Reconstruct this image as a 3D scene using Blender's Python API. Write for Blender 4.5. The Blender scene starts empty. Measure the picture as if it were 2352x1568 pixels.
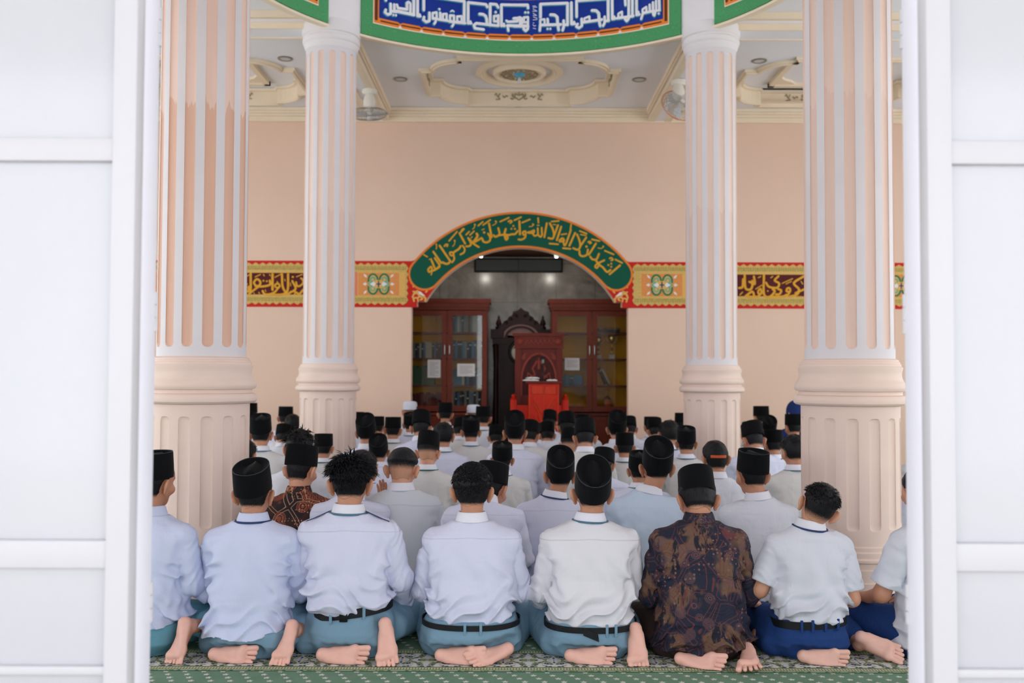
import bpy, bmesh, math, random
import numpy as np
from mathutils import Matrix, Vector
from mathutils.geometry import tessellate_polygon

scene = bpy.context.scene
COL = scene.collection
PI = math.pi
rad = math.radians

# ------------------------------------------------------------------ camera, sky, sun, exposure
FPX = 2200.0
CAMX, CAMZ = -0.08, 1.30
cam_data = bpy.data.cameras.new('camera')
cam_data.sensor_width = 36.0
cam_data.lens = FPX * 36.0 / 2352.0
cam_data.clip_start = 0.05
cam_data.clip_end = 200
cam_data.dof.use_dof = True
cam_data.dof.focus_distance = 4.7
cam_data.dof.aperture_fstop = 2.5
cam = bpy.data.objects.new('camera', cam_data)
COL.objects.link(cam)
CAMR = Matrix.Rotation(rad(90) + math.atan(74.0 / FPX), 4, 'X') @ Matrix.Rotation(rad(0.2), 4, 'Z')
cam.matrix_world = Matrix.Translation((CAMX, 0, CAMZ)) @ CAMR
scene.camera = cam

world = bpy.data.worlds.new('sky')
scene.world = world
world.use_nodes = True
bg_node = world.node_tree.nodes['Background']
bg_node.inputs[0].default_value = (0.93, 0.96, 1.0, 1)
bg_node.inputs[1].default_value = 2.05

sun_data = bpy.data.lights.new('sun', 'SUN')
sun_data.energy = 1.6
sun_data.angle = rad(3)
sun_data.color = (1.0, 0.97, 0.93)
sun = bpy.data.objects.new('sun', sun_data)
COL.objects.link(sun)
sun.rotation_euler = (rad(21), 0, rad(-10))      # high sun from behind the camera, kept off the floor inside by the roof
sun.location = (0, -4, 9)

scene.view_settings.view_transform = 'Standard'
scene.view_settings.look = 'None'
scene.view_settings.gamma = 1.0
scene.view_settings.exposure = 0.72
scene.cycles.use_denoising = True
scene.cycles.max_bounces = 7
scene.cycles.diffuse_bounces = 5
scene.cycles.transparent_max_bounces = 8
scene.cycles.caustics_reflective = False
scene.cycles.caustics_refractive = False


def ray(px, py):
    d = CAMR.to_3x3() @ Vector(((px - 1176.0) / FPX, -(py - 784.0) / FPX, -1.0))
    return d


def at(px, py, Y):
    """point of the photograph's pixel on the vertical plane Y"""
    d = ray(px, py)
    t = Y / d.y
    return Vector((CAMX + d.x * t, Y, CAMZ + d.z * t))


# ------------------------------------------------------------------ materials
def s2l(c):
    c = c / 255.0
    return c / 12.92 if c <= 0.04045 else ((c + 0.055) / 1.055) ** 2.4


def rgb(r, g, b):
    return (s2l(r), s2l(g), s2l(b), 1.0)


class NT:
    def __init__(self, name):
        self.m = bpy.data.materials.new(name)
        self.m.use_nodes = True
        self.t = self.m.node_tree
        self.b = self.t.nodes['Principled BSDF']

    def n(self, kind, **kw):
        nd = self.t.nodes.new(kind)
        for k, v in kw.items():
            setattr(nd, k, v)
        return nd

    def link(self, a, b):
        self.t.links.new(a, b)

    def val(self, x, sock):
        if isinstance(x, (int, float)):
            sock.default_value = x
        elif isinstance(x, (tuple, list)):
            sock.default_value = x
        else:
            self.link(x, sock)

    def math(self, op, a, b=0.0, c=None):
        nd = self.n('ShaderNodeMath', operation=op)
        self.val(a, nd.inputs[0])
        self.val(b, nd.inputs[1])
        if c is not None:
            self.val(c, nd.inputs[2])
        return nd.outputs[0]

    def mix(self, f, a, b):
        nd = self.n('ShaderNodeMix', data_type='RGBA')
        self.val(f, nd.inputs[0])
        self.val(a, nd.inputs[6])
        self.val(b, nd.inputs[7])
        return nd.outputs[2]

    def coord(self, which='Object'):
        return self.n('ShaderNodeTexCoord').outputs[which]

    def mapping(self, vec, scale=(1, 1, 1), loc=(0, 0, 0), rot=(0, 0, 0)):
        nd = self.n('ShaderNodeMapping')
        self.link(vec, nd.inputs[0])
        nd.inputs[1].default_value = loc
        nd.inputs[2].default_value = rot
        nd.inputs[3].default_value = scale
        return nd.outputs[0]

    def noise(self, vec, scale, detail=4.0, rough=0.5, dist=0.0):
        nd = self.n('ShaderNodeTexNoise')
        self.link(vec, nd.inputs['Vector'])
        nd.inputs['Scale'].default_value = scale
        nd.inputs['Detail'].default_value = detail
        nd.inputs['Roughness'].default_value = rough
        nd.inputs['Distortion'].default_value = dist
        return nd.outputs[0]

    def vor(self, vec, scale, feature='F1', out='Distance', rand=1.0):
        nd = self.n('ShaderNodeTexVoronoi', feature=feature)
        self.link(vec, nd.inputs['Vector'])
        nd.inputs['Scale'].default_value = scale
        nd.inputs['Randomness'].default_value = rand
        return nd.outputs[out]

    def ramp(self, f, stops):
        nd = self.n('ShaderNodeValToRGB')
        cr = nd.color_ramp
        while len(cr.elements) < len(stops):
            cr.elements.new(0.5)
        for e, (p, c) in zip(cr.elements, stops):
            e.position = p
            e.color = c
        self.link(f, nd.inputs[0])
        return nd.outputs[0]

    def step(self, f, lo, hi):
        nd = self.n('ShaderNodeMapRange')
        nd.clamp = True
        self.link(f, nd.inputs[0])
        nd.inputs[1].default_value = lo
        nd.inputs[2].default_value = hi
        return nd.outputs[0]

    def bump(self, h, strength=0.3, dist=0.01):
        nd = self.n('ShaderNodeBump')
        nd.inputs['Strength'].default_value = strength
        nd.inputs['Distance'].default_value = dist
        self.link(h, nd.inputs['Height'])
        self.link(nd.outputs[0], self.b.inputs['Normal'])

    def sep(self, v):
        return self.n('ShaderNodeSeparateXYZ', ) if v is None else self._sep(v)

    def _sep(self, v):
        nd = self.n('ShaderNodeSeparateXYZ')
        self.link(v, nd.inputs[0])
        return nd.outputs

    def base(self, c):
        self.val(c, self.b.inputs['Base Color'])

    def rough(self, r):
        self.val(r, self.b.inputs['Roughness'])


def simple(name, col, rough=0.6, var=0.06, scale=8.0, metal=0.0, spec=0.22, bump=0.0, bscale=60.0, sheen=0.0):
    """procedural: base colour with a little noise mottling and an optional noise bump"""
    k = NT(name)
    co = k.coord()
    nz = k.noise(co, scale, 3.0)
    c2 = tuple(max(0.0, x * (1 - var * 2)) for x in col[:3]) + (1,)
    c1 = tuple(min(1.0, x * (1 + var)) for x in col[:3]) + (1,)
    k.base(k.mix(nz, c2, c1))
    k.rough(rough)
    k.b.inputs['Metallic'].default_value = metal
    if spec is not None:
        k.b.inputs['Specular IOR Level'].default_value = spec
    if sheen:
        k.b.inputs['Sheen Weight'].default_value = sheen
        k.b.inputs['Sheen Roughness'].default_value = 0.4
    if bump:
        k.bump(k.noise(co, bscale, 3.0), bump, 0.004)
    return k.m


def cloth(name, col, yoke=None, seam=0.7, wr=0.42, spec=0.25):
    """shirt / trouser fabric: fine weave, soft wrinkles, optional stitched yoke line at a local height"""
    k = NT(name)
    co = k.coord()
    c2 = tuple(x * 0.93 for x in col[:3]) + (1,)
    k.base(k.mix(k.noise(co, 6.0, 3.0), c2, col))
    k.rough(0.85)
    k.b.inputs['Specular IOR Level'].default_value = spec
    st = k.mapping(co, (4.0, 4.0, 6.0), rot=(0.3, 0.5, 0.2))
    w1 = k.noise(st, 1.2, 2.0, 0.5, 1.0)
    st2 = k.mapping(co, (22.0, 22.0, 5.0), rot=(0.2, 0.25, 0.0))
    w2 = k.noise(st2, 1.0, 2.0, 0.5, 0.8)
    weave = k.noise(co, 900.0, 1.0)
    h = k.math('ADD', k.math('MULTIPLY', w1, 1.0), k.math('MULTIPLY', w2, 0.30))
    h = k.math('ADD', h, k.math('MULTIPLY', weave, 0.008))
    if yoke is not None:
        s = k._sep(co)
        dz = k.math('ABSOLUTE', k.math('SUBTRACT', k.math('ADD', s[2], k.math('MULTIPLY', k.math('ABSOLUTE', s[0]), 0.06)), yoke))
        g = k.step(dz, 0.0025, 0.0)
        h = k.math('SUBTRACT', h, k.math('MULTIPLY', g, 0.55 * seam))
    k.bump(h, wr, 0.03)
    return k.m


M = {}
# the place
M['wall'] = simple('peach_wall_paint', rgb(230, 200, 180), 0.7, 0.03, 1.2, bump=0.05, bscale=25)
M['ceil'] = simple('white_ceiling_paint', rgb(238, 238, 244), 0.8, 0.02, 2.0)
M['cream'] = simple('cream_moulding_paint', rgb(240, 224, 200), 0.6, 0.04, 5.0, bump=0.05)
M['greycol'] = simple('pale_grey_column_paint', rgb(218, 214, 218), 0.55, 0.05, 3.0, bump=0.05, bscale=18)
M['peachcol'] = simple('cream_pedestal_paint', rgb(228, 206, 194), 0.55, 0.05, 4.0, bump=0.05, bscale=18)
M['whitecap'] = simple('white_capital_paint', rgb(226, 222, 224), 0.55, 0.03, 4.0)
M['white_door'] = simple('white_door_gloss_paint', rgb(190, 189, 194), 0.35, 0.01, 2.0)
M['white_jamb'] = simple('white_jamb_paint', rgb(222, 222, 232), 0.45, 0.01, 2.0)


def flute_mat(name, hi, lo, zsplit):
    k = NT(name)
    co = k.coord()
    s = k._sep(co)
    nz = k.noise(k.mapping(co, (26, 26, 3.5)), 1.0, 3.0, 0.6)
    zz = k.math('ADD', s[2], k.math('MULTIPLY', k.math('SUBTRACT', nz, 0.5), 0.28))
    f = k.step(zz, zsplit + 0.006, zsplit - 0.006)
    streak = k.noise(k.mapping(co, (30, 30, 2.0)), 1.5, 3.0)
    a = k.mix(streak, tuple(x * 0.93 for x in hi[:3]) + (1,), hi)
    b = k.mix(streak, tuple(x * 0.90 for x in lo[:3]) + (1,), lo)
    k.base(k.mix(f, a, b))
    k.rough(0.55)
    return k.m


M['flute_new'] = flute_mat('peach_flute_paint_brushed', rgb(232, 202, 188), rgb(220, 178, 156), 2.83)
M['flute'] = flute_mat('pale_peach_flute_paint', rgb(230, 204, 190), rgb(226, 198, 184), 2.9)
M['red'] = simple('red_band_paint', rgb(200, 34, 24), 0.6, 0.05, 6)
M['orange'] = simple('orange_line_paint', rgb(236, 132, 50), 0.6, 0.05, 6)
M['green_arch'] = simple('deep_green_paint', rgb(0, 84, 64), 0.6, 0.05, 3)
M['gold'] = simple('gold_letter_paint', rgb(224, 164, 44), 0.5, 0.08, 12)
M['goldpale'] = simple('pale_gold_ornament_paint', rgb(226, 178, 96), 0.6, 0.06, 30)
M['maroon'] = simple('maroon_panel_paint', rgb(84, 20, 24), 0.6, 0.1, 5)
M['tan_orange'] = simple('tan_orange_panel_paint', rgb(228, 150, 84), 0.6, 0.16, 60)
M['petal'] = simple('white_petal_paint', rgb(232, 224, 222), 0.6, 0.02)
M['dkgreen'] = simple('dark_green_leaf_paint', rgb(24, 120, 84), 0.6, 0.06)
M['teal'] = simple('teal_leaf_paint', rgb(96, 172, 146), 0.6, 0.06)
M['navy'] = simple('navy_paint', rgb(40, 56, 120), 0.6, 0.06)
M['ring_blue'] = simple('royal_blue_panel', rgb(2, 44, 142), 0.5, 0.04, 3)
M['letter_white'] = simple('white_raised_lettering', rgb(226, 226, 232), 0.45, 0.02)
M['letter_cyan'] = simple('cyan_letter_outline', rgb(40, 140, 180), 0.5, 0.02)  # cyan outline colour behind the white letters
M['brown_line'] = simple('brown_line_paint', rgb(92, 44, 10), 0.6, 0.05)


def green_relief():
    k = NT('green_relief_border')
    co = k.coord()
    v = k.vor(co, 16.0, 'F1')
    wv = k.math('SINE', k.math('MULTIPLY', v, 42.0))
    k.base(k.mix(k.step(wv, -1, 1), rgb(52, 140, 80), rgb(68, 158, 96)))
    k.rough(0.55)
    k.bump(wv, 0.35, 0.006)
    return k.m


M['green_ring'] = green_relief()


def lace():
    k = NT('gold_lace_border_paint')
    co = k.coord()
    v = k.vor(co, 46.0, 'F1')
    f = k.step(k.math('SINE', k.math('MULTIPLY', v, 30.0)), -0.2, 0.6)
    c = k.mix(f, rgb(172, 152, 76), rgb(240, 194, 112))
    f2 = k.step(k.vor(co, 30.0, 'F1'), 0.10, 0.07)
    k.base(k.mix(f2, c, rgb(214, 204, 178)))
    k.rough(0.6)
    return k.m


M['lace'] = lace()


def marble():
    k = NT('grey_marble_tile')
    co = k.coord()
    nz = k.noise(co, 2.2, 6.0, 0.6, 1.5)
    c = k.ramp(nz, [(0.3, rgb(108, 104, 98)), (0.5, rgb(140, 136, 128)), (0.7, rgb(168, 164, 156))])
    br = k.n('ShaderNodeTexBrick')
    k.link(k.mapping(co, (1, 1, 1), rot=(rad(90), 0, 0)), br.inputs['Vector'])
    br.offset = 0.0
    br.inputs['Scale'].default_value = 1.0
    br.inputs['Mortar Size'].default_value = 0.004
    br.inputs['Brick Width'].default_value = 0.6
    br.inputs['Row Height'].default_value = 0.6
    k.base(k.mix(br.outputs['Fac'], c, rgb(90, 88, 84)))
    k.rough(0.2)
    return k.m


M['marble'] = marble()


def wood(name, a, b, rough=0.3, scale=(40, 40, 4)):
    k = NT(name)
    k.b.inputs['Specular IOR Level'].default_value = 0.22
    rough = rough + 0.08
    co = k.coord()
    nz = k.noise(k.mapping(co, scale), 1.0, 5.0, 0.6, 0.6)
    k.base(k.mix(nz, a, b))
    k.rough(rough)
    k.bump(nz, 0.08, 0.004)
    return k.m


M['cab_wood'] = wood('dark_red_brown_wood', rgb(84, 30, 18), rgb(136, 58, 36), 0.3)
M['cab_back'] = wood('ochre_cabinet_backboard', rgb(226, 150, 20), rgb(244, 176, 36), 0.6)
M['clock_wood'] = wood('near_black_carved_wood', rgb(30, 15, 13), rgb(58, 30, 25), 0.3)
M['pulpit_wood'] = wood('glossy_red_mahogany', rgb(88, 24, 17), rgb(122, 42, 29), 0.3)
M['lectern_wood'] = wood('bright_red_lacquered_wood', rgb(176, 26, 12), rgb(220, 50, 22), 0.3)
M['brass'] = simple('polished_gold_metal', rgb(236, 196, 96), 0.25, 0.05, 20, metal=1.0)
M['steel'] = simple('brushed_steel', rgb(180, 180, 180), 0.3, 0.03, 20, metal=1.0)
M['black_plastic'] = simple('black_plastic', rgb(20, 20, 22), 0.4, 0.05)
M['dark_panel'] = simple('dark_grey_display', rgb(66, 70, 74), 0.6, 0.08, 3, spec=0.2)
M['paper'] = simple('white_paper', rgb(226, 224, 222), 0.8, 0.02)
M['ink'] = simple('grey_printed_ink', rgb(120, 120, 122), 0.8, 0.02)
M['dial'] = simple('cream_clock_dial', rgb(232, 226, 208), 0.5, 0.02)
M['fan_white'] = simple('white_fan_plastic', rgb(232, 228, 220), 0.4, 0.02)
M['fan_wire'] = simple('grey_fan_wire', rgb(176, 176, 178), 0.35, 0.02, metal=0.6)
M['fan_rim'] = simple('orange_fan_rim', rgb(216, 150, 120), 0.4, 0.02)
M['fan_blade'] = simple('smoke_grey_fan_blade', rgb(196, 200, 204), 0.3, 0.02)
M['lamp_ring'] = simple('satin_nickel_ring', rgb(150, 146, 138), 0.35, 0.03, metal=0.7)
M['lamp_glass'] = simple('frosted_lamp_glass', rgb(196, 200, 200), 0.3, 0.02)
M['olive'] = simple('olive_scroll_paint', rgb(164, 154, 124), 0.6, 0.1, 30)
M['blue_gem'] = simple('light_blue_boss_paint', rgb(92, 176, 216), 0.4, 0.05)
M['rose'] = simple('dusty_rose_paint', rgb(196, 140, 132), 0.6, 0.05)
M['paving'] = simple('light_paving', rgb(206, 202, 194), 0.8, 0.06, 2, bump=0.1)
M['floor'] = simple('pale_floor_tile', rgb(206, 202, 194), 0.35, 0.05, 2)


def lamp_on():
    k = NT('lit_frosted_lamp')
    k.base(k.mix(k.noise(k.coord(), 20.0), (.8, .8, .76, 1), (.9, .9, .88, 1)))
    k.b.inputs['Emission Color'].default_value = (1.0, .95, .86, 1)
    k.b.inputs['Emission Strength'].default_value = 0.5
    return k.m


M['lamp_on'] = lamp_on()


def glass_mat(name, tint=(1, 1, 1, 1), rough=0.02):
    k = NT(name)
    out = k.t.nodes['Material Output']
    tr = k.n('ShaderNodeBsdfTransparent')
    tr.inputs[0].default_value = tint
    gl = k.n('ShaderNodeBsdfGlossy')
    gl.inputs['Roughness'].default_value = rough
    fr = k.n('ShaderNodeFresnel')
    fr.inputs[0].default_value = 1.5
    mx = k.n('ShaderNodeMixShader')
    k.link(k.math('ADD', k.math('MULTIPLY', fr.outputs[0], 0.9), k.math('MULTIPLY', k.noise(k.coord(), 3.0), 0.03)), mx.inputs[0])
    k.link(tr.outputs[0], mx.inputs[1])
    k.link(gl.outputs[0], mx.inputs[2])
    k.link(mx.outputs[0], out.inputs['Surface'])
    return k.m


M['glass'] = glass_mat('clear_cabinet_glass', (0.93, 0.95, 0.93, 1))


def reflection_glass():
    k = NT('white_reflection_window_glass')  # bright outdoor reflection painted as the panes' white base colour
    co = k.coord()
    nz = k.noise(k.mapping(co, (1.5, 1.5, 0.6)), 1.2, 3.0)
    k.base(k.mix(nz, rgb(174, 175, 181), rgb(184, 184, 190)))
    k.rough(0.12)
    k.b.inputs['Specular IOR Level'].default_value = 0.6
    return k.m


M['reflection_white'] = reflection_glass()


def carpet_mat(name):
    """object space: x along the row, y from the near edge; 0..0.47 m floral border, the rest green with white sprigs"""
    k = NT(name)
    co = k.coord()
    s = k._sep(co)
    x, y = s[0], s[1]
    pile = k.noise(co, 420.0, 2.0)
    mott = k.noise(co, 9.0, 4.0)
    green = k.mix(mott, rgb(100, 132, 108), rgb(130, 160, 136))
    # sprigs on staggered rows
    wob = k.noise(co, 130.0, 2.0)
    row = k.math('DIVIDE', y, 0.043)
    ri = k.math('FLOOR', row)
    fy = k.math('SUBTRACT', k.math('SUBTRACT', row, ri), 0.5)
    cx = k.math('ADD', k.math('DIVIDE', x, 0.083), k.math('MULTIPLY', ri, 0.27))
    fx = k.math('SUBTRACT', k.math('FRACT', cx), 0.5)
    dx = k.math('MULTIPLY', fx, 0.083)
    dy = k.math('MULTIPLY', fy, 0.043)
    r = k.math('SQRT', k.math('ADD', k.math('MULTIPLY', dx, dx), k.math('MULTIPLY', dy, dy)))
    ang = k.math('ARCTAN2', dy, dx)
    lob = k.math('ADD', 0.0112, k.math('MULTIPLY', k.math('SINE', k.math('MULTIPLY', ang, 5.0)), 0.003))
    lob = k.math('ADD', lob, k.math('MULTIPLY', k.math('SUBTRACT', wob, 0.5), 0.008))
    spr = k.math('LESS_THAN', r, lob)
    field = k.mix(spr, green, rgb(216, 216, 206))
    # border: mirrored motif tiles of white vines, olive and navy flowers
    tx = k.math('PINGPONG', x, 0.115)
    ty = k.math('PINGPONG', k.math('SUBTRACT', y, 0.172), 0.30)
    cb = k.n('ShaderNodeCombineXYZ')
    k.link(tx, cb.inputs[0])
    k.link(ty, cb.inputs[1])
    v1 = k.noise(cb.outputs[0], 30.0, 2.0, 0.5, 0.6)
    v2 = k.vor(cb.outputs[0], 24.0, 'F1')
    v3 = k.noise(cb.outputs[0], 46.0, 2.0, 0.5, 0.5)
    bord = k.mix(k.step(v1, 0.45, 0.47), rgb(140, 152, 104), rgb(226, 224, 224))
    bord = k.mix(k.step(v2, 0.29, 0.27), bord, rgb(46, 66, 124))
    bord = k.mix(k.step(v3, 0.60, 0.62), bord, rgb(42, 60, 118))
    bord = k.mix(k.step(v2, 0.10, 0.08), bord, rgb(164, 172, 110))
    # fine beaded edge lines
    e1 = k.math('ABSOLUTE', k.math('SUBTRACT', y, 0.045))
    e2 = k.math('ABSOLUTE', k.math('SUBTRACT', y, 0.300))
    e = k.math('MINIMUM', e1, e2)
    bead = k.step(k.math('SINE', k.math('MULTIPLY', x, 480.0)), -0.1, 0.3)
    bord = k.mix(k.step(e, 0.028, 0.026), bord, rgb(140, 152, 104))
    bord = k.mix(k.math('MULTIPLY', k.step(e, 0.014, 0.011), bead), bord, rgb(208, 204, 192))
    inb = k.math('MULTIPLY', k.math('GREATER_THAN', y, 0.012), k.math('LESS_THAN', y, 0.33))
    c = k.mix(inb, field, bord)
    edge = k.math('LESS_THAN', y, 0.012)
    c = k.mix(edge, c, rgb(56, 108, 78))
    c = k.mix(k.math('MULTIPLY', pile, 0.16), c, (0.02, 0.03, 0.02, 1))
    k.base(c)
    k.rough(0.95)
    k.b.inputs['Specular IOR Level'].default_value = 0.1
    k.bump(k.math('ADD', pile, k.math('MULTIPLY', spr, 0.7)), 0.5, 0.006)
    return k.m


M['carpet'] = carpet_mat('green_floral_carpet')

# people
def skin(name, a, b):
    k = NT(name)
    co = k.coord()
    s = k._sep(co)
    nz = k.noise(co, 14.0, 4.0)
    k.base(k.mix(nz, a, b))
    k.rough(0.55)
    k.b.inputs['Subsurface Weight'].default_value = 0.12
    k.b.inputs['Subsurface Radius'].default_value = (0.02, 0.008, 0.004)
    k.b.inputs['Subsurface Scale'].default_value = 0.5
    k.bump(k.noise(co, 160.0, 3.0), 0.12, 0.002)
    return k.m


def foot_skin(name, a, b, sole):
    """skin whose soles (attribute 'sole') are the paler pink they are"""
    k = NT(name)
    co = k.coord()
    nz = k.noise(co, 16.0, 4.0)
    at_ = k.n('ShaderNodeAttribute', attribute_name='sole')
    c = k.mix(nz, a, b)
    blot = k.mix(k.noise(co, 34.0, 3.0), tuple(x * 0.86 for x in sole[:3]) + (1,), sole)
    k.base(k.mix(at_.outputs['Fac'], c, blot))
    k.rough(0.5)
    k.b.inputs['Subsurface Weight'].default_value = 0.12
    k.b.inputs['Subsurface Radius'].default_value = (0.02, 0.008, 0.004)
    k.b.inputs['Subsurface Scale'].default_value = 0.5
    k.bump(k.noise(co, 190.0, 3.0), 0.15, 0.002)
    return k.m


M['skin'] = foot_skin('warm_brown_skin', rgb(168, 110, 84), rgb(206, 150, 120), rgb(236, 184, 168))
M['skin_light'] = foot_skin('light_brown_skin', rgb(196, 136, 108), rgb(222, 168, 138), rgb(238, 190, 174))


def hair_mat(name, a, b):
    k = NT(name)
    co = k.coord()
    st = k.noise(k.mapping(co, (120, 120, 26)), 1.0, 4.0, 0.6, 1.0)
    hz = k.n('ShaderNodeAttribute', attribute_name='stubble')
    speck = k.noise(co, 420.0, 2.0)
    f = k.step(k.math('ADD', hz.outputs['Fac'], k.math('MULTIPLY', k.math('SUBTRACT', speck, 0.5), 0.9)), 0.25, 0.85)
    k.base(k.mix(f, k.mix(st, a, b), rgb(196, 146, 118)))
    k.rough(0.45)
    k.b.inputs['Specular IOR Level'].default_value = 0.2
    k.bump(st, 0.8, 0.006)
    return k.m


M['hair'] = hair_mat('black_hair', rgb(6, 6, 9), rgb(22, 22, 27))


def velvet():
    k = NT('black_velvet')
    co = k.coord()
    nz = k.noise(co, 500.0, 2.0)
    k.base(k.mix(nz, rgb(5, 6, 8), rgb(16, 17, 20)))
    k.rough(0.95)
    k.b.inputs['Specular IOR Level'].default_value = 0.15
    k.b.inputs['Sheen Weight'].default_value = 0.06
    k.b.inputs['Sheen Roughness'].default_value = 0.35
    k.bump(nz, 0.15, 0.002)
    return k.m


M['velvet'] = velvet()
M['piping'] = simple('dark_grey_cap_piping', rgb(48, 54, 58), 0.55, 0.05)
M['white_knit'] = simple('white_knit_cap', rgb(214, 218, 232), 0.8, 0.06, 60, bump=0.3, bscale=200)
M['black_cotton'] = simple('black_cotton_cap', rgb(22, 23, 27), 0.8, 0.08, 40, bump=0.2, bscale=260)
M['orange_strap'] = simple('orange_cap_strap', rgb(206, 92, 48), 0.6, 0.06)
SH = {
    'blue': cloth('pale_blue_shirt_cotton', rgb(204, 212, 238)),
    'lav': cloth('white_lavender_shirt_cotton', rgb(210, 213, 234), yoke=0.535),
    'white': cloth('white_shirt_cotton', rgb(220, 219, 226), yoke=0.53, seam=1.2),
    'plain': cloth('plain_white_shirt_cotton', rgb(214, 217, 228)),
    'cream': cloth('off_white_shirt_cotton', rgb(208, 206, 206)),
    'sky': cloth('sky_blue_shirt_cotton', rgb(196, 213, 233)),
    'grey': cloth('pale_grey_white_shirt_cotton', rgb(206, 212, 220), yoke=0.53, seam=1.2),
}
M['col_white'] = cloth('white_collar_cotton', rgb(226, 227, 238), wr=0.15)
M['tr_teal'] = cloth('grey_teal_trouser_twill', rgb(118, 151, 172), wr=0.5)
M['tr_teal2'] = cloth('teal_trouser_twill', rgb(98, 150, 168), wr=0.5)
M['tr_navy'] = cloth('navy_trouser_twill', rgb(30, 62, 120), wr=0.5)
M['tr_dark'] = cloth('dark_brown_trouser_twill', rgb(56, 42, 38), wr=0.4)
M['navyband'] = simple('navy_elastic_tie_band', rgb(44, 62, 104), 0.7, 0.05)
M['greenband'] = simple('green_elastic_tie_band', rgb(26, 96, 84), 0.7, 0.05)
M['slateband'] = simple('slate_elastic_tie_band', rgb(82, 116, 136), 0.7, 0.05)
M['belt'] = simple('black_webbing_belt', rgb(24, 26, 30), 0.5, 0.1, 90, bump=0.25, bscale=300)
M['belt_loop'] = M['tr_teal']
M['blue_hood'] = cloth('deep_blue_hood_cloth', rgb(28, 48, 104), wr=0.4)


def batik(name, brown):
    k = NT(name)
    co = k.coord()
    warp = k.noise(co, 7.0, 3.0)
    wv = k.n('ShaderNodeVectorMath', operation='ADD')
    k.link(co, wv.inputs[0])
    sc = k.n('ShaderNodeVectorMath', operation='SCALE')
    k.link(k.n('ShaderNodeTexNoise').outputs['Color'], sc.inputs[0])
    sc.inputs['Scale'].default_value = 0.02
    k.link(sc.outputs[0], wv.inputs[1])
    p = wv.outputs[0]
    if brown:
        base = k.mix(k.step(k.noise(p, 9.0, 3.0), 0.47, 0.5), rgb(56, 34, 30), rgb(34, 26, 30))
        c1, c2, c3 = rgb(146, 76, 54), rgb(190, 142, 112), rgb(30, 22, 26)
        s1, s2 = 11.0, 60.0
    else:
        st = k.noise(k.mapping(p, (30, 30, 7)), 1.0, 3.0, 0.6)
        patch = k.step(k.noise(p, 6.5, 2.0), 0.48, 0.54)
        br = k.mix(k.step(st, 0.44, 0.52), rgb(26, 26, 40), rgb(104, 78, 62))
        base = k.mix(patch, rgb(30, 34, 52), br)
        c1, c2, c3 = rgb(104, 50, 50), rgb(150, 140, 134), rgb(20, 22, 36)
        s1, s2 = 13.0, 46.0
    # big paisley flowers: rings inside large cells
    v = k.vor(p, s1, 'F1')
    ringf = k.step(k.math('SINE', k.math('MULTIPLY', v, 60.0 if brown else 110.0)), 0.55, 0.75)
    inside = k.step(v, 0.52 if brown else 0.36, 0.48 if brown else 0.33)
    col = k.mix(k.math('MULTIPLY', inside, 0.85 if brown else 0.25), base, c1)
    col = k.mix(k.math('MULTIPLY', ringf, inside), col, c3 if brown else rgb(92, 84, 88))
    # small dots
    v2 = k.vor(p, s2, 'F1', rand=0.35)
    dots = k.step(v2, 0.27, 0.22)
    gate = k.step(k.noise(p, 5.0, 1.0), 0.5, 0.53)
    col = k.mix(k.math('MULTIPLY', dots, gate), col, c2 if brown else rgb(118, 88, 78))
    # vein lines
    ve = k.vor(p, s1 * 0.75, 'DISTANCE_TO_EDGE')
    line = k.math('MULTIPLY', k.step(k.math('ABSOLUTE', k.math('SUBTRACT', ve, 0.07)), 0.016, 0.01), 1.0)
    col = k.mix(k.math('MULTIPLY', line, 0.8), col, c2 if brown else c1)
    k.base(col)
    k.rough(0.75)
    k.b.inputs['Specular IOR Level'].default_value = 0.3
    st = k.mapping(co, (6.0, 6.0, 12.0), rot=(0.3, 0.4, 0.2))
    k.bump(k.noise(st, 1.4, 3.0, 0.55, 1.4), 0.5, 0.03)
    return k.m


M['batik_brown'] = batik('brown_paisley_batik', True)
M['batik_dark'] = batik('dark_navy_brown_batik', False)


# ------------------------------------------------------------------ object helpers
def tag(o, label=None, cat=None, group=None, kind=None):
    if label:
        o['label'] = label
    if cat:
        o['category'] = cat
    if group:
        o['group'] = group
    if kind:
        o['kind'] = kind
    return o


def mesh_np(name, V, F4=None, F3=None, smooth=True):
    me = bpy.data.meshes.new(name)
    V = np.asarray(V, np.float32)
    n4 = 0 if F4 is None else len(F4)
    n3 = 0 if F3 is None else len(F3)
    me.vertices.add(len(V))
    me.vertices.foreach_set('co', V.ravel())
    loops = []
    if n4:
        loops.append(np.asarray(F4, np.int32).ravel())
    if n3:
        loops.append(np.asarray(F3, np.int32).ravel())
    loops = np.concatenate(loops)
    me.loops.add(len(loops))
    me.loops.foreach_set('vertex_index', loops)
    me.polygons.add(n4 + n3)
    st = np.concatenate([np.arange(n4) * 4, n4 * 4 + np.arange(n3) * 3]).astype(np.int32)
    me.polygons.foreach_set('loop_start', st)
    me.polygons.foreach_set('use_smooth', np.full(n4 + n3, smooth))
    me.update(calc_edges=True)
    return me


def link(name, me, mat=None, parent=None, loc=None):
    o = bpy.data.objects.new(name, me)
    COL.objects.link(o)
    if mat is not None and me is not None:
        for m in (mat if isinstance(mat, (list, tuple)) else [mat]):
            me.materials.append(m)
    if parent is not None:
        o.parent = parent
    if loc is not None:
        o.location = loc
    return o


def empty(name, loc=(0, 0, 0), rz=0.0):
    o = bpy.data.objects.new(name, None)
    COL.objects.link(o)
    o.location = loc
    o.rotation_euler = (0, 0, rz)
    o.empty_display_size = 0.1
    return o


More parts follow.
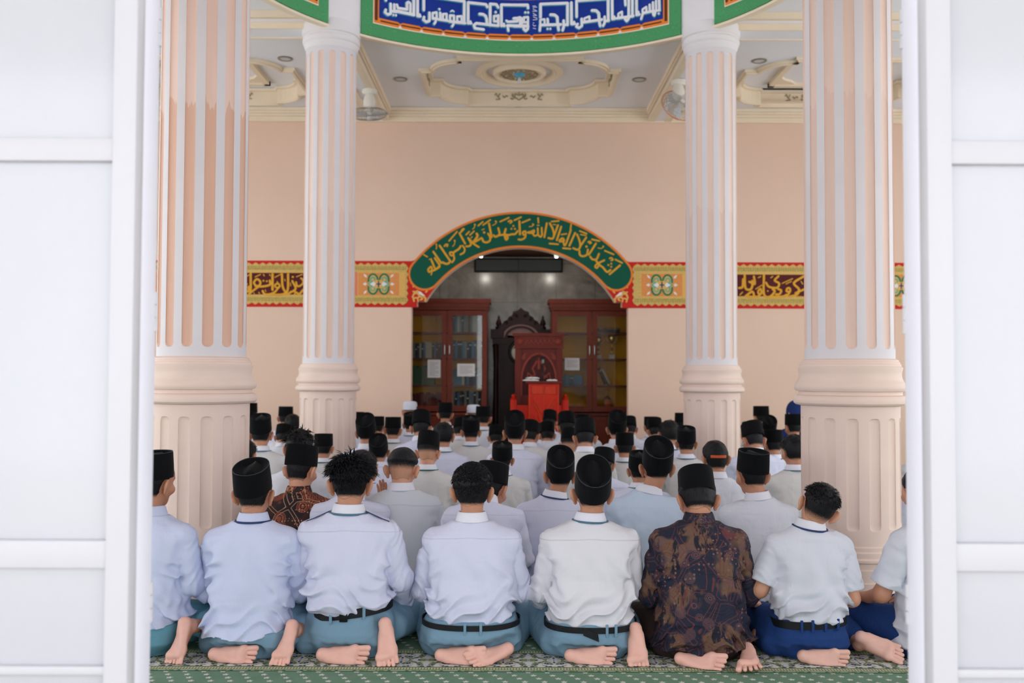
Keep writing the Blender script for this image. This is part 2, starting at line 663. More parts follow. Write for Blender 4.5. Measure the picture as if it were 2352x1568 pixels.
class MB:
    """collects simple shapes into one mesh"""

    def __init__(self):
        self.bm = bmesh.new()

    def box(self, lo, hi, bev=0.0):
        lo, hi = Vector(lo), Vector(hi)
        r = bmesh.ops.create_cube(self.bm, size=1.0)
        vs = r['verts']
        for v in vs:
            v.co = Vector((lo[i] + (v.co[i] + 0.5) * (hi[i] - lo[i]) for i in range(3)))
        if bev:
            es = list({e for v in vs for e in v.link_edges})
            bmesh.ops.bevel(self.bm, geom=es, offset=bev, segments=2, affect='EDGES', profile=0.5)
        return self

    def tube(self, pts, r, n=8, closed=False):
        pts = [Vector(p) for p in pts]
        rs = r if isinstance(r, (list, tuple)) else [r] * len(pts)
        rings = []
        m = len(pts)
        up = None
        for i, p in enumerate(pts):
            a = pts[(i - 1) % m] if (closed or i > 0) else p
            b = pts[(i + 1) % m] if (closed or i < m - 1) else p
            t = (b - a).normalized()
            if up is None:
                up = Vector((0, 0, 1)) if abs(t.z) < 0.9 else Vector((1, 0, 0))
            s = t.cross(up).normalized()
            up = s.cross(t).normalized()
            rings.append([self.bm.verts.new(p + (s * math.cos(2 * PI * j / n) + up * math.sin(2 * PI * j / n)) * rs[i]) for j in range(n)])
        cnt = m if closed else m - 1
        for i in range(cnt):
            A, B = rings[i], rings[(i + 1) % m]
            for j in range(n):
                self.bm.faces.new((A[j], A[(j + 1) % n], B[(j + 1) % n], B[j]))
        if not closed:
            self.bm.faces.new(rings[0][::-1])
            self.bm.faces.new(rings[-1])
        return self

    def lathe(self, prof, n=32, c=(0, 0, 0), axis='Z', sx=1.0, sy=1.0):
        """profile of (radius, height)"""
        c = Vector(c)
        rings = []
        for r, z in prof:
            if r < 1e-5:
                p = Vector((0, 0, z))
                if axis == 'Y':
                    p = Vector((0, z, 0))
                rings.append([self.bm.verts.new(c + p)])
                continue
            ring = []
            for j in range(n):
                a = 2 * PI * j / n
                p = Vector((r * math.cos(a) * sx, r * math.sin(a) * sy, z))
                if axis == 'Y':
                    p = Vector((p.x, p.z, -p.y))
                ring.append(self.bm.verts.new(c + p))
            rings.append(ring)
        for A, B in zip(rings, rings[1:]):
            for j in range(n):
                if len(A) == 1 and len(B) == 1:
                    continue
                if len(A) == 1:
                    self.bm.faces.new((A[0], B[(j + 1) % n], B[j]))
                elif len(B) == 1:
                    self.bm.faces.new((A[j], A[(j + 1) % n], B[0]))
                else:
                    self.bm.faces.new((A[j], A[(j + 1) % n], B[(j + 1) % n], B[j]))
        return self

    def prism(self, poly, f, depth, holes=()):
        """extrude a 2-D polygon; f(u, v, w) -> point, w in 0..depth"""
        loops = [list(poly)] + [list(h) for h in holes]
        flat = [p for lp in loops for p in lp]
        tris = tessellate_polygon([[Vector((p[0], p[1], 0)) for p in lp] for lp in loops])
        A = [self.bm.verts.new(f(p[0], p[1], 0.0)) for p in flat]
        B = [self.bm.verts.new(f(p[0], p[1], depth)) for p in flat]
        for t in tris:
            for vs in ([A[i] for i in t], [B[i] for i in reversed(t)]):
                try:
                    self.bm.faces.new(vs)
                except ValueError:
                    pass
        k = 0
        for lp in loops:
            n = len(lp)
            for i in range(n):
                a, b = k + i, k + (i + 1) % n
                try:
                    self.bm.faces.new((A[a], A[b], B[b], B[a]))
                except ValueError:
                    pass
            k += n
        return self

    def stroke(self, pts, w, f, depth, taper=None):
        """a pen stroke: chain of rounded pieces; f(u, v, w) -> point"""
        P = [Vector((p[0], p[1])) for p in pts]
        n = 8
        self.cnt = getattr(self, 'cnt', 0)

        def bump_():
            self.cnt += 1
            return depth + 0.00003 * (self.cnt % 40)
        hs = [w / 2.0] * len(P)
        if taper:
            hs = [w / 2.0 * (taper[0] + (taper[1] - taper[0]) * i / max(1, len(P) - 1)) for i in range(len(P))]
        for p, h in zip(P, hs):
            self.prism([(p.x + h * math.cos(2 * PI * j / n + PI / 8), p.y + h * math.sin(2 * PI * j / n + PI / 8)) for j in range(n)], f, bump_())
        for i in range(len(P) - 1):
            a, b = P[i], P[i + 1]
            d = b - a
            if d.length < 1e-6:
                continue
            q = Vector((-d.y, d.x)).normalized()
            self.prism([tuple(a + q * hs[i]), tuple(b + q * hs[i + 1]), tuple(b - q * hs[i + 1]), tuple(a - q * hs[i])], f, bump_())
        return self

    def mesh(self, name, smooth=False, angle=40):
        bmesh.ops.recalc_face_normals(self.bm, faces=self.bm.faces[:])
        me = bpy.data.meshes.new(name)
        self.bm.to_mesh(me)
        self.bm.free()
        if smooth:
            me.polygons.foreach_set('use_smooth', [True] * len(me.polygons))
            me.set_sharp_from_angle(angle=rad(angle))
        return me

    def obj(self, name, mat, parent=None, smooth=False, loc=None, angle=40):
        return link(name, self.mesh(name, smooth, angle), mat, parent, loc)


def box_obj(name, lo, hi, mat, parent=None, bev=0.0):
    return MB().box(lo, hi, bev).obj(name, mat, parent, smooth=bev > 0)


def structure(o, label=None):
    o['kind'] = 'structure'
    if label:
        o['label'] = label
    return o


def copy_tree(o):
    c = o.copy()
    COL.objects.link(c)
    for ch in o.children:
        d = ch.copy()
        COL.objects.link(d)
        d.parent = c
        for g in ch.children:
            e = g.copy()
            COL.objects.link(e)
            e.parent = d
    return c
# ------------------------------------------------------------------ the hall
HS, D1, D2, WY = 1.9, 5.62, 9.5, 12.85
RC, RR = 7.56, 2.5                      # drum centre (y) and inner radius
ZC = 4.87                               # ceiling plane
ZB = 4.71                               # beam underside
FRONT = 2.42

structure(box_obj('floor', (-7.8, FRONT, -0.10), (7.8, 15.0, -0.012), M['floor']))
structure(box_obj('ground', (-14, -9, -0.14), (14, FRONT, -0.03), M['paving']))

structure(box_obj('ceiling_light_block', (-14, -2.2, 3.45), (14, 2.25, 3.65), M['ceil']))  # unseen roof slab, added to cut the light on doors and front row

structure(box_obj('wall_front_light_block', (-7.75, 2.27, 3.2), (7.75, 2.47, 5.0), M['wall']))  # unseen upper wall, added to cut daylight from the front

# carpet rolls, one per prayer row
ROW0, PERIOD = 4.225, 1.23
names = ['closest to the doorway, only its sprigged end in view', 'under the front row of kneelers, floral border nearest the camera',
         'under the second row of kneelers', 'under the third row of kneelers', 'under the fourth row of kneelers',
         'under the fifth row of kneelers', 'under the sixth row of kneelers', 'last before the peach back wall']
for i in range(8):
    y0 = ROW0 + PERIOD * (i - 1)
    y1 = min(y0 + PERIOD - 0.002, WY - 0.01)
    if i == 0:
        y0b = FRONT + 0.05
    c = MB()
    c.box((-7.5, max(0.0, FRONT + 0.05 - y0), 0), (7.5, y1 - y0, 0.012))
    o = c.obj('prayer_carpet', M['carpet'], loc=(0, y0, -0.012))
    tag(o, 'green sprigged prayer carpet roll ' + names[i], 'carpet', 'prayer carpet rolls')


def curve_pts(pts, n=4):
    """rounded pen path through the given points"""
    if len(pts) < 3:
        return pts
    P = [Vector((p[0], p[1])) for p in pts]
    closed = (P[0] - P[-1]).length < 1e-6
    out = []
    m = len(P) - 1
    for i in range(m):
        p0 = P[i - 1] if i > 0 else (P[-2] if closed else P[0] * 2 - P[1])
        p3 = P[i + 2] if i + 2 <= m else (P[1] if closed else P[m] * 2 - P[m - 1])
        a, b_ = P[i], P[i + 1]
        for k in range(n):
            t = k / n
            out.append(0.5 * (2 * a + (b_ - p0) * t + (2 * p0 - 5 * a + 4 * b_ - p3) * t * t + (3 * a - p0 - 3 * b_ + p3) * t ** 3))
    out.append(P[-1])
    return [(p.x, p.y) for p in out]


def wallf(y, sgn=-1):
    return lambda u, v, w: (u, y + sgn * w, v)


# back wall with the arched niche opening
AX = 0.008
arc_c, arc_r = at(1195, 820, WY), 252.6 / 2200 * WY
a_in = []
xl, xr = at(945, 706, WY).x, at(1443, 706, WY).x
zl = at(1195, 704, WY).z
zs = at(1195, 693, WY).z
x2l, x2r = at(958, 700, WY).x, at(1429, 700, WY).x
hw = math.sqrt(max(0.0, arc_r ** 2 - (zs - arc_c.z) ** 2))
th0 = math.atan2(zs - arc_c.z, hw)
arc = [(arc_c.x + arc_r * math.cos(t), arc_c.z + arc_r * math.sin(t)) for t in np.linspace(PI - th0, th0, 33)]
opening = [(xl, 0.0), (xl, zl), (x2l, zl), (x2l, zs)] + arc + [(x2r, zs), (x2r, zl), (xr, zl), (xr, 0.0)]
outer = [(-7.7, 0.0)] + opening + [(7.7, 0.0), (7.7, 5.0), (-7.7, 5.0)]
w = MB().prism(outer, wallf(WY, 1), 0.18)
structure(w.obj('wall_back', M['wall']))
# side walls out of view, tall open windows sized to light the hall
for s, nm in ((-1, 'wall_left'), (1, 'wall_right')):
    holes = [[(y, 0.3), (y + (2.3 if y < 10 else 1.2), 0.3), (y + (2.3 if y < 10 else 1.2), 4.55), (y, 4.55)] for y in (2.75, 5.3, 7.85, 10.3)]
    m = MB().prism([(FRONT, 0.0), (WY, 0.0), (WY, 5.0), (FRONT, 5.0)], lambda u, v, w_, s=s: (s * (7.55 + w_), u, v), 0.2, holes)
    structure(m.obj(nm, M['wall']))
    for i, y in enumerate((2.75, 5.3, 7.85, 10.3)):
        f = MB()
        wd = 2.3 if y < 10 else 1.2
        for a, b in (((y, .3), (y + .05, 4.55)), ((y + wd - .05, .3), (y + wd, 4.55)), ((y + wd / 2 - .03, .3), (y + wd / 2 + .03, 4.55)), ((y, .3), (y + wd, .36)), ((y, 4.49), (y + wd, 4.55)), ((y, 2.7), (y + wd, 2.76))):
            xs = sorted((s * 7.6, s * 7.68))
            f.box((xs[0], a[0], a[1]), (xs[1], b[0], b[1]))
        structure(f.obj('window_%d' % (i + 3 + (0 if s < 0 else 4)), M['white_jamb']))

# ceiling: slab with the drum opening and the three recessed trays along the back
tray_c = 11.6


def tray_outline(cx, e=0.0):
    X, Y = 1.13, 0.90
    pts = []
    q = [(X + e, 0.0), (X + e, 0.45 + e)]
    q += [(1.0 + e, 0.46 + e)]
    for t in np.linspace(0, PI / 2, 9):
        q.append((0.66 + (0.34 + e) * math.cos(t), 0.46 + (0.34 + e) * math.sin(t)))
    q += [(0.66 + e, 0.90 + e), (0.0, 0.90 + e)]
    for sx, sy, rev in ((1, 1, False), (-1, 1, True), (-1, -1, False), (1, -1, True)):
        qq = [(cx + sx * a, tray_c + sy * b) for a, b in q]
        if rev:
            qq = qq[::-1]
        pts += qq[:-1]
    out = []
    for p in pts:
        if not out or (abs(p[0] - out[-1][0]) + abs(p[1] - out[-1][1])) > 1e-5:
            out.append(p)
    if (abs(out[0][0] - out[-1][0]) + abs(out[0][1] - out[-1][1])) < 1e-5:
        out.pop()
    return out


def circ(cx, cy, r, n=72):
    return [(cx + r * math.cos(2 * PI * i / n), cy + r * math.sin(2 * PI * i / n)) for i in range(n)]


hz = lambda z: (lambda u, v, w_: (u, v, z + w_))
BAYX = (-3.82, 0.0, 3.82)
m = MB().prism([(-7.7, FRONT), (7.7, FRONT), (7.7, WY + 0.1), (-7.7, WY + 0.1)], hz(ZC), 0.10,
               [circ(0, RC, RR + 0.12)] + [tray_outline(x, 0.03) for x in BAYX])
structure(m.obj('ceiling', M['ceil']))
m = MB().box((-7.8, 10.4, ZC + 0.27), (7.8, 13.2, ZC + 0.34))
structure(m.obj('ceiling', M['ceil']))
for i, x in enumerate(BAYX):
    o = tray_outline(x)
    inn = [(p[0], p[1]) for p in o]
    wm = MB()
    n = len(o)
    big = tray_outline(x, 0.05)
    structure(MB().prism(big, hz(ZC + 0.0), 0.17, [inn]).obj('trim_6', M['cream']))
    wm.prism([(x + 1.25 * a, tray_c + 1.02 * b) for a, b in ((-1, -1), (1, -1), (1, 1), (-1, 1))], hz(ZC + 0.17), 0.02)
    structure(wm.obj('trim_1', M['ceil']))
    mm = MB()
    for k in range(n):                      # moulding at the lip
        pass
    mm.prism(tray_outline(x, 0.055), hz(ZC - 0.035), 0.034, [tray_outline(x, -0.005)])
    mm.prism(tray_outline(x, 0.03), hz(ZC - 0.05), 0.016, [tray_outline(x, 0.005)])
    mm.prism(tray_outline(x, 0.02), hz(ZC + 0.13), 0.035, [tray_outline(x, -0.045)])
    structure(mm.obj('trim_2', M['cream']))
    if x == 0.0:
        root = empty('ceiling_medallion', (x + 0.0, 11.72, ZC + 0.16))
        tag(root, 'round plaster ceiling medallion with painted scrolls and a light blue centre boss', 'ceiling medallion')
        MB().lathe([(0.53, 0.01), (0.54, -0.02), (0.51, -0.045), (0.48, -0.05), (0.46, -0.035), (0.44, -0.04), (0.42, -0.02), (0.40, 0.005)], 64).obj('outer_ring', M['cream'], root, True)
        MB().lathe([(0.0, -0.03), (0.20, -0.03), (0.27, -0.03), (0.285, -0.06), (0.31, -0.06), (0.325, -0.035), (0.33, 0.005)], 64).obj('inner_dish', M['cream'], root, True)
        sc = MB()
        for k in range(12):
            a = 2 * PI * k / 12
            pts = []
            for t in np.linspace(0, 1, 8):
                rr = 0.10 + 0.13 * t
                aa = a + 0.22 * math.sin(t * 6.0)
                pts.append((rr * math.cos(aa), rr * math.sin(aa)))
            sc.stroke(pts, 0.020, lambda u, v, w_: (u, v, -0.031 - w_), 0.012, (1.0, 0.5))
            sc.stroke([(0.215 * math.cos(a + d), 0.215 * math.sin(a + d)) for d in np.linspace(-0.2, 0.2, 6)], 0.014, lambda u, v, w_: (u, v, -0.031 - w_), 0.014)
        sc.obj('scrollwork', M['olive'], root)
        pt = MB()
        for k in range(8):
            a = 2 * PI * k / 8
            pt.lathe([(0.0, -0.045), (0.018, -0.04), (0.024, -0.03)], 10, (0.155 * math.cos(a), 0.155 * math.sin(a), 0))
        pt.obj('rosette', M['rose'], root)
        MB().lathe([(0.0, -0.075), (0.035, -0.07), (0.06, -0.05), (0.075, -0.03)], 24).obj('boss', M['blue_gem'], root, True)
        MB().lathe([(0.0, -0.16), (0.022, -0.15), (0.026, -0.12), (0.015, -0.08), (0.012, -0.06)], 12).obj('finial', M['whitecap'], root, True)
    else:
        fr = MB()
        for lo, hi in (((-.62, -.68), (-.55, .62)), ((.55, -.68), (.62, .62)), ((-.62, -.68), (.62, -.61)), ((-.62, .55), (.62, .62))):
            fr.box((x + lo[0], tray_c + lo[1], ZC + 0.12), (x + hi[0], tray_c + hi[1], ZC + 0.172))
        for sx in (-1, 1):
            for sy in (-1, 1):
                fr.prism([(x + sx * .55, tray_c - .03 + sy * .58), (x + sx * .28, tray_c - .03 + sy * .58), (x + sx * .36, tray_c - .03 + sy * .48), (x + sx * .47, tray_c - .03 + sy * .40), (x + sx * .55, tray_c - .03 + sy * .28)], hz(ZC + 0.14), 0.03)
        structure(fr.obj('trim_3', M['cream']))
    # painted scroll ornament on the tray's far and side faces
    def scroll(f):
        s_ = MB()
        for sg in (-1, 1):
            c1 = [(sg * (0.085 + 0.03 * t * math.cos(5.5 * t)), 0.0 + 0.034 * math.sin(5.5 * t)) for t in np.linspace(0, 1, 8)]
            s_.stroke(c1, 0.016, f, 0.008)
            c2 = [(sg * (0.15 + 0.06 * t), 0.012 * math.sin(7 * t)) for t in np.linspace(0, 1, 8)]
            s_.stroke(c2, 0.015, f, 0.008)
            s_.stroke([(sg * 0.25, 0.035), (sg * 0.275, 0.0), (sg * 0.25, -0.035), (sg * 0.30, -0.04)], 0.014, f, 0.008)
            s_.stroke([(sg * 0.28, 0.0), (sg * 0.30, 0.04), (sg * 0.315, 0.02)], 0.012, f, 0.008)
        s_.stroke([(-0.05, 0.035), (-0.055, -0.01), (0.0, -0.045), (0.055, -0.01), (0.05, 0.035), (0.0, 0.02), (-0.05, 0.035)], 0.016, f, 0.008)
        s_.stroke([(0.0, 0.045), (0.0, 0.055)], 0.02, f, 0.008)
        return s_
    side = ('left', 'middle', 'right')[i]
    o = scroll(lambda u, v, w_, x=x: (x + u, tray_c + 0.898 - w_, ZC + 0.075 + v)).obj('scroll_ornament', M['olive'])
    tag(o, 'olive scroll ornament on the far face of the %s ceiling tray' % side, 'ornament')
    if x == 0.0:
        for sg in (-1, 1):
            o = scroll(lambda u, v, w_, sg=sg: (sg * (1.128 - w_), tray_c + 0.0 + u * 1.0, ZC + 0.075 + v)).obj('scroll_ornament', M['olive'])
            tag(o, 'olive scroll ornament on the %s face of the middle ceiling tray' % ('left' if sg < 0 else 'right'), 'ornament')

# beams and cornices
bm_ = MB()
for s in (-1, 1):
    bm_.box((s * HS - 0.133, D2, ZB), (s * HS + 0.133, WY, ZC))
    bm_.box((s * HS - 0.133, FRONT, ZB), (s * HS + 0.133, D1, ZC))
    for y in (D1, D2):
        bm_.box(tuple(sorted((s * (HS + 0.02), s * 7.6)))[:1] + (y - 0.133, ZB), tuple(sorted((s * (HS + 0.02), s * 7.6)))[1:] + (y + 0.133, ZC))
structure(bm_.obj('ceiling_beam', M['ceil']))
tr = MB()
for s in (-1, 1):
    for sd in (-1, 1):
        x = s * HS + sd * 0.133
        tr.box((min(x, x + sd * 0.05), D2 + 0.13, ZC - 0.06), (max(x, x + sd * 0.05), WY - 0.1, ZC - 0.001))
        tr.box((min(x, x + sd * 0.03), D2 + 0.13, ZC - 0.085), (max(x, x + sd * 0.03), WY - 0.1, ZC - 0.06))
        tr.box((min(x, x + sd * 0.018), D2 + 0.13, ZB - 0.012), (max(x, x + sd * 0.018), WY, ZB + 0.045))
        x2 = s * HS + sd * 0.10
        tr.box((x2 - 0.035, D2 + 0.13, ZB - 0.012), (x2 + 0.035, WY, ZB + 0.002))
    for sd in (-1, 1):
        y = D2 + sd * 0.133
        xs = sorted((s * (HS + 0.2), s * 7.5))
        tr.box((xs[0], min(y, y + sd * .05), ZC - .07), (xs[1], max(y, y + sd * .05), ZC - 0.001))
        tr.box((xs[0], min(y, y + sd * .02), ZB - .012), (xs[1], max(y, y + sd * .02), ZB + 0.05))
tr.box((-7.55, WY - 0.05, 4.69), (7.55, WY, ZC))
for k in range(4):
    tr.box((-7.55, WY - 0.06 - 0.022 * k, 4.72 + 0.034 * k), (7.55, WY - 0.049, 4.752 + 0.034 * k + 0.012 * (k == 3)))
structure(tr.obj('trim_4', M['cream']))

# ------------------------------------------------------------------ columns
def make_column(name, mats):
    """returns root (empty) with shaft, moulding, pedestal, base, capital"""
    root = empty(name)
    NF = 14

    def shaft(z0, z1, r0, fz0, fz1, depth, hwang, taper=0.0):
        offs = [-1.0, -0.96, -0.85, -0.65, -0.35, 0.0, 0.35, 0.65, 0.85, 0.96, 1.0]
        th, mid = [], []
        for k in range(NF):
            c = 2 * PI * (k + 0.5) / NF - PI / 2
            th += [c + o * hwang for o in offs]
            th += [c + hwang + (2 * PI / NF - 2 * hwang) * q for q in (0.25, 0.5, 0.75)]
        th = np.array(th)
        fc = np.repeat(2 * PI * (np.arange(NF) + 0.5) / NF - PI / 2, len(offs) + 3)
        u = (th - fc) * r0
        hwm = hwang * r0
        e = np.array([0, .03, .12, .3, .5, .75, 1.0]) * hwm
        zs = np.concatenate([[z0], fz0 + e, np.linspace(fz0 + hwm, fz1 - hwm, 12)[1:-1], (fz1 - e)[::-1], [z1]])
        Z, U = np.meshgrid(zs, u, indexing='ij')
        TH = np.meshgrid(zs, th, indexing='ij')[1]
        dz = np.maximum(0, np.maximum(fz0 + hwm - Z, Z - (fz1 - hwm)))
        d = np.sqrt(U ** 2 + dz ** 2) / hwm
        inside = (d < 1.0) & (Z > fz0) & (Z < fz1)
        rr = r0 - taper * (Z - z0) - np.where(inside, depth * np.sqrt(np.clip(1 - d ** 2, 0, 1)) ** 0.7, 0)
        V = np.stack([rr * np.cos(TH), rr * np.sin(TH), Z], -1).reshape(-1, 3)
        nz, nt = Z.shape
        idx = np.arange(nz * nt).reshape(nz, nt)
        a = idx[:-1]
        b = np.roll(idx, -1, 1)[:-1]
        c_ = np.roll(idx, -1, 1)[1:]
        dd = idx[1:]
        F = np.stack([a, b, c_, dd], -1).reshape(-1, 4)
        dm = d.reshape(-1)
        zc = Z.reshape(-1)
        fin = (dm[F].mean(1) < 1.0) & (zc[F].mean(1) > fz0) & (zc[F].mean(1) < fz1)
        return V, F, fin

    V, F, fin = shaft(1.375, 4.52, 0.252, 1.446, 4.455, 0.012, 0.122, 0.001)
    me = mesh_np('shaft', V, F)
    o = link('shaft', me, [M['greycol'], mats])
    me.polygons.foreach_set('material_index', fin.astype(np.int32))
    me.set_sharp_from_angle(angle=rad(22))
    o.parent = root
    MB().lathe([(0.24, 1.395), (0.256, 1.392), (0.262, 1.388), (0.270, 1.384), (0.270, 1.375), (0.277, 1.373), (0.277, 1.363), (0.283, 1.361), (0.283, 1.350), (0.292, 1.342), (0.292, 1.334),
                (0.287, 1.318), (0.285, 1.300), (0.288, 1.280), (0.296, 1.262), (0.300, 1.258), (0.309, 1.247), (0.314, 1.232), (0.312, 1.217), (0.305, 1.207), (0.290, 1.204), (0.288, 1.195), (0.290, 1.184),
                (0.303, 1.180), (0.314, 1.168), (0.319, 1.152), (0.316, 1.137), (0.305, 1.127), (0.282, 1.122), (0.24, 1.120)], 72).obj('moulding', M['peachcol'], root, True, angle=30)
    V, F, fin = shaft(0.345, 1.124, 0.276, 0.43, 1.055, 0.013, 0.122)
    me = mesh_np('pedestal', V, F)
    link('pedestal', me, M['peachcol'], root)
    me.set_sharp_from_angle(angle=rad(22))
    MB().lathe([(0.27, 0.35), (0.278, 0.347), (0.286, 0.34), (0.286, 0.32), (0.296, 0.312), (0.296, 0.285), (0.308, 0.275), (0.308, 0.262), (0.296, 0.255),
                (0.296, 0.225), (0.304, 0.218), (0.304, 0.155), (0.312, 0.148), (0.312, 0.10), (0.325, 0.09), (0.325, 0.001)], 72).obj('base', M['peachcol'], root, True, angle=30)
    MB().lathe([(0.24, 4.50), (0.252, 4.50), (0.262, 4.53), (0.268, 4.545), (0.268, 4.56), (0.278, 4.57), (0.284, 4.585), (0.284, 4.61), (0.272, 4.625), (0.272, 4.64),
                (0.286, 4.65), (0.290, 4.68), (0.290, 4.745), (0.28, 4.765), (0.20, 4.77), (0.0, 4.77)], 72).obj('capital', M['whitecap'], root, True, angle=30)
    return root


c0 = make_column('column', M['flute'])
c0.location = (-HS, D2, 0)
tag(c0, 'far left fluted column, cream pedestal rising behind the crowd, left of the arch', 'column', 'fluted columns under the drum')
c1 = copy_tree(c0)
c1.location = (HS, D2, 0)
c1['label'] = 'far right fluted column, cream pedestal rising behind the crowd, right of the arch'
c2 = copy_tree(c0)
c2.location = (HS, D1, 0)
c2['label'] = 'near right fluted column with evenly pale flutes, behind the boy with tilted head'
c2.rotation_euler = (0, 0, rad(-4))
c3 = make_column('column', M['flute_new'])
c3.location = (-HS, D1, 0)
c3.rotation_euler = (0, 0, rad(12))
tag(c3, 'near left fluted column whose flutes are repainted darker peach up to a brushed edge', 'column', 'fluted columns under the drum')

# ------------------------------------------------------------------ the drum ring with its painted panels
def ringf(r0=RR):
    return lambda u, v, w_: ((r0 - w_) * math.sin(u), RC + (r0 - w_) * math.cos(u), v)


def seg_band(mb, a0, a1, z0, z1, t, n=24, r0=RR):
    """curved slab between angles, standing t proud of the drum's inner face"""
    f = ringf(r0)
    for i in range(n):
        p, q = a0 + (a1 - a0) * i / n, a0 + (a1 - a0) * (i + 1) / n
        vs = [mb.bm.verts.new(f(a, z, w_)) for w_ in (0.0, t) for a, z in ((p, z0), (q, z0), (q, z1), (p, z1))]
        for fc in ((4, 5, 6, 7), (0, 1, 5, 4), (2, 3, 7, 6)) + (((0, 4, 7, 3),) if i == 0 else ()) + (((1, 2, 6, 5),) if i == n - 1 else ()):
            mb.bm.faces.new([vs[k] for k in fc])


dr = MB()
dr.lathe([(RR, 4.69), (RR, 5.55)], 96, (0, RC, 0))
for k in range(16):  # open drum windows out of view, added to let more daylight in
    t0 = 2 * PI * k / 16
    seg = [(RR + .01) * 1.0]
    dr.prism([(math.cos(t) * r_, RC + math.sin(t) * r_) for r_, ts in ((RR + .004, np.linspace(t0, t0 + .10, 4)), (RR + .15, np.linspace(t0 + .10, t0, 4))) for t in ts], lambda u, v, w_: (u, v, 5.52 + w_), 1.02)
dr.lathe([(RR, 6.5), (RR + .62, 6.48), (RR + .62, 6.56), (RR, 6.6), (RR * 0.98, 7.0), (RR * 0.85, 7.9), (RR * 0.6, 8.6), (RR * 0.3, 9.0), (0.0, 9.1)], 96, (0, RC, 0))  # dome with an unseen eave, added to keep sun out of the openings
dr.lathe([(RR, 5.55), (RR + 0.16, 5.55), (RR + 0.16, 4.76)], 96, (0, RC, 0))
structure(dr.obj('wall_drum', M['whitecap'], smooth=True))
lip = MB()
lip.lathe([(RR + 0.17, ZC), (RR + 0.17, 4.80), (RR + 0.14, 4.74), (RR + 0.11, 4.70), (RR + 0.075, 4.685), (RR + 0.07, 4.672), (RR + 0.04, 4.665), (RR - 0.005, 4.67), (RR - 0.01, 4.69), (RR, 4.70)], 96, (0, RC, 0))
structure(lip.obj('trim_5', M['cream'], smooth=True))

ZG0, ZO0, ZO1 = 4.695, 4.835, 5.245
PA = rad(40.0)


def to_ring(px, py):
    d = ray(px, py)
    a = d.x ** 2 + d.y ** 2
    b = 2 * (CAMX * d.x - RC * d.y)
    c = CAMX ** 2 + RC ** 2 - RR ** 2
    t = (-b + math.sqrt(b * b - 4 * a * c)) / (2 * a)
    x, y, z = CAMX + d.x * t, d.y * t, CAMZ + d.z * t
    return math.atan2(x, y - RC), z


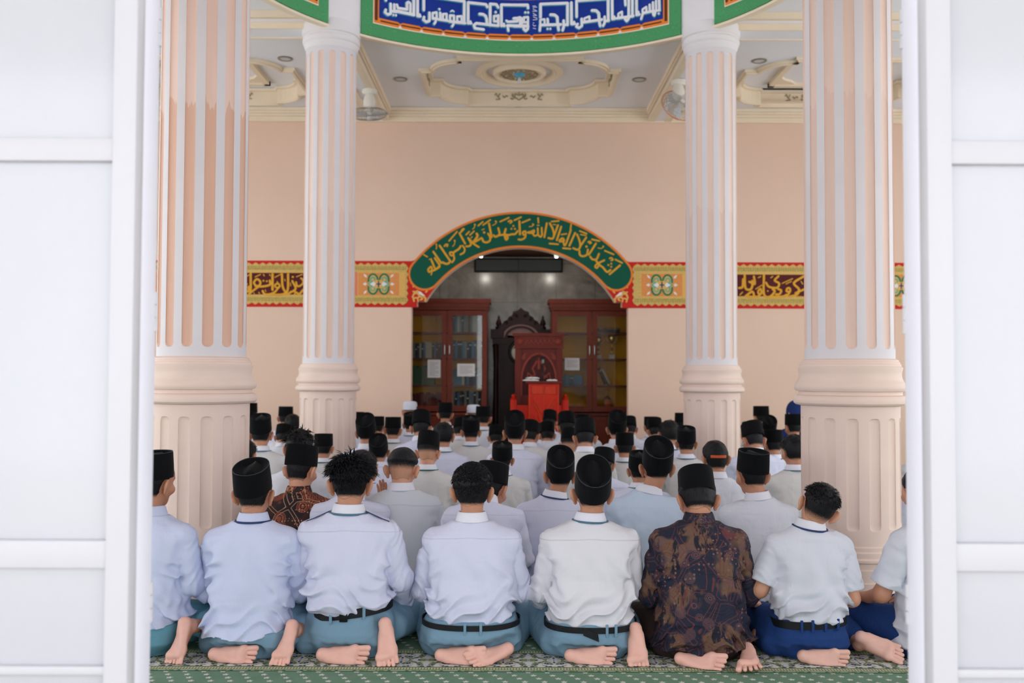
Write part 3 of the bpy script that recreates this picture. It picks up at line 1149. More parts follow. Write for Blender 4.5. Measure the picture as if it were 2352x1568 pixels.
def ring_panel(mid, half, label, blue=True, text=False):
    root = empty('calligraphy_panel', (0, 0, 0))
    tag(root, label, 'wall panel', 'painted panels round the drum')
    a0, a1 = mid - half, mid + half
    m_ = MB()
    seg_band(m_, a0, a1, ZG0, 5.40, 0.02, 32)
    m_.obj('green_border', M['green_ring'], root)
    e = 0.052
    m_ = MB()
    seg_band(m_, a0 + e, a1 - e, ZO0 - 0.012, ZO1 + 0.09, 0.026, 32)
    m_.obj('pale_liner', M['cream'], root)
    m_ = MB()
    seg_band(m_, a0 + e + .004, a1 - e - .004, ZO0, ZO1 + 0.08, 0.030, 32)
    m_.obj('orange_frame', M['orange'], root)
    b0, b1 = a0 + e + .026, a1 - e - .026
    m_ = MB()
    seg_band(m_, b0, b1, ZO0 + 0.056, ZO1 + 0.012, 0.034, 32)
    m_.obj('field', M['ring_blue'] if blue else M['tan_orange'], root)
    f = ringf(RR - 0.030)
    nl = max(1, round((b1 - b0) * RR / 0.245))
    ln, tr_ = MB(), MB()
    st = (b1 - b0) / nl
    fb = ringf(RR - 0.0335)
    for k in range(nl):
        p = b0 + st * k
        for z in (ZO0 + 0.028, ZO1 + 0.040):
            segs = [(p + st * q, z) for q in np.linspace(0.12, 0.88, 5)]
            ln.stroke(segs, 0.013, f, 0.003)
    for k in range(1, nl):
        p = b0 + st * k
        tr_.prism([(p - .011, ZO0 - 0.008), (p + .011, ZO0 - 0.008), (p, ZO0 + 0.022)], f, 0.003)
    nt_ = MB()
    for k in range(1, nl):
        p = b0 + st * k
        nt_.prism([(p - .014, ZO0 + 0.060), (p, ZO0 + 0.040), (p + .014, ZO0 + 0.060)], fb, 0.0012)
    if nl > 1:
        nt_.obj('field_notch', M['ring_blue'] if blue else M['tan_orange'], root)
    for p in (b0 - .013, b1 + .013):
        ln.stroke([(p, ZO0 + 0.03), (p, 5.2)], 0.012, f, 0.003)
    ln.obj('brown_line', M['brown_line'], root)
    if nl > 1:
        tr_.obj('white_tip', M['petal'], root)
    if text:
        Z1 = [([(270, -20), (272, 25)], 44), ([(272, 168), (258, 205), (300, 240), (345, 225), (345, 80)], 42), ([(345, 185), (400, 196), (400, 90)], 42),
              ([(400, 196), (440, 200)], 40), ([(385, 246), (386, 247)], 36), ([(425, 250), (426, 251)], 36), ([(440, 95), (455, 145), (595, 165), (592, 70), (620, 55), (645, 80), (645, 225)], 42),
              ([(440, 190), (700, 245)], 48), ([(697, -30), (697, 245)], 46), ([(755, -30), (755, 262), (795, 266)], 46), ([(790, 240), (792, 266)], 34),
              ([(850, -30), (850, 170)], 44), ([(855, 278), (845, 318), (885, 352), (935, 335), (937, 215)], 42),
              ([(985, 220), (1045, 208), (1047, 305), (985, 290), (985, 220)], 36), ([(1035, 310), (1030, 350), (1008, 382)], 36), ([(1100, 215), (1103, 320)], 40), ([(1088, 160), (1089, 161)], 38),
              ([(1140, 235), (1197, 232), (1198, 330), (1140, 318), (1140, 235)], 36), ([(985, 300), (1212, 334)], 40), ([(1250, 255), (1310, 258), (1308, 348), (1250, 338), (1250, 255)], 36),
              ([(1305, 350), (1300, 392), (1280, 420)], 36), ([(1262, 196), (1285, 180), (1310, 198)], 20), ([(1358, 272), (1425, 268), (1428, 355), (1360, 350), (1358, 272)], 36),
              ([(1240, 345), (1480, 372)], 42), ([(1465, 372), (1468, 45), (1000, -22)], 44), ([(1525, 372), (1525, 62), (1795, 92), (1818, 130)], 44), ([(1525, 368), (1572, 374)], 40), ([(1562, 345), (1564, 372)], 34),
              ([(1700, 235), (1748, 238), (1790, 262), (1808, 310), (1812, 385)], 44), ([(1985, 412), (1652, 372), (1612, 402), (1628, 448), (1762, 466)], 42), ([(1985, 412), (1985, 255)], 42),
              ([(1860, 405), (1862, 84), (1955, 92), (1982, 135)], 44), ([(1920, 265), (1980, 262), (1978, 345), (1920, 345), (1920, 265)], 36), ([(1945, 205), (1946, 206)], 40),
              ([(2032, 412), (2032, 97), (2200, 100), (2400, 102)], 44), ([(2032, 408), (2080, 414)], 40), ([(2070, 380), (2072, 412)], 34),
              ([(2110, 335), (2128, 352), (2275, 345), (2275, 300), (2310, 285), (2340, 300), (2342, 380)], 40), ([(2120, 408), (2400, 412)], 44), ([(2125, 408), (2138, 482)], 40)]
        Z2 = [([(0, 258), (55, 255), (82, 280), (85, 345)], 38), ([(0, 357), (185, 358)], 40), ([(130, 245), (185, 240), (185, 305), (130, 310), (130, 245)], 30), ([(182, 300), (182, 390), (155, 416), (128, 392), (126, 360)], 36),
              ([(150, 180), (151, 181)], 32), ([(186, 180), (187, 181)], 32), ([(-10, 86), (180, 84), (185, 125)], 36),
              ([(345, 275), (400, 268), (402, 335), (345, 338), (345, 275)], 28), ([(345, 340), (338, 412)], 34), ([(440, 265), (445, 335)], 34), ([(440, 390), (441, 391)], 30), ([(476, 390), (477, 391)], 30),
              ([(480, 210), (530, 212), (566, 240), (572, 330), (585, 405)], 38), ([(345, 342), (612, 335)], 38), ([(348, 240), (348, 75), (700, 62), (700, 340)], 38), ([(650, 285), (650, 365), (636, 408)], 36), ([(650, 338), (700, 338)], 36),
              ([(750, 55), (752, 328), (795, 326)], 38), ([(785, 300), (786, 326)], 30), ([(820, 235), (818, 32), (1225, 5), (1230, 5)], 36), ([(832, 328), (815, 360), (850, 380), (888, 352), (885, 262)], 34),
              ([(920, 258), (985, 232), (988, 288), (922, 300), (920, 258)], 28), ([(1020, 155), (1072, 156), (1108, 190), (1114, 290), (1128, 352)], 38), ([(895, 308), (1148, 272)], 38), ([(1185, 235), (1185, 310), (1165, 352)], 34), ([(1185, 292), (1240, 285)], 34),
              ([(1230, -10), (1232, 288)], 38), ([(1282, -20), (1285, 265), (1322, 258)], 36), ([(1310, 230), (1312, 256)], 28), ([(1365, 195), (1410, 170), (1412, 238), (1362, 245), (1365, 195)], 28), ([(1348, 255), (1560, 225)], 36),
              ([(1450, -20), (1458, 85)], 34), ([(1500, -20), (1500, 258), (1476, 290), (1450, 262)], 36), ([(1547, -20), (1548, 232)], 36), ([(1600, -20), (1602, 212), (1640, 205)], 36), ([(1624, 170), (1626, 200)], 28),
              ([(1680, 140), (1728, 108), (1732, 168), (1682, 190), (1680, 140)], 28), ([(1685, 190), (1662, 262)], 32), ([(1690, 188), (1815, 160)], 34), ([(1772, 80), (1776, 165)], 32), ([(1815, 50), (1820, 205), (1835, 218), (1850, 165)], 32), ([(1825, 160), (1905, 150)], 30), ([(1895, -10), (1900, 150)], 34), ([(1855, 30), (1858, 150)], 30), ([(1890, 192), (1891, 193)], 28)]
        ZS = [[(245, 95), (285, 95)], [(250, 112), (300, 108)], [(250, 130), (300, 160), (245, 160)], [(250, 185), (295, 215), (250, 215)], [(255, 235), (300, 250), (300, 268), (250, 272)], [(250, 310), (262, 312)], [(248, 330), (262, 352), (285, 345)], [(250, 378), (285, 385)]]
        tx, sh_, sm = MB(), MB(), MB()
        ft, fs = ringf(RR - 0.034), ringf(RR - 0.034)

        def conv(pts, sc_, ox, oy):
            return [to_ring(ox + p[0] / sc_, oy + p[1] / sc_) for p in pts]
        # strokes live in (angle, height): work in arc length so that pens are round
        def fpen(r):
            return lambda u, v, w_: ((r - w_) * math.sin(u / RR), RC + (r - w_) * math.cos(u / RR), v)
        for lst, sc_, ox in ((Z1, 6.533, 840), (Z2, 5.6, 1180)):
            for pts, wd in lst:
                q = [(a * RR, z) for a, z in conv(pts, sc_, ox, 0)]
                q = [(a, min(z, ZO1 - 0.005)) for a, z in q]
                pen = wd / sc_ / 214.0 * 0.92
                tx.stroke(q, pen, fpen(RR - 0.035), 0.014)
                sh_.stroke([(a - 0.003, z - 0.002) for a, z in q], pen + 0.014, fpen(RR - 0.034), 0.002)
        for pts in ZS:
            q = [(a * RR, z) for a, z in conv(pts, 5.6, 1180, 0)]
            sm.stroke(q, 0.006, fpen(RR - 0.034), 0.003)
        tx.obj('lettering', M['letter_white'], root)
        sh_.obj('letter_outline', M['letter_cyan'], root)
        sm.obj('small_lettering', M['letter_white'], root)['label'] = 'thin vertical chapter note in small white script'
    return root


ring_panel(0.0, PA, 'blue panel of white square calligraphy in a green border, high above the arch', text=True)
ring_panel(rad(-89), rad(40), 'green bordered drum panel curving away above the left columns')
ring_panel(rad(89), rad(40), 'green bordered drum panel curving away above the right columns')

# ------------------------------------------------------------------ painted band along the back wall
zt, zb = at(1195, 600.5, WY).z, at(1195, 706.5, WY).z
Zm = (zt + zb) / 2
bh = zt - zb


def band(name, x0, x1, label, panels):
    """panels: (kind, x0, x1)"""
    root = empty(name, (0, 0, 0))
    tag(root, label, 'painted frieze', 'painted friezes along the back wall')
    MB().box((x0, WY - 0.008, zb), (x1, WY, zt)).obj('red_ground', M['red'], root)
    lc = MB()
    li = MB()
    a, b = (x0 + 0.05, panels[0][2]) if x0 < -7 else (panels[0][1], x1 - 0.05)
    z0, z1 = zb + 0.06, zt - 0.055
    n = round((b - a) / 0.095)
    st = (b - a) / n
    m2 = 6
    wv_ = ((0.0, 0.0), (0.25, 0.016), (0.5, 0.03), (0.75, 0.016))
    poly = [(a + st * (k + q), z1 + e) for k in range(n) for q, e in wv_]
    poly += [(b + e, z1 - (z1 - z0) * (k + q) / m2) for k in range(m2) for q, e in ((0.0, 0.0), (0.5, 0.022))]
    poly += [(b - st * (k + q), z0 - e) for k in range(n) for q, e in wv_]
    poly += [(a - e, z0 + (z1 - z0) * (k + q) / m2) for k in range(m2) for q, e in ((0.0, 0.0), (0.5, 0.022))]
    lc.prism(poly, wallf(WY - 0.008), 0.004)
    lc.obj('lace_border', M['lace'], root)
    dl = MB()
    fl = wallf(WY - 0.012)
    for k in range(n):
        xm = a + st * (k + .5)
        if abs(xm) > 5.6:
            continue
        for sg, ze in ((-1, z1), (1, z0)):
            dl.stroke([(xm - .036, ze + sg * .012), (xm - .036, ze + sg * .060), (xm + .036, ze + sg * .060), (xm + .036, ze + sg * .012)], 0.006, fl, 0.001)
            dl.stroke([(xm - .018, ze + sg * .034), (xm, ze + sg * .018), (xm + .018, ze + sg * .034), (xm, ze + sg * .050), (xm - .018, ze + sg * .034)], 0.005, fl, 0.001)
    dl.obj('lace_pattern', simple('olive_lace_line_paint', rgb(128, 124, 48), 0.6, 0.1, 30), root)
    for kind, a, b in panels:
        f = wallf(WY - 0.012)
        if kind == 'flower':
            MB().box((a + 0.09, WY - 0.0135, zb + 0.150), (b - 0.02, WY - 0.012, zt - 0.150)).obj('rim_line', M['goldpale'], root)
            MB().box((a + 0.10, WY - 0.0150, zb + 0.160), (b - 0.10, WY - 0.0135, zt - 0.160)).obj('orange_field', M['tan_orange'], root)
            cx = (a + b) / 2
            f2 = wallf(WY - 0.0150)
            g, te, pe, nv, gd = MB(), MB(), MB(), MB(), MB()
            hh = (bh - 0.34) / 2
            for sx in (-1, 1):
                gd.prism([(cx + sx * (0.055 + 0.075 * math.cos(t)) + sx * 0.01, Zm + hh * 0.97 * math.sin(t)) for t in np.linspace(0, 2 * PI, 20)[:-1]], f2, 0.0008)
                for sz in (-1, 1):
                    g.stroke([(cx + sx * (0.075 + 0.062 * math.cos(t)), Zm + sz * (0.052 + 0.082 * math.sin(t))) for t in np.linspace(-0.2, PI * 0.95, 10)], 0.024, wallf(WY - 0.0158), 0.002)
                    te.stroke([(cx + sx * (0.072 + (0.040 - 0.02 * t) * math.cos(t * 4.2 - 0.6)), Zm + sz * (0.060 + (0.040 - 0.018 * t) * math.sin(t * 4.2 - 0.6))) for t in np.linspace(0, 1, 9)], 0.018, wallf(WY - 0.0158), 0.002)
                    pe.prism([(cx + sx * (0.155 + p[0]), Zm + sz * (0.085 + p[1])) for p in ((0, 0), (0.012, 0.035), (0.048, 0.052), (0.036, 0.016))], f2, 0.002)
                te.prism([(cx + sx * (0.03 + p[0]), Zm + p[1]) for p in ((0.0, 0), (0.05, 0.045), (0.125, 0.0), (0.05, -0.045))], wallf(WY - 0.0158), 0.001)
                pe.prism([(cx + sx * (0.035 + p[0]), Zm + p[1]) for p in ((0.0, 0), (0.03, 0.034), (0.085, 0.0), (0.03, -0.034))], wallf(WY - 0.0168), 0.001)
                pe.prism([(cx + sx * (0.165 + p[0]), Zm + p[1]) for p in ((-0.01, 0), (0.015, 0.022), (0.05, 0.0), (0.015, -0.022))], f2, 0.002)
            nv.stroke([(cx - 0.028, Zm), (cx + 0.028, Zm)], 0.014, wallf(WY - 0.0178), 0.001)
            nv.stroke([(cx, Zm - 0.032), (cx, Zm + 0.032)], 0.014, wallf(WY - 0.0178), 0.001)
            gd.obj('gold_ground', M['goldpale'], root)
            g.obj('leaf', M['dkgreen'], root)
            te.obj('curl', M['teal'], root)
            pe.obj('petal', M['petal'], root)
            nv.obj('cross', M['navy'], root)
        else:
            MB().box((a - 0.02, WY - 0.0135, zb + 0.150), (b + 0.02, WY - 0.012, zt - 0.150)).obj('rim_line', M['goldpale'], root)
            MB().box((a, WY - 0.0150, zb + 0.165), (b, WY - 0.0135, zt - 0.165)).obj('maroon_field', M['maroon'], root)
            pen = MB()
            lst, sc_, ox, oy, k_ = kind
            for pts, wd in lst:
                q = [at(ox + p[0] / sc_, oy + p[1] / sc_, WY) for p in curve_pts(pts)]
                pen.stroke([(p.x, p.z) for p in q], wd / sc_ / 171.0 * k_, wallf(WY - 0.0150), 0.004)
            pen.obj('lettering', M['gold'], root)
    return root


T5 = [([(62, 290), (70, 470), (85, 510), (120, 508), (122, 450)], 26), ([(152, 280), (152, 470), (140, 545)], 30), ([(100, 415), (101, 416)], 26),
      ([(215, 430), (195, 395), (235, 350), (280, 385), (270, 430), (225, 445)], 26), ([(215, 440), (300, 448), (405, 425), (405, 370)], 28), ([(270, 440), (200, 490), (130, 545)], 26),
      ([(320, 372), (321, 373)], 24), ([(365, 378), (366, 379)], 24), ([(440, 285), (440, 490)], 30), ([(480, 455), (475, 425), (515, 410), (535, 440), (520, 462), (480, 455)], 24),
      ([(525, 455), (470, 520), (400, 550), (335, 545), (310, 505)], 26), ([(565, 285), (572, 440), (610, 520), (640, 545), (690, 515)], 28), ([(645, 285), (642, 480), (600, 540), (520, 556), (400, 550)], 28),
      ([(700, 375), (745, 470), (700, 515)], 26), ([(706, 322), (707, 323)], 26), ([(720, 505), (790, 545), (835, 500), (870, 470)], 28), ([(732, 545), (733, 546)], 24), ([(750, 390), (765, 440), (800, 440), (840, 405), (840, 360), (815, 340)], 24),
      ([(88, 322), (150, 284)], 12), ([(212, 322), (282, 288)], 12), ([(470, 328), (562, 278)], 12), ([(755, 320), (832, 288)], 12), ([(500, 380), (512, 400), (495, 398)], 10), ([(320, 290), (330, 305)], 14), ([(400, 290), (410, 305)], 12), ([(260, 525), (268, 540)], 14), ([(195, 530), (202, 545)], 10), ([(90, 350), (96, 372)], 10), ([(600, 350), (606, 375)], 10), ([(675, 400), (680, 440)], 10), ([(345, 490), (352, 515)], 10)]
T6 = [([(958, 282), (985, 272), (990, 212)], 17), ([(1002, 180), (1008, 282), (1050, 292), (1065, 250), (1062, 225)], 17), ([(1075, 190), (1082, 250), (1040, 232)], 16),
      ([(1010, 345), (1062, 310), (1072, 350), (1020, 348)], 17), ([(1110, 305), (1128, 288), (1135, 325), (1112, 325), (1110, 305)], 15), ([(1135, 322), (1100, 352), (1040, 350)], 16),
      ([(1155, 180), (1155, 330), (1200, 352), (1240, 310), (1225, 292)], 17), ([(1270, 188), (1240, 222), (1275, 245), (1258, 280), (1195, 272), (1172, 240)], 16),
      ([(1268, 290), (1292, 302), (1278, 330), (1250, 332)], 16), ([(1200, 352), (1300, 350), (1335, 335)], 17), ([(1340, 285), (1360, 285), (1362, 308), (1335, 308), (1340, 285)], 15),
      ([(1362, 310), (1335, 345), (1280, 352)], 15), ([(1470, 190), (1392, 242), (1432, 290), (1418, 332), (1360, 350)], 17), ([(1405, 322), (1475, 292), (1500, 280)], 16),
      ([(1090, 290), (1150, 252)], 8), ([(1300, 245), (1382, 208)], 8), ([(1330, 250), (1372, 230)], 7), ([(965, 335), (985, 315)], 8), ([(1110, 200), (1130, 190)], 8), ([(1185, 305), (1186, 306)], 12), ([(1425, 350), (1426, 351)], 12), ([(1445, 350), (1446, 351)], 12), ([(1450, 230), (1462, 250)], 8), ([(1210, 200), (1225, 190)], 8), ([(1080, 352), (1090, 345)], 9)]
bxl = at(945, 650, WY).x
bxr = at(1444, 650, WY).x
f_l0, f_l1 = at(806, 650, WY).x, at(934, 650, WY).x
t_l0, t_l1 = at(480, 650, WY).x, at(745, 650, WY).x
f_r0, f_r1 = at(1456, 650, WY).x, at(1584, 650, WY).x
t_r0, t_r1 = at(1650, 650, WY).x, at(1930, 650, WY).x
g_r0, g_r1 = at(2005, 650, WY).x, at(2133, 650, WY).x
g_l0, g_l1 = at(258, 650, WY).x, at(386, 650, WY).x
lb = band('painted_frieze', -7.5, bxl, 'red and gold painted frieze with maroon script panel, left of the arch',
          [('flower', f_l0, f_l1), ((T5, 5.737, 550, 580, 1.05), t_l0, t_l1), ('flower', g_l0, g_l1)])
rb = band('painted_frieze', bxr, 7.5, 'red and gold painted frieze with maroon script panel, right of the arch',
          [('flower', f_r0, f_r1), ((T6, 3.459, 1420, 580, 1.05), t_r0, t_r1), ('flower', g_r0, g_r1)])
for root, x0, x1, sg in ((lb, t_l1, f_l0, 1), (rb, f_r1, t_r0, -1)):
    MB().box((x0 + 0.0, WY - 0.0142, zb + 0.15), (x1 + 0.09, WY - 0.012, zt - 0.15)).obj('salmon_field', simple('salmon_panel_paint', rgb(222, 128, 104), 0.6, 0.04), root)
    MB().prism([((x0 + x1) / 2 + 0.04 + a, Zm + b) for a, b in ((-0.17, 0), (0, 0.10), (0.17, 0), (0, -0.10))], wallf(WY - 0.0142), 0.002).obj('diamond', M['maroon'], root)

# ------------------------------------------------------------------ painted arch over the niche
root = empty('arch_inscription', (0, 0, 0))
tag(root, 'deep green arch panel of gold script curving over the niche opening', 'arch panel')
oc, orr = at(1195, 805, WY), 318.5 / 2200 * WY
ic, ir = at(1195, 822, WY), 256.0 / 2200 * WY


def arch_poly(d, cap):
    """lens-ended band between the two arcs, inset by d"""
    pts = []
    tO = rad(38.5) + cap
    for t in np.linspace(PI - tO, tO, 40):
        pts.append((oc.x + (orr - d) * math.cos(t), oc.z + (orr - d) * math.sin(t)))
    tI = rad(41.5) + cap
    a_end = pts[-1]
    i_st = (ic.x + (ir + d) * math.cos(tI), ic.z + (ir + d) * math.sin(tI))

    def bulge(p, q, k):
        p, q = Vector(p), Vector(q)
        c = (p + q) / 2
        r = (p - q).length / 2
        d0 = (p - c).normalized()
        n = Vector((d0.y, -d0.x)) * k
        return [tuple(c + d0 * r * math.cos(t) + n * r * math.sin(t)) for t in np.linspace(0, PI, 16)[1:-1]]
    pts += bulge(a_end, i_st, 1)
    for t in np.linspace(tI, PI - tI, 40):
        pts.append((ic.x + (ir + d) * math.cos(t), ic.z + (ir + d) * math.sin(t)))
    pts += bulge(pts[-1], pts[0], 1)
    return pts


# red spandrels behind the ends
for sx, (xa, xb_) in ((-1, (bxl, x2l)), (1, (bxr, x2r))):
    sp = []
    zz = at(1195, 706.5, WY).z
    sp.append((xa, zz))
    sp.append((xa, zt))
    pA = (oc.x + sx * orr * math.cos(rad(41)), oc.z + orr * math.sin(rad(41)))
    sp.append(pA)
    for t in np.linspace(rad(44), th0, 9):
        sp.append((arc_c.x + sx * (arc_r + 0.002) * math.cos(t), arc_c.z + (arc_r + 0.002) * math.sin(t)))
    sp.append((xb_, zs))
    sp.append((xb_, zz))
    MB().prism(sp, wallf(WY), 0.010).obj('red_spandrel', M['red'], root)
    orn, bud = MB(), MB()
    fo = wallf(WY - 0.010)

    def S(px, py):
        p = at(940 + px / 6.273, 470 + py / 6.273, WY)
        cx = at(1195, 650, WY).x
        return (p.x if sx < 0 else 2 * cx - p.x, p.z)
    for pts, wd in (([(70, 880), (60, 960), (90, 990)], 24), ([(70, 1060), (90, 1020), (130, 1010), (100, 1060), (60, 1080)], 22), ([(60, 1180), (70, 1110), (110, 1090), (160, 1150)], 24), ([(170, 1060), (230, 1070), (270, 1110), (240, 1090)], 24),
                    ([(200, 1150), (260, 1170), (310, 1140), (340, 1090), (350, 1140), (310, 1190)], 26), ([(110, 1200), (130, 1150), (170, 1160), (160, 1200), (200, 1220)], 22), ([(60, 1250), (90, 1260), (120, 1240)], 24), ([(190, 1210), (240, 1200), (260, 1240), (240, 1260)], 22),
                    ([(50, 1330), (70, 1280), (120, 1270), (150, 1320)], 26), ([(70, 1390), (60, 1350), (100, 1340)], 24), ([(130, 1390), (120, 1340), (170, 1320), (190, 1360), (160, 1370)], 22), ([(200, 1320), (240, 1350), (230, 1390)], 26)):
        orn.stroke([S(*p) for p in pts], wd / 6.273 / 171, fo, 0.003)
    for c in ((170, 1110), (175, 1280)):
        bud.prism([S(c[0] + a, c[1] + b) for a, b in ((-48, -35), (-10, -28), (30, 10), (60, 35), (10, 30), (-30, 10))], wallf(WY - 0.013), 0.002)
    orn.obj('scrollwork', M['goldpale'], root)
    bud.obj('bud', M['petal'], root)
MB().prism(arch_poly(-0.010, 0.0), wallf(WY), 0.014).obj('orange_rim', M['orange'], root)
MB().prism(arch_poly(0.018, 0.0), wallf(WY - 0.014), 0.004).obj('green_field', M['green_arch'], root)
A3 = [([(210, 722), (262, 752)], 20), ([(348, 678), (462, 842)], 28), ([(370, 772), (440, 880), (400, 925)], 28), ([(322, 802), (378, 935)], 28), ([(285, 970), (275, 935), (318, 895), (328, 945), (292, 972)], 28), ([(300, 962), (375, 940), (440, 885)], 28), ([(290, 790), (322, 780)], 14), ([(330, 965), (318, 1012)], 18),
      ([(440, 592), (572, 785), (590, 822), (542, 855), (480, 832)], 30), ([(590, 690), (625, 690), (640, 725), (605, 735), (588, 710), (590, 690)], 26), ([(640, 725), (650, 785), (618, 832)], 26), ([(640, 690), (682, 662), (702, 650), (722, 632), (742, 598)], 28), ([(770, 592), (800, 640), (788, 690), (738, 720)], 24), ([(392, 570), (396, 600), (392, 640)], 14), ([(390, 572), (391, 573)], 24), ([(508, 600), (530, 575), (555, 578), (545, 602)], 24), ([(575, 525), (690, 390)], 22), ([(655, 520), (656, 521)], 26), ([(660, 530), (650, 575), (628, 602)], 12),
      ([(725, 412), (806, 562)], 28), ([(740, 402), (790, 352)], 24), ([(752, 372), (778, 345)], 18), ([(850, 482), (890, 560), (868, 598), (822, 602)], 28), ([(972, 420), (985, 452), (950, 510), (918, 545)], 34), ([(868, 500), (925, 562), (1002, 612)], 28), ([(918, 552), (980, 520), (1042, 482)], 28), ([(820, 435), (865, 390)], 20), ([(875, 440), (935, 385)], 20), ([(890, 482), (908, 465)], 14), ([(945, 290), (946, 291)], 28), ([(948, 300), (935, 335), (915, 355)], 12),
      ([(1052, 490), (1072, 535), (1120, 545), (1162, 520), (1165, 470), (1138, 420)], 28), ([(1080, 402), (1081, 403)], 34), ([(1150, 275), (1188, 470)], 30), ([(995, 305), (1060, 250)], 22), ([(1065, 295), (1168, 222)], 22), ([(1048, 367), (1080, 352)], 14),
      ([(1282, 340), (1300, 425), (1245, 465), (1215, 442)], 28), ([(1390, 352), (1372, 430), (1395, 505), (1420, 475), (1380, 440)], 30), ([(1245, 462), (1290, 446), (1380, 432), (1430, 440), (1480, 428), (1525, 425), (1562, 382)], 28), ([(1472, 350), (1473, 351)], 28), ([(1522, 350), (1523, 351)], 28), ([(1500, 308), (1501, 309)], 28), ([(1200, 302), (1240, 280), (1262, 250)], 12), ([(1245, 242), (1246, 243)], 26), ([(1310, 247), (1435, 190)], 22), ([(1428, 245), (1455, 232), (1480, 245), (1455, 268)], 24), ([(1587, 240), (1595, 430)], 30), ([(1515, 227), (1612, 182)], 22)]
A4 = [([(135, 430), (130, 400), (165, 385), (172, 420), (145, 440)], 26), ([(172, 425), (162, 475), (112, 505), (68, 502)], 26), ([(120, 262), (232, 215)], 22),
      ([(200, 402), (250, 390), (292, 372), (282, 408), (210, 408)], 26), ([(270, 412), (300, 452), (345, 438), (385, 466), (412, 428)], 26), ([(345, 342), (350, 440)], 26), ([(402, 335), (406, 440)], 26), ([(475, 270), (440, 470)], 28), ([(222, 318), (260, 315), (290, 288)], 12), ([(275, 285), (276, 286)], 26), ([(350, 195), (355, 262)], 22), ([(338, 300), (366, 300)], 14),
      ([(518, 270), (560, 350), (578, 430), (560, 490), (498, 482)], 28), ([(636, 298), (580, 450)], 28), ([(682, 320), (620, 512)], 28), ([(545, 246), (650, 236)], 22), ([(565, 288), (605, 292)], 12), ([(515, 562), (638, 572)], 24),
      ([(655, 520), (700, 485), (722, 520), (662, 535)], 28), ([(820, 370), (742, 582), (712, 540)], 28), ([(882, 410), (800, 592)], 28), ([(825, 290), (815, 362)], 22), ([(685, 432), (760, 422)], 20), ([(708, 628), (815, 638)], 24),
      ([(910, 430), (945, 520), (955, 605), (920, 650), (855, 628)], 28), ([(1042, 475), (955, 602)], 28), ([(950, 382), (1048, 420)], 22), ([(960, 432), (1040, 446)], 16),
      ([(945, 668), (950, 722), (992, 745), (1052, 720), (1066, 648)], 28), ([(1045, 605), (1046, 606)], 34), ([(1182, 560), (1080, 722)], 28), ([(1070, 540), (1095, 532), (1112, 552), (1090, 560)], 22), ([(1125, 502), (1232, 525)], 24),
      ([(1225, 710), (1190, 785), (1132, 788), (1100, 750)], 28), ([(1302, 802), (1205, 850), (1170, 890), (1198, 912), (1232, 855)], 26), ([(1180, 800), (1222, 860), (1282, 905), (1340, 970), (1390, 942)], 28), ([(1360, 870), (1361, 871)], 28), ([(1402, 895), (1403, 896)], 28), ([(1402, 850), (1403, 851)], 28), ([(1210, 625), (1260, 632), (1285, 612)], 12), ([(1285, 605), (1286, 606)], 26), ([(1310, 665), (1438, 718)], 22), ([(1380, 775), (1405, 768), (1425, 795), (1400, 805)], 22), ([(1528, 875), (1380, 1002)], 28), ([(1460, 790), (1560, 840)], 22)]
pen = MB()
for lst, sc_, ox, oy in ((A3, 6.273, 940, 470), (A4, 6.27, 1180, 470)):
    for pts, wd in lst:
        q = [at(ox + p[0] / sc_, oy + p[1] / sc_, WY) for p in curve_pts(pts)]
        pen.stroke([(p.x, p.z) for p in q], wd / sc_ / 171.0, wallf(WY - 0.018), 0.004)
pen.obj('lettering', M['gold'], root)
# ------------------------------------------------------------------ the niche behind the arch
NB = 14.75
structure(box_obj('wall_niche', (-1.95, NB, 0), (1.95, NB + 0.15, 4.1), M['marble']))
for s in (-1, 1):
    xs = sorted((s * 1.80, s * 1.95))
    structure(box_obj('wall_niche', (xs[0], WY + 0.18, 0), (xs[1], NB, 4.1), M['marble']))
structure(box_obj('ceiling_niche', (-1.95, WY + 0.18, 3.10), (1.95, NB, 3.22), wood('dark_brown_soffit_wood', rgb(58, 36, 24), rgb(84, 54, 36), 0.5)))
p0, p1 = at(1090, 624, NB - 0.1), at(1292, 594, NB - 0.1)
r = empty('display_panel', (0, 0, 0))
tag(r, 'long dark grey display bar mounted high on the marble niche wall', 'display panel')
MB().box((p0.x, NB - 0.12, p0.z), (p1.x, NB - 0.001, p1.z), 0.01).obj('housing', M['black_plastic'], r, True)
mid = (p0.x + p1.x) / 2
MB().box((p0.x + .02, NB - 0.126, p0.z + .02), (mid - .004, NB - 0.118, p1.z - .02)).obj('screen', M['dark_panel'], r)
MB().box((mid + .004, NB - 0.126, p0.z + .02), (p1.x - .02, NB - 0.118, p1.z - .02)).obj('screen', M['dark_panel'], r)
for px, sd in ((1105, 'left'), (1278, 'right')):
    p = at(px, 585, 13.6)
    r = empty('spotlight', (p.x, 13.6, 3.10))
    tag(r, 'small pale spotlight under the niche soffit, %s of the two' % sd, 'spotlight')
    MB().lathe([(0.0, 0.0), (0.03, 0.0), (0.03, -0.015), (0.012, -0.02), (0.012, -0.055)], 14).obj('stem', M['steel'], r, True)
    MB().lathe([(0.0, -0.15), (0.022, -0.145), (0.034, -0.11), (0.03, -0.07), (0.012, -0.05)], 16).obj('bulb', M['lamp_on'], r, True)
    pl = bpy.data.lights.new('niche_spot', 'POINT')
    pl.energy = 4
    pl.color = (1.0, 0.93, 0.82)
    pl.shadow_soft_size = 0.04
    lo_ = bpy.data.objects.new('lamp_light', pl)
    COL.objects.link(lo_)
    lo_.location = (p.x, 13.6, 2.88)


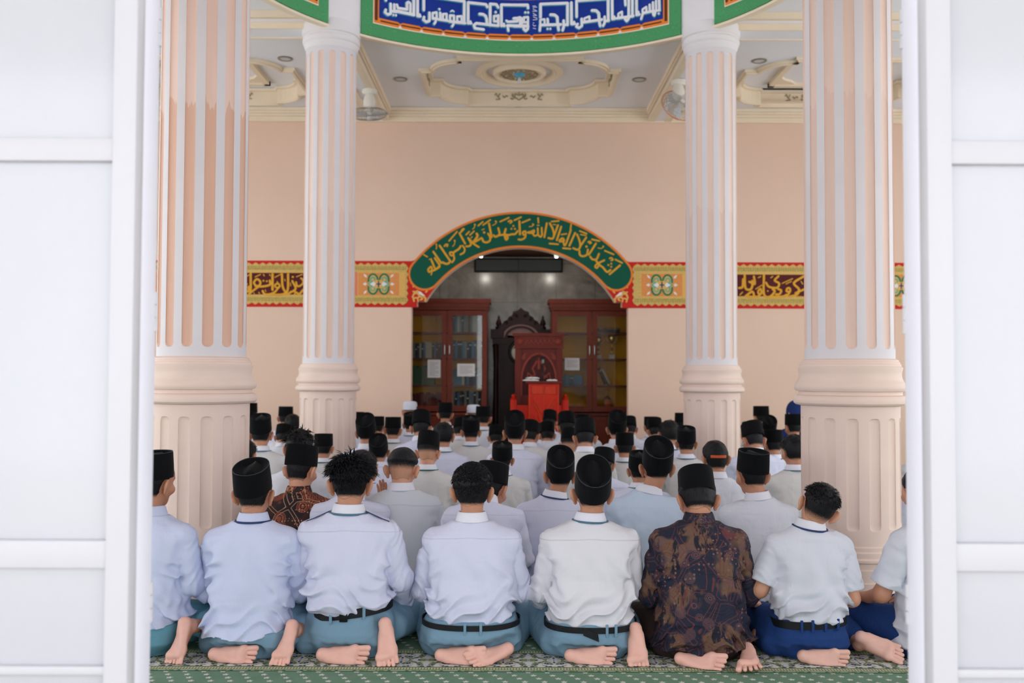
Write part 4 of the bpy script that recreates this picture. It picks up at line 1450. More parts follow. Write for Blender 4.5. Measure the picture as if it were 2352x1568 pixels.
def cabinet(x0, x1, yf, ztop, label):
    """glass-doored book cabinet; returns root and the shelf heights"""
    dep = 0.40
    w = x1 - x0
    root = empty('glass_cabinet', (x0, yf, 0))
    tag(root, label, 'cabinet', 'glass door cabinets in the niche')
    c = MB()
    c.box((0, 0.0, 0.0), (0.035, dep, ztop - 0.12))
    c.box((w - 0.035, 0.0, 0.0), (w, dep, ztop - 0.12))
    c.box((0, 0, 0.0), (w, dep, 0.10))
    c.box((0, 0.02, ztop - 0.16), (w, dep, ztop - 0.10))
    c.box((0, 0.012, 0.70), (w, dep, 0.74))
    c.obj('carcass', M['cab_wood'], root)
    MB().box((-0.03, -0.04, ztop - 0.12), (w + 0.03, dep, ztop - 0.06)).box((-0.05, -0.06, ztop - 0.06), (w + 0.05, dep, ztop)).box((-0.015, -0.02, ztop - 0.16), (w + 0.015, dep, ztop - 0.12)).obj('cornice', M['cab_wood'], root)
    MB().box((0.035, dep - 0.012, 0.74), (w - 0.035, dep, ztop - 0.12)).obj('backboard', M['cab_back'], root)
    zs_ = [at(1020, y, yf).z for y in (940, 884, 822, 762)]
    for z in zs_:
        MB().box((0.036, 0.05, z - 0.025), (w - 0.036, dep - 0.012, z)).obj('shelf', M['cab_wood'], root)
    for k in range(2):
        a = 0.005 + k * (w / 2)
        b = a + w / 2 - 0.01
        d = MB()
        d.box((a, -0.022, 0.76), (a + 0.07, 0.0, ztop - 0.17))
        d.box((b - 0.07, -0.022, 0.76), (b, 0.0, ztop - 0.17))
        d.box((a + 0.07, -0.022, 0.76), (b - 0.07, 0.0, 0.84))
        d.box((a + 0.07, -0.022, ztop - 0.24), (b - 0.07, 0.0, ztop - 0.17))
        do = d.obj('door', M['cab_wood'], root)
        MB().box((a + 0.07, -0.013, 0.84), (b - 0.07, -0.009, ztop - 0.24)).obj('pane', M['glass'], do)
        hx = b - 0.03 if k == 0 else a + 0.03
        hz_ = at(1020, 803, yf).z
        MB().tube([(hx, -0.022, hz_ + .07), (hx, -0.045, hz_ + .06), (hx, -0.05, hz_), (hx, -0.045, hz_ - .06), (hx, -0.022, hz_ - .07)], 0.008).obj('handle', M['steel'], do, True)
        l = MB()
        l.box((a, -0.022, 0.11), (b, 0.0, 0.69))
        lo = l.obj('lower_door', M['cab_wood'], root)
        MB().box((a + .07, -0.028, 0.18), (b - .07, -0.022, 0.62), 0.004).obj('raised_panel', M['cab_wood'], lo)
    return root, zs_


YF = 13.75
cl0, cl1 = at(935, 800, YF).x, at(1119, 800, YF).x
cr0, cr1 = at(1267, 800, YF).x, at(1452, 800, YF).x
zt_c = at(1020, 686, YF).z
cabL, SZ = cabinet(cl0, cl1, YF, zt_c, 'dark wood cabinet full of books, left side of the niche')
cabR, SZ = cabinet(cr0, cr1, YF, zt_c, 'dark wood cabinet with trophies and few books, right side of the niche')

rng = random.Random(5)
bookmats = [simple('book_spine_' + n, c, 0.5, 0.1, 30) for n, c in (('slate', rgb(74, 82, 88)), ('grey', rgb(132, 134, 132)), ('navy', rgb(46, 56, 80)), ('cream', rgb(190, 182, 166)), ('black', rgb(40, 40, 42)), ('blue', rgb(84, 118, 146)), ('brown', rgb(112, 84, 66)))]
bookmats += [bookmats[1], bookmats[3]]
bm_green = simple('book_spine_green', rgb(62, 106, 84), 0.5, 0.06, 30)
bm_maroon = simple('book_spine_maroon', rgb(104, 36, 46), 0.5, 0.06, 30)


def book(w, h, d, mat):
    r_ = empty('book')
    m_ = MB()
    m_.box((0.0, 0.004, 0.003), (w, d, h - 0.003))
    m_.box((-0.0012, 0.0, 0.0), (w + 0.0012, 0.006, h))
    m_.bm.free()
    m_ = MB()
    m_.box((0, 0, 0), (0.0025, d, h)).box((w - 0.0025, 0, 0), (w, d, h)).box((0, 0, 0), (w, 0.003, h))
    m_.obj('cover', mat, r_)
    MB().box((0.0025, 0.003, 0.004), (w - 0.0025, d - 0.004, h - 0.004)).obj('pages', M['paper'], r_)
    lo = {'book_spine_slate': .70, 'book_spine_navy': .55, 'book_spine_black': .78}.get(mat.name)
    if lo:
        MB().box((0.004, -0.0008, h * lo), (w - 0.004, 0.0, h * (lo + .06))).obj('spine_label', M['paper'], r_)
    return r_


protos = {}
ORD = ('first', 'second', 'third', 'fourth', 'fifth', 'sixth', 'seventh', 'eighth', 'ninth', 'tenth', 'eleventh', 'twelfth', 'thirteenth', 'fourteenth', 'fifteenth')


def row(x0, x1, z, mats, h0, label, group, n, y=YF + 0.10):
    st = (x1 - x0) / n
    for k in range(n):
        mt = mats[rng.randrange(len(mats))]
        hq = rng.choice((0.9, 0.95, 1.0))
        key = mt.name
        if key not in protos:
            protos[key] = book(0.034, 0.24, 0.19, mt)
            b_ = protos[key]
        else:
            b_ = copy_tree(protos[key])
        b_.location = (x0 + st * k, y, z + 0.0005)
        b_.scale = (st * 0.97 / 0.034, 1, h0 * hq / 0.24)
        colr = key.replace('book_spine_', '')
        tag(b_, '%s spined book, %s from the left %s' % (colr, ORD[k], label), 'book', group)


lw = (cl1 - cl0) / 2
LD = (cl0 + 0.075, cl0 + lw - 0.075)
RD = (cl0 + lw + 0.075, cl1 - 0.06)
row(RD[0], RD[1], SZ[3], bookmats, 0.26, 'on the left cabinet\'s top shelf', 'books on the top shelf of the left cabinet', 14)
row(LD[0], LD[1], SZ[2], bookmats, 0.24, 'on the middle shelf, left cabinet, left door', 'books on the middle shelf, left door', 14)
row(RD[0], RD[1], SZ[2], bookmats, 0.26, 'on the middle shelf, left cabinet, right door', 'books on the middle shelf, right door', 13)
row(LD[0], LD[0] + 0.74 * (LD[1] - LD[0]), SZ[1], [bm_green], 0.28, 'in the matching set, left cabinet', 'matching green books in the left cabinet', 10)
row(RD[0], RD[1], SZ[1], bookmats, 0.24, 'in the row behind the wide notice', 'books on the third shelf of the left cabinet', 13)
row(LD[0], LD[1], SZ[0] - 0.0, [bm_maroon], 0.24, 'at the bottom, left cabinet', 'matching maroon books in the left cabinet', 9)
row(RD[0], RD[1], SZ[0], bookmats, 0.27, 'on the bottom shelf, left cabinet, right door', 'books on the bottom shelf of the left cabinet', 13)
rw = (cr1 - cr0) / 2
RL = (cr0 + 0.075, cr0 + rw - 0.075)
RR_ = (cr0 + rw + 0.075, cr1 - 0.06)
row(RR_[0] + 0.02, RR_[1] - 0.1, SZ[3], [bookmats[4]], 0.07, 'on the low row above the trophies', 'dark books above the trophies', 3)
row(RL[0], RL[1] - 0.05, SZ[1], [bookmats[0], bookmats[5]], 0.15, 'in the low row, right cabinet, left door', 'low books in the right cabinet', 6)
# slanted books
for k, (px, lean, mt) in enumerate(((1408, 24, bookmats[4]), (1416, 26, bookmats[3]))):
    b_ = copy_tree(protos[mt.name])
    p = at(px - 16, 884, YF)
    b_.location = (p.x, YF + 0.12, SZ[1] + 0.012)
    b_.rotation_euler = (0, rad(-lean), 0)
    tag(b_, ('dark book leaning left on the shelf below the trophies' if k == 0 else 'pale book leaning against a dark one on the shelf below the trophies'), 'book', 'leaning books in the right cabinet')


def trophy(px, z, h, label):
    p = at(px, 800, YF + 0.2)
    r_ = empty('trophy', (p.x, YF + 0.2, z + 0.0005))
    tag(r_, label, 'trophy', 'gold trophies in the right cabinet')
    MB().box((-0.035, -0.035, 0), (0.035, 0.035, 0.07 * h), 0.004).obj('plinth', M['paper'], r_, True)
    MB().lathe([(0.0, 0.07 * h), (0.028, 0.07 * h), (0.012, 0.10 * h), (0.010, 0.13 * h), (0.026, 0.17 * h), (0.012, 0.20 * h), (0.012, 0.24 * h)], 20).obj('stem', M['brass'], r_, True)
    MB().lathe([(0.0, 0.235 * h), (0.014, 0.24 * h), (0.036, 0.27 * h), (0.052, 0.32 * h), (0.056, 0.37 * h), (0.045, 0.40 * h), (0.03, 0.415 * h), (0.012, 0.425 * h), (0.0, 0.44 * h)], 24).obj('cup', M['brass'], r_, True)
    for s in (-1, 1):
        MB().tube([(s * 0.05, 0, 0.38 * h), (s * 0.078, 0, 0.38 * h), (s * 0.082, 0, 0.34 * h), (s * 0.062, 0, 0.29 * h), (s * 0.036, 0, 0.27 * h)], 0.006, 6).obj('handle', M['brass'], r_, True)


trophy(1375, SZ[2], 0.78, 'smaller dull gold trophy on the middle shelf of the right cabinet')
trophy(1405, SZ[2], 0.86, 'bright gold trophy on the middle shelf of the right cabinet, nearer its right side')
# dark objects low on the right cabinet shelves
r_ = empty('lantern', (at(1395, 930, YF + .2).x, YF + 0.18, SZ[0] + 0.0005))
tag(r_, 'small dark lantern with an orange glimmer low in the right cabinet', 'lantern')
MB().lathe([(0.0, 0), (0.06, 0), (0.06, 0.02), (0.045, 0.03)], 16).obj('foot', M['black_plastic'], r_, True)
MB().lathe([(0.045, 0.03), (0.065, 0.07), (0.06, 0.12), (0.04, 0.15)], 16).obj('globe', M['orange_strap'], r_, True)
MB().lathe([(0.042, 0.15), (0.05, 0.16), (0.02, 0.19), (0.0, 0.20)], 16).obj('cap', M['black_plastic'], r_, True)


def notice(px0, py0, px1, py1, y, label):
    a, b = at(px0, py1, y), at(px1, py0, y)
    r_ = empty('notice', (a.x, y, a.z))
    tag(r_, label, 'paper notice', 'paper notices taped to the cabinet doors')
    w, h = b.x - a.x, b.z - a.z
    MB().box((0, -0.0015, 0), (w, 0, h)).obj('sheet', M['paper'], r_)
    t = MB()
    n = int(h / 0.016) - 3
    for k in range(n):
        zz = h - 0.035 - k * 0.016
        t.box((w * 0.14, -0.0021, zz), (w * (0.86 if k % 4 != 3 else 0.6), -0.0015, zz + 0.004))
    t.obj('printed_lines', M['ink'], r_)


YN = YF - 0.014
notice(982, 826, 1012, 867, YN, 'upright white notice on the left door of the book cabinet')
notice(1050, 835, 1091, 864, YN, 'wide white notice on the right door of the book cabinet')
notice(1297, 822, 1331, 850, YN, 'white notice on the left door of the trophy cabinet')

# ---- tall carved clock between the cabinets
ck = empty('longcase_clock', (at(1196, 800, 14.35).x, 14.2, 0))
tag(ck, 'tall near-black carved clock case with arched crown and finials behind the pulpit', 'clock')
s157 = 2200 / 14.2


def cz(py):
    return at(1196, py, 14.2).z


body = MB()
body.box((-0.42, 0.0, 0.0), (0.42, 0.45, 0.25)).box((-0.33, 0.03, 0.25), (0.33, 0.45, cz(770)))
body.box((-0.45, -0.03, cz(776)), (-0.25, 0.45, cz(756))).box((0.25, -0.03, cz(776)), (0.45, 0.45, cz(756))).box((-0.42, -0.01, cz(790)), (-0.22, 0.45, cz(776))).box((0.22, -0.01, cz(790)), (0.42, 0.45, cz(776)))
body.obj('case', M['clock_wood'], ck)
zc_ = cz(772)
PINK_HIGHLIGHT = simple('pink_highlight_wood', rgb(150, 108, 100), 0.3, 0.06)  # pinkish highlight on the arch painted into the wood colour
for k, (ro, ri, d) in enumerate(((0.31, 0.275, -0.02), (0.272, 0.24, 0.0), (0.237, 0.20, 0.015))):
    po = [(ro * math.cos(t), zc_ - 0.02 + ro * 0.72 * math.sin(t)) for t in np.linspace(0, PI, 25)]
    pi_ = [(ri * math.cos(t), zc_ - 0.02 + ri * 0.72 * math.sin(t)) for t in np.linspace(PI, 0, 25)]
    am = MB().prism(po + pi_, lambda u, v, w_, d=d: (u, d - 0.02 + w_, v), 0.2)
    am.obj('arch_moulding', M['clock_wood'] if k != 1 else PINK_HIGHLIGHT, ck)
MB().prism([(0.2 * math.cos(t), zc_ - 0.02 + 0.145 * math.sin(t)) for t in np.linspace(0, PI, 25)], lambda u, v, w_: (u, 0.03 + w_, v), 0.1).obj('tympanum', PINK_HIGHLIGHT, ck)
cr_ = [(-0.33, cz(748)), (-0.28, cz(745)), (-0.25, cz(738)), (-0.20, cz(734)), (-0.18, cz(728)), (-0.13, cz(724)), (-0.115, cz(716)), (-0.05, cz(713)), (0.0, cz(706))]
cr_ = cr_ + [(-a, b) for a, b in cr_[-2::-1]]
lowc = [(0.31 * math.cos(t), zc_ - 0.02 + 0.225 * math.sin(t)) for t in np.linspace(0.25, PI - 0.25, 17)]
MB().prism(cr_ + lowc, lambda u, v, w_: (u, -0.02 + w_, v), 0.12).obj('carved_crown', M['clock_wood'], ck)
sc = MB()
for s in (-1, 1):
    for (x, z) in ((0.22, cz(742)), (0.15, cz(734)), (0.07, cz(726))):
        sc.stroke([(s * (x + 0.035 * (1 - t) * math.cos(6 * t)), z + 0.035 * (1 - t) * math.sin(6 * t)) for t in np.linspace(0, 0.9, 10)], 0.016, lambda u, v, w_: (u, -0.035 + w_, v), 0.02)
sc.obj('crown_scroll', M['clock_wood'], ck)
for s in (-1, 1):
    MB().lathe([(0.0, cz(756)), (0.05, cz(756)), (0.05, cz(750)), (0.03, cz(748)), (0.045, cz(742)), (0.03, cz(735)), (0.012, cz(730)), (0.018, cz(728)), (0.0, cz(722))], 16, (s * 0.33, 0.1, 0)).obj('finial', M['clock_wood'], ck, True)
    MB().lathe([(0.0, 0.25), (0.06, 0.25), (0.06, 0.32), (0.036, 0.36), (0.04, 0.9), (0.035, 1.4), (0.045, cz(800)), (0.055, cz(792)), (0.04, cz(790))], 16, (s * 0.37, 0.06, 0)).obj('side_column', M['clock_wood'], ck, True)
pc = at(1190, 808, 14.2)
MB().lathe([(0.175, -0.03), (0.19, 0.0), (0.175, 0.03), (0.15, 0.04), (0.14, 0.0), (0.15, -0.03), (0.175, -0.03)], 36, (0.0, 0.0, pc.z), 'Y').obj('dial_ring', M['black_plastic'], ck, True)
MB().lathe([(0.0, 0.02), (0.15, 0.02)], 36, (0, 0, pc.z), 'Y').obj('dial', M['dial'], ck)
hd = MB()
hd.box((-0.005, 0.008, pc.z), (0.005, 0.012, pc.z + 0.10)).box((0.0, 0.008, pc.z - 0.005), (0.07, 0.012, pc.z + 0.005))
hd.obj('hand', M['black_plastic'], ck)
pn = MB()
for s in (-1, 1):
    pn.stroke([(s * (0.05 + 0.06 * t), pc.z - 0.26 - 0.1 * math.sin(5 * t)) for t in np.linspace(0, 1, 8)], 0.04, lambda u, v, w_: (u, 0.03 - w_, v), 0.02)
pn.stroke([(0, pc.z - 0.28), (0, pc.z - 0.75)], 0.05, lambda u, v, w_: (u, 0.03 - w_, v), 0.02)
pn.obj('carved_panel', M['clock_wood'], ck)

# ---- red mahogany pulpit with its lectern
YP = 13.18
PULC = wood('highlight_carved_mahogany', rgb(124, 46, 34), rgb(150, 62, 46), 0.3)  # highlights on the carving painted as a lighter mahogany
px_ = at(1239, 850, YP).x
pu = empty('pulpit', (px_, YP, 0))
tag(pu, 'carved red mahogany pulpit with a tall arched back, under the niche arch', 'pulpit')


def pz(py, y=YP + 0.35):
    return at(1239, py, y).z


hwid = 0.335
b_ = MB()
b_.box((-hwid, 0.35, 0.0), (hwid, 0.42, pz(795)))
b_.obj('back_board', M['pulpit_wood'], pu)
MB().box((-hwid - 0.01, 0.31, pz(797)), (hwid + 0.01, 0.42, pz(772))).box((-hwid - 0.035, 0.285, pz(772)), (hwid + 0.035, 0.44, pz(765))).box((-hwid - 0.02, 0.30, pz(800)), (hwid + 0.02, 0.42, pz(797))).obj('cornice', M['pulpit_wood'], pu)
cv = MB()
for s in (-1, 1):
    cv.lathe([(0.0, -0.012), (0.02, -0.012), (0.026, 0.0), (0.04, 0.0), (0.044, -0.01), (0.05, 0.0)], 20, (s * 0.27, 0.306, pz(784)), 'Y')
for k in range(7):
    x = -0.19 + k * 0.063
    cv.stroke([(x, pz(789)), (x + 0.02, pz(780)), (x + 0.045, pz(789))], 0.012, lambda u, v, w_: (u, 0.31 - w_, v), 0.012)
cv.obj('cornice_carving', PULC, pu)
fr_ = MB()
fr_.box((-hwid, 0.325, 0.4), (-hwid + 0.085, 0.35, pz(797))).box((hwid - 0.085, 0.325, 0.4), (hwid, 0.35, pz(797)))
fr_.obj('stile', M['pulpit_wood'], pu)
arcm = MB()
za, zb_ = pz(875), pz(812)
L = [(-0.245, za - 0.2), (-0.245, za)] + [(-0.245 + 0.245 * (1 - math.cos(t)) * 1.0, za + (zb_ - za) * math.sin(t)) for t in np.linspace(0.05, PI / 2, 12)]
Rr = [(-a, b) for a, b in L]
f_ = lambda u, v, w_: (u, 0.35 - w_, v)
arcm.stroke(L, 0.028, f_, 0.022)
arcm.stroke(Rr, 0.028, f_, 0.022)
arcm.obj('pointed_arch', PULC, pu)
MB().prism(L + Rr[::-1], lambda u, v, w_: (u, 0.349 - w_, v), 0.004).obj('arch_recess', wood('recess_shade_mahogany', rgb(52, 12, 10), rgb(80, 22, 16), 0.35), pu)  # shade of the arch recess painted as a darker sheet
lf = MB()
for s in (-1, 1):
    lf.stroke([(s * (0.20 - 0.05 * t * math.cos(5 * t)), pz(818) - 0.06 * t * math.sin(4 * t) - 0.01) for t in np.linspace(0, 1, 9)], 0.022, f_, 0.015)
    lf.stroke([(s * 0.03, pz(830)), (s * 0.09, pz(846)), (s * 0.05, pz(860)), (s * 0.12, pz(866))], 0.03, f_, 0.015, (1, 0.5))
    lf.stroke([(s * 0.06, pz(870)), (s * 0.15, pz(856)), (s * 0.17, pz(872))], 0.022, f_, 0.015, (1, 0.5))
lf.stroke([(0, pz(822)), (0, pz(845))], 0.04, f_, 0.018, (0.4, 1))
lf.obj('leaf_carving', PULC, pu)
for s in (-1, 1):
    x = s * (0.335 + 0.02)
    MB().box((min(x - .045, x + .045), -0.05, 0.0), (max(x - .045, x + .045), 0.02, pz(918, YP)), 0.006).obj('newel_post', M['lectern_wood'], pu, True)
    MB().lathe([(0.0, 0.0), (0.038, 0.0), (0.042, 0.02), (0.02, 0.03), (0.03, 0.05), (0.02, 0.075), (0.0, 0.08)], 16, (x, -0.015, pz(918, YP))).obj('finial', M['lectern_wood'], pu, True)
    xs = sorted((x, s * 0.14))
    MB().box((xs[0], -0.04, 0.0), (xs[1], 0.01, pz(930, YP))).obj('side_panel', M['lectern_wood'], pu)
    MB().box((min(x - .03, x + .03), 0.0, 0.0), (max(x - .03, x + .03), 0.36, pz(928, YP))).obj('arm_panel', M['pulpit_wood'], pu)
le = empty('lectern', (at(1249, 900, YP - 0.2).x, YP - 0.22, 0))
tag(le, 'bright red carved lectern standing in front of the pulpit', 'lectern')


def lz(py):
    return at(1249, py, YP - 0.22).z


MB().box((-0.205, 0.0, 0.0), (0.205, 0.16, lz(880))).obj('body', M['lectern_wood'], le)
MB().box((-0.245, -0.03, lz(881)), (0.245, 0.165, lz(875)), 0.005).obj('top', M['pulpit_wood'], le, True)
pn = MB()
for s in (-1, 1):
    xs = sorted((s * 0.012, s * 0.165))
    pn.box((xs[0], -0.010, lz(905)), (xs[1], 0.0, lz(886)), 0.004)
    fL = lambda u, v, w_: (u, 0.0 - w_, v)
    pn.stroke([(s * 0.03, lz(965)), (s * 0.07, lz(945)), (s * 0.13, lz(925))], 0.03, fL, 0.014, (1, 0.4))
    pn.stroke([(s * 0.03, lz(945)), (s * 0.08, lz(930)), (s * 0.14, lz(915))], 0.026, fL, 0.014, (1, 0.4))
    pn.stroke([(s * 0.03, lz(985)), (s * 0.08, lz(968)), (s * 0.14, lz(950))], 0.026, fL, 0.014, (1, 0.4))
    xs = sorted((s * 0.185, s * 0.205))
    pn.box((xs[0], -0.012, 0.3), (xs[1], 0.0, lz(884)))
pn.box((-0.006, -0.008, 0.3), (0.006, 0.0, lz(884)))
pn.obj('carving', wood('highlight_carved_lacquer', rgb(188, 42, 18), rgb(212, 66, 30), 0.28), le)  # gloss on the carving painted as orange-red lacquer
mic = empty('microphone', (at(1247, 850, YP - 0.14).x, YP - 0.15, lz(875) + 0.0005))
tag(mic, 'black microphone on a gooseneck, standing on the lectern', 'microphone')
mz = at(1247, 820, YP - 0.15).z - lz(875)
MB().lathe([(0.0, 0), (0.05, 0), (0.05, 0.012), (0.02, 0.02), (0.0, 0.02)], 20).obj('base', M['black_plastic'], mic, True)
MB().tube([(0, 0, 0.02), (0.004, 0, mz * 0.4), (0, -0.01, mz * 0.75)], 0.012).obj('stem', M['black_plastic'], mic, True)
MB().tube([(0, -0.01, mz * 0.75), (0, -0.015, mz * 0.9)], [0.016, 0.02]).obj('grip', M['steel'], mic, True)
MB().lathe([(0.0, mz * 0.88), (0.024, mz * 0.9), (0.03, mz * 0.96), (0.022, mz * 1.02), (0.0, mz * 1.04)], 16, (0, -0.015, 0)).obj('head', M['black_plastic'], mic, True)


def openbook(px0, px1, zadd, label, rz):
    a, b = at(px0, 870, YP - 0.15), at(px1, 870, YP - 0.15)
    w = b.x - a.x
    r_ = empty('book', ((a.x + b.x) / 2, YP - 0.16, lz(875) + zadd), rad(rz))
    tag(r_, label, 'book', 'books lying on the lectern')
    MB().box((-w / 2, -0.07, 0.0), (w / 2, 0.07, 0.004)).obj('cover', bookmats[6], r_)
    m_ = MB()
    for s in (-1, 1):
        pf = [(0, 0.004), (0, 0.018), (s * w * 0.12, 0.026), (s * w * 0.3, 0.022), (s * w * 0.48, 0.012), (s * w * 0.48, 0.004)]
        m_.prism(pf, lambda u, v, w_: (u, -0.065 + w_, v), 0.13)
    m_.obj('pages', M['paper'], r_)


openbook(1200, 1238, 0.0005, 'thick cream book lying open on the left of the lectern top', 4)
openbook(1255, 1281, 0.0005, 'small cream book lying on the right of the lectern top', -3)
openbook(1208, 1238, 0.030, 'green edged book laid on top of the open book on the lectern', 8)

# ------------------------------------------------------------------ fans and downlights
def fan(x, y, z, label, tilt, yaw, rim):
    r_ = empty('ceiling_fan', (x, y, z), rad(yaw))
    tag(r_, label, 'fan', 'white orbit fans by the beams')
    MB().lathe([(0.0, 0.0), (0.09, 0.0), (0.09, -0.03), (0.07, -0.05), (0.0, -0.05)], 24).obj('mount', M['fan_white'], r_, True)
    MB().lathe([(0.0, -0.05), (0.045, -0.05), (0.06, -0.08), (0.075, -0.14), (0.072, -0.20), (0.05, -0.24), (0.0, -0.25)], 24).obj('motor_housing', M['fan_white'], r_, True)
    R_ = Matrix.Translation((0, -0.05, -0.30)) @ Matrix.Rotation(rad(tilt), 4, 'X')
    g = MB()
    for j in range(24):
        a = 2 * PI * j / 24
        c, s = math.cos(a), math.sin(a)
        for sg in (1, -1):
            g.tube([R_ @ Vector((c * q, s * q, sg * hh)) for q, hh in ((0.03, 0.075), (0.12, 0.07), (0.19, 0.045), (0.225, 0.0))], 0.0022, 4)
    for q, hh in ((0.12, 0.07), (0.12, -0.07), (0.19, 0.045), (0.19, -0.045)):
        g.tube([R_ @ Vector((q * math.cos(t), q * math.sin(t), hh)) for t in np.linspace(0, 2 * PI, 33)[:-1]], 0.0025, 4, True)
    g.obj('wire_guard', M['fan_wire'], r_, True)
    MB().tube([R_ @ Vector((0.228 * math.cos(t), 0.228 * math.sin(t), 0)) for t in np.linspace(0, 2 * PI, 41)[:-1]], 0.007, 8, True).obj('rim', rim, r_, True)
    for k in range(3):
        a = 2 * PI * k / 3
        q = []
        for rr_, da, h_ in ((0.03, -0.25, 0.018), (0.12, -0.42, 0.028), (0.19, -0.30, 0.026), (0.20, 0.10, -0.01), (0.14, 0.45, -0.03), (0.03, 0.4, -0.018)):
            q.append((rr_ * math.cos(a + da), rr_ * math.sin(a + da), h_))
        b__ = MB()
        A_ = [b__.bm.verts.new(R_ @ Vector(p)) for p in q]
        B_ = [b__.bm.verts.new(R_ @ (Vector(p) + Vector((0, 0, 0.004)))) for p in q]
        b__.bm.faces.new(A_)
        b__.bm.faces.new(B_[::-1])
        for j in range(6):
            b__.bm.faces.new((A_[j], A_[(j + 1) % 6], B_[(j + 1) % 6], B_[j]))
        b__.obj('blade', M['fan_blade'], r_)
    h_ = MB()
    for sg in (1, -1):
        h_.lathe([(0.0, sg * 0.085), (0.025, sg * 0.082), (0.036, sg * 0.07), (0.036, 0.0)], 16)
    bmesh.ops.transform(h_.bm, matrix=R_, verts=h_.bm.verts[:])
    h_.tube([(0, 0, -0.22), (0, -0.03, -0.26), (0, -0.05, -0.29)], 0.018)
    h_.obj('hub', M['fan_white'], r_, True)


fp = at(846, 215, 11.2)
fan(-HS + 0.10, 11.4, ZB - 0.013, 'white fan with grey wire guard hanging right of the far left column', 20, 0, M['fan_wire'])
fan(HS - 0.06, 11.0, ZB - 0.013, 'white fan with orange tinted rim hanging left of the far right column', 62, 15, M['fan_rim'])

for px, py, wh in ((655, 134, 'in the left bay above the far left column'), (920, 181, 'left of the round medallion'), (1190, 240, 'behind the tray, nearest the back wall'),
                   (1468, 182, 'right of the round medallion'), (1744, 139, 'in the right bay beside the far right column')):
    d = ray(px, py)
    t = (ZC - CAMZ) / d.z
    r_ = empty('downlight', (CAMX + d.x * t, d.y * t, ZC - 0.001))
    tag(r_, 'small round recessed ceiling light ' + wh, 'downlight', 'recessed downlights')
    MB().lathe([(0.055, 0.0), (0.058, -0.008), (0.078, -0.012), (0.086, -0.006), (0.086, 0.0)], 32).obj('rim', M['lamp_ring'], r_, True)
    MB().lathe([(0.0, -0.003), (0.04, -0.004), (0.057, -0.006)], 32).obj('lens', M['lamp_glass'], r_, True)

# ------------------------------------------------------------------ white glazed frames either side of the doorway
def sidelight(n, s, xe, y0, y1, stile, far, label):
    """xe: edge of the opening, far: outer end of the frame"""
    root = empty('window_%d' % n, (0, 0, 0))
    structure(root, label)
    t = s
    xs = lambda a, b: (min(a, b), max(a, b))
    a, b = xs(xe, xe + s * 0.012)
    fr_ = MB()
    a, b = xs(xe, xe + s * stile)
    fr_.box((a, y0, 0.0), (b, y0 + 0.05, 3.2), 0.003)
    zr = [(1.812, 1.868), (0.832, 0.898), (0.58, 0.60), (0.0, 0.10), (3.12, 3.2)]
    for lo, hi in zr:
        a2, b2 = xs(xe + s * stile, far)
        fr_.box((a2, y0 + 0.004, lo), (b2, y0 + 0.05, hi), 0.003)
    a3, b3 = xs(far, far + s * 0.1)
    fr_.box((a3, y0, 0.0), (b3, y0 + 0.05, 3.2))
    fr_.obj('frame', M['white_door'], root, True)
    for lo, hi in ((0.10, 0.58), (0.60, 0.832), (0.898, 1.812), (1.868, 3.12)):
        a2, b2 = xs(xe + s * stile, far)
        MB().box((a2, y0 + 0.022, lo), (b2, y0 + 0.032, hi)).obj('pane', M['reflection_white'], root)
    a, b = xs(xe, xe + s * 0.10)
    MB().box((a, y0 + 0.05, 0.0), (b, y1, 3.2), 0.004).obj('jamb', M['white_jamb'], root, True)
    for z in (0.72, 1.455, 2.19):
        h_ = MB()
        for k in range(3):
            h_.lathe([(0.0, 0.001 + k * .034), (0.009, 0.001 + k * .034), (0.009, 0.033 + k * .034), (0.0, 0.033 + k * .034)], 12, (xe + s * 0.004, y1 - 0.004, z - 0.05))
        h_.obj('hinge', M['white_door'], root)
    return root


Lx = at(304, 784, 2.3).x
Rx = at(2135, 784, 2.3).x
sidelight(1, -1, Lx, 2.30, 2.449, 0.057, -2.3, 'white frame with panes painted reflection white, left of the doorway')
sidelight(2, 1, Rx, 2.30, 2.448, 0.060, 2.3, 'white frame with panes painted reflection white, right of the doorway')
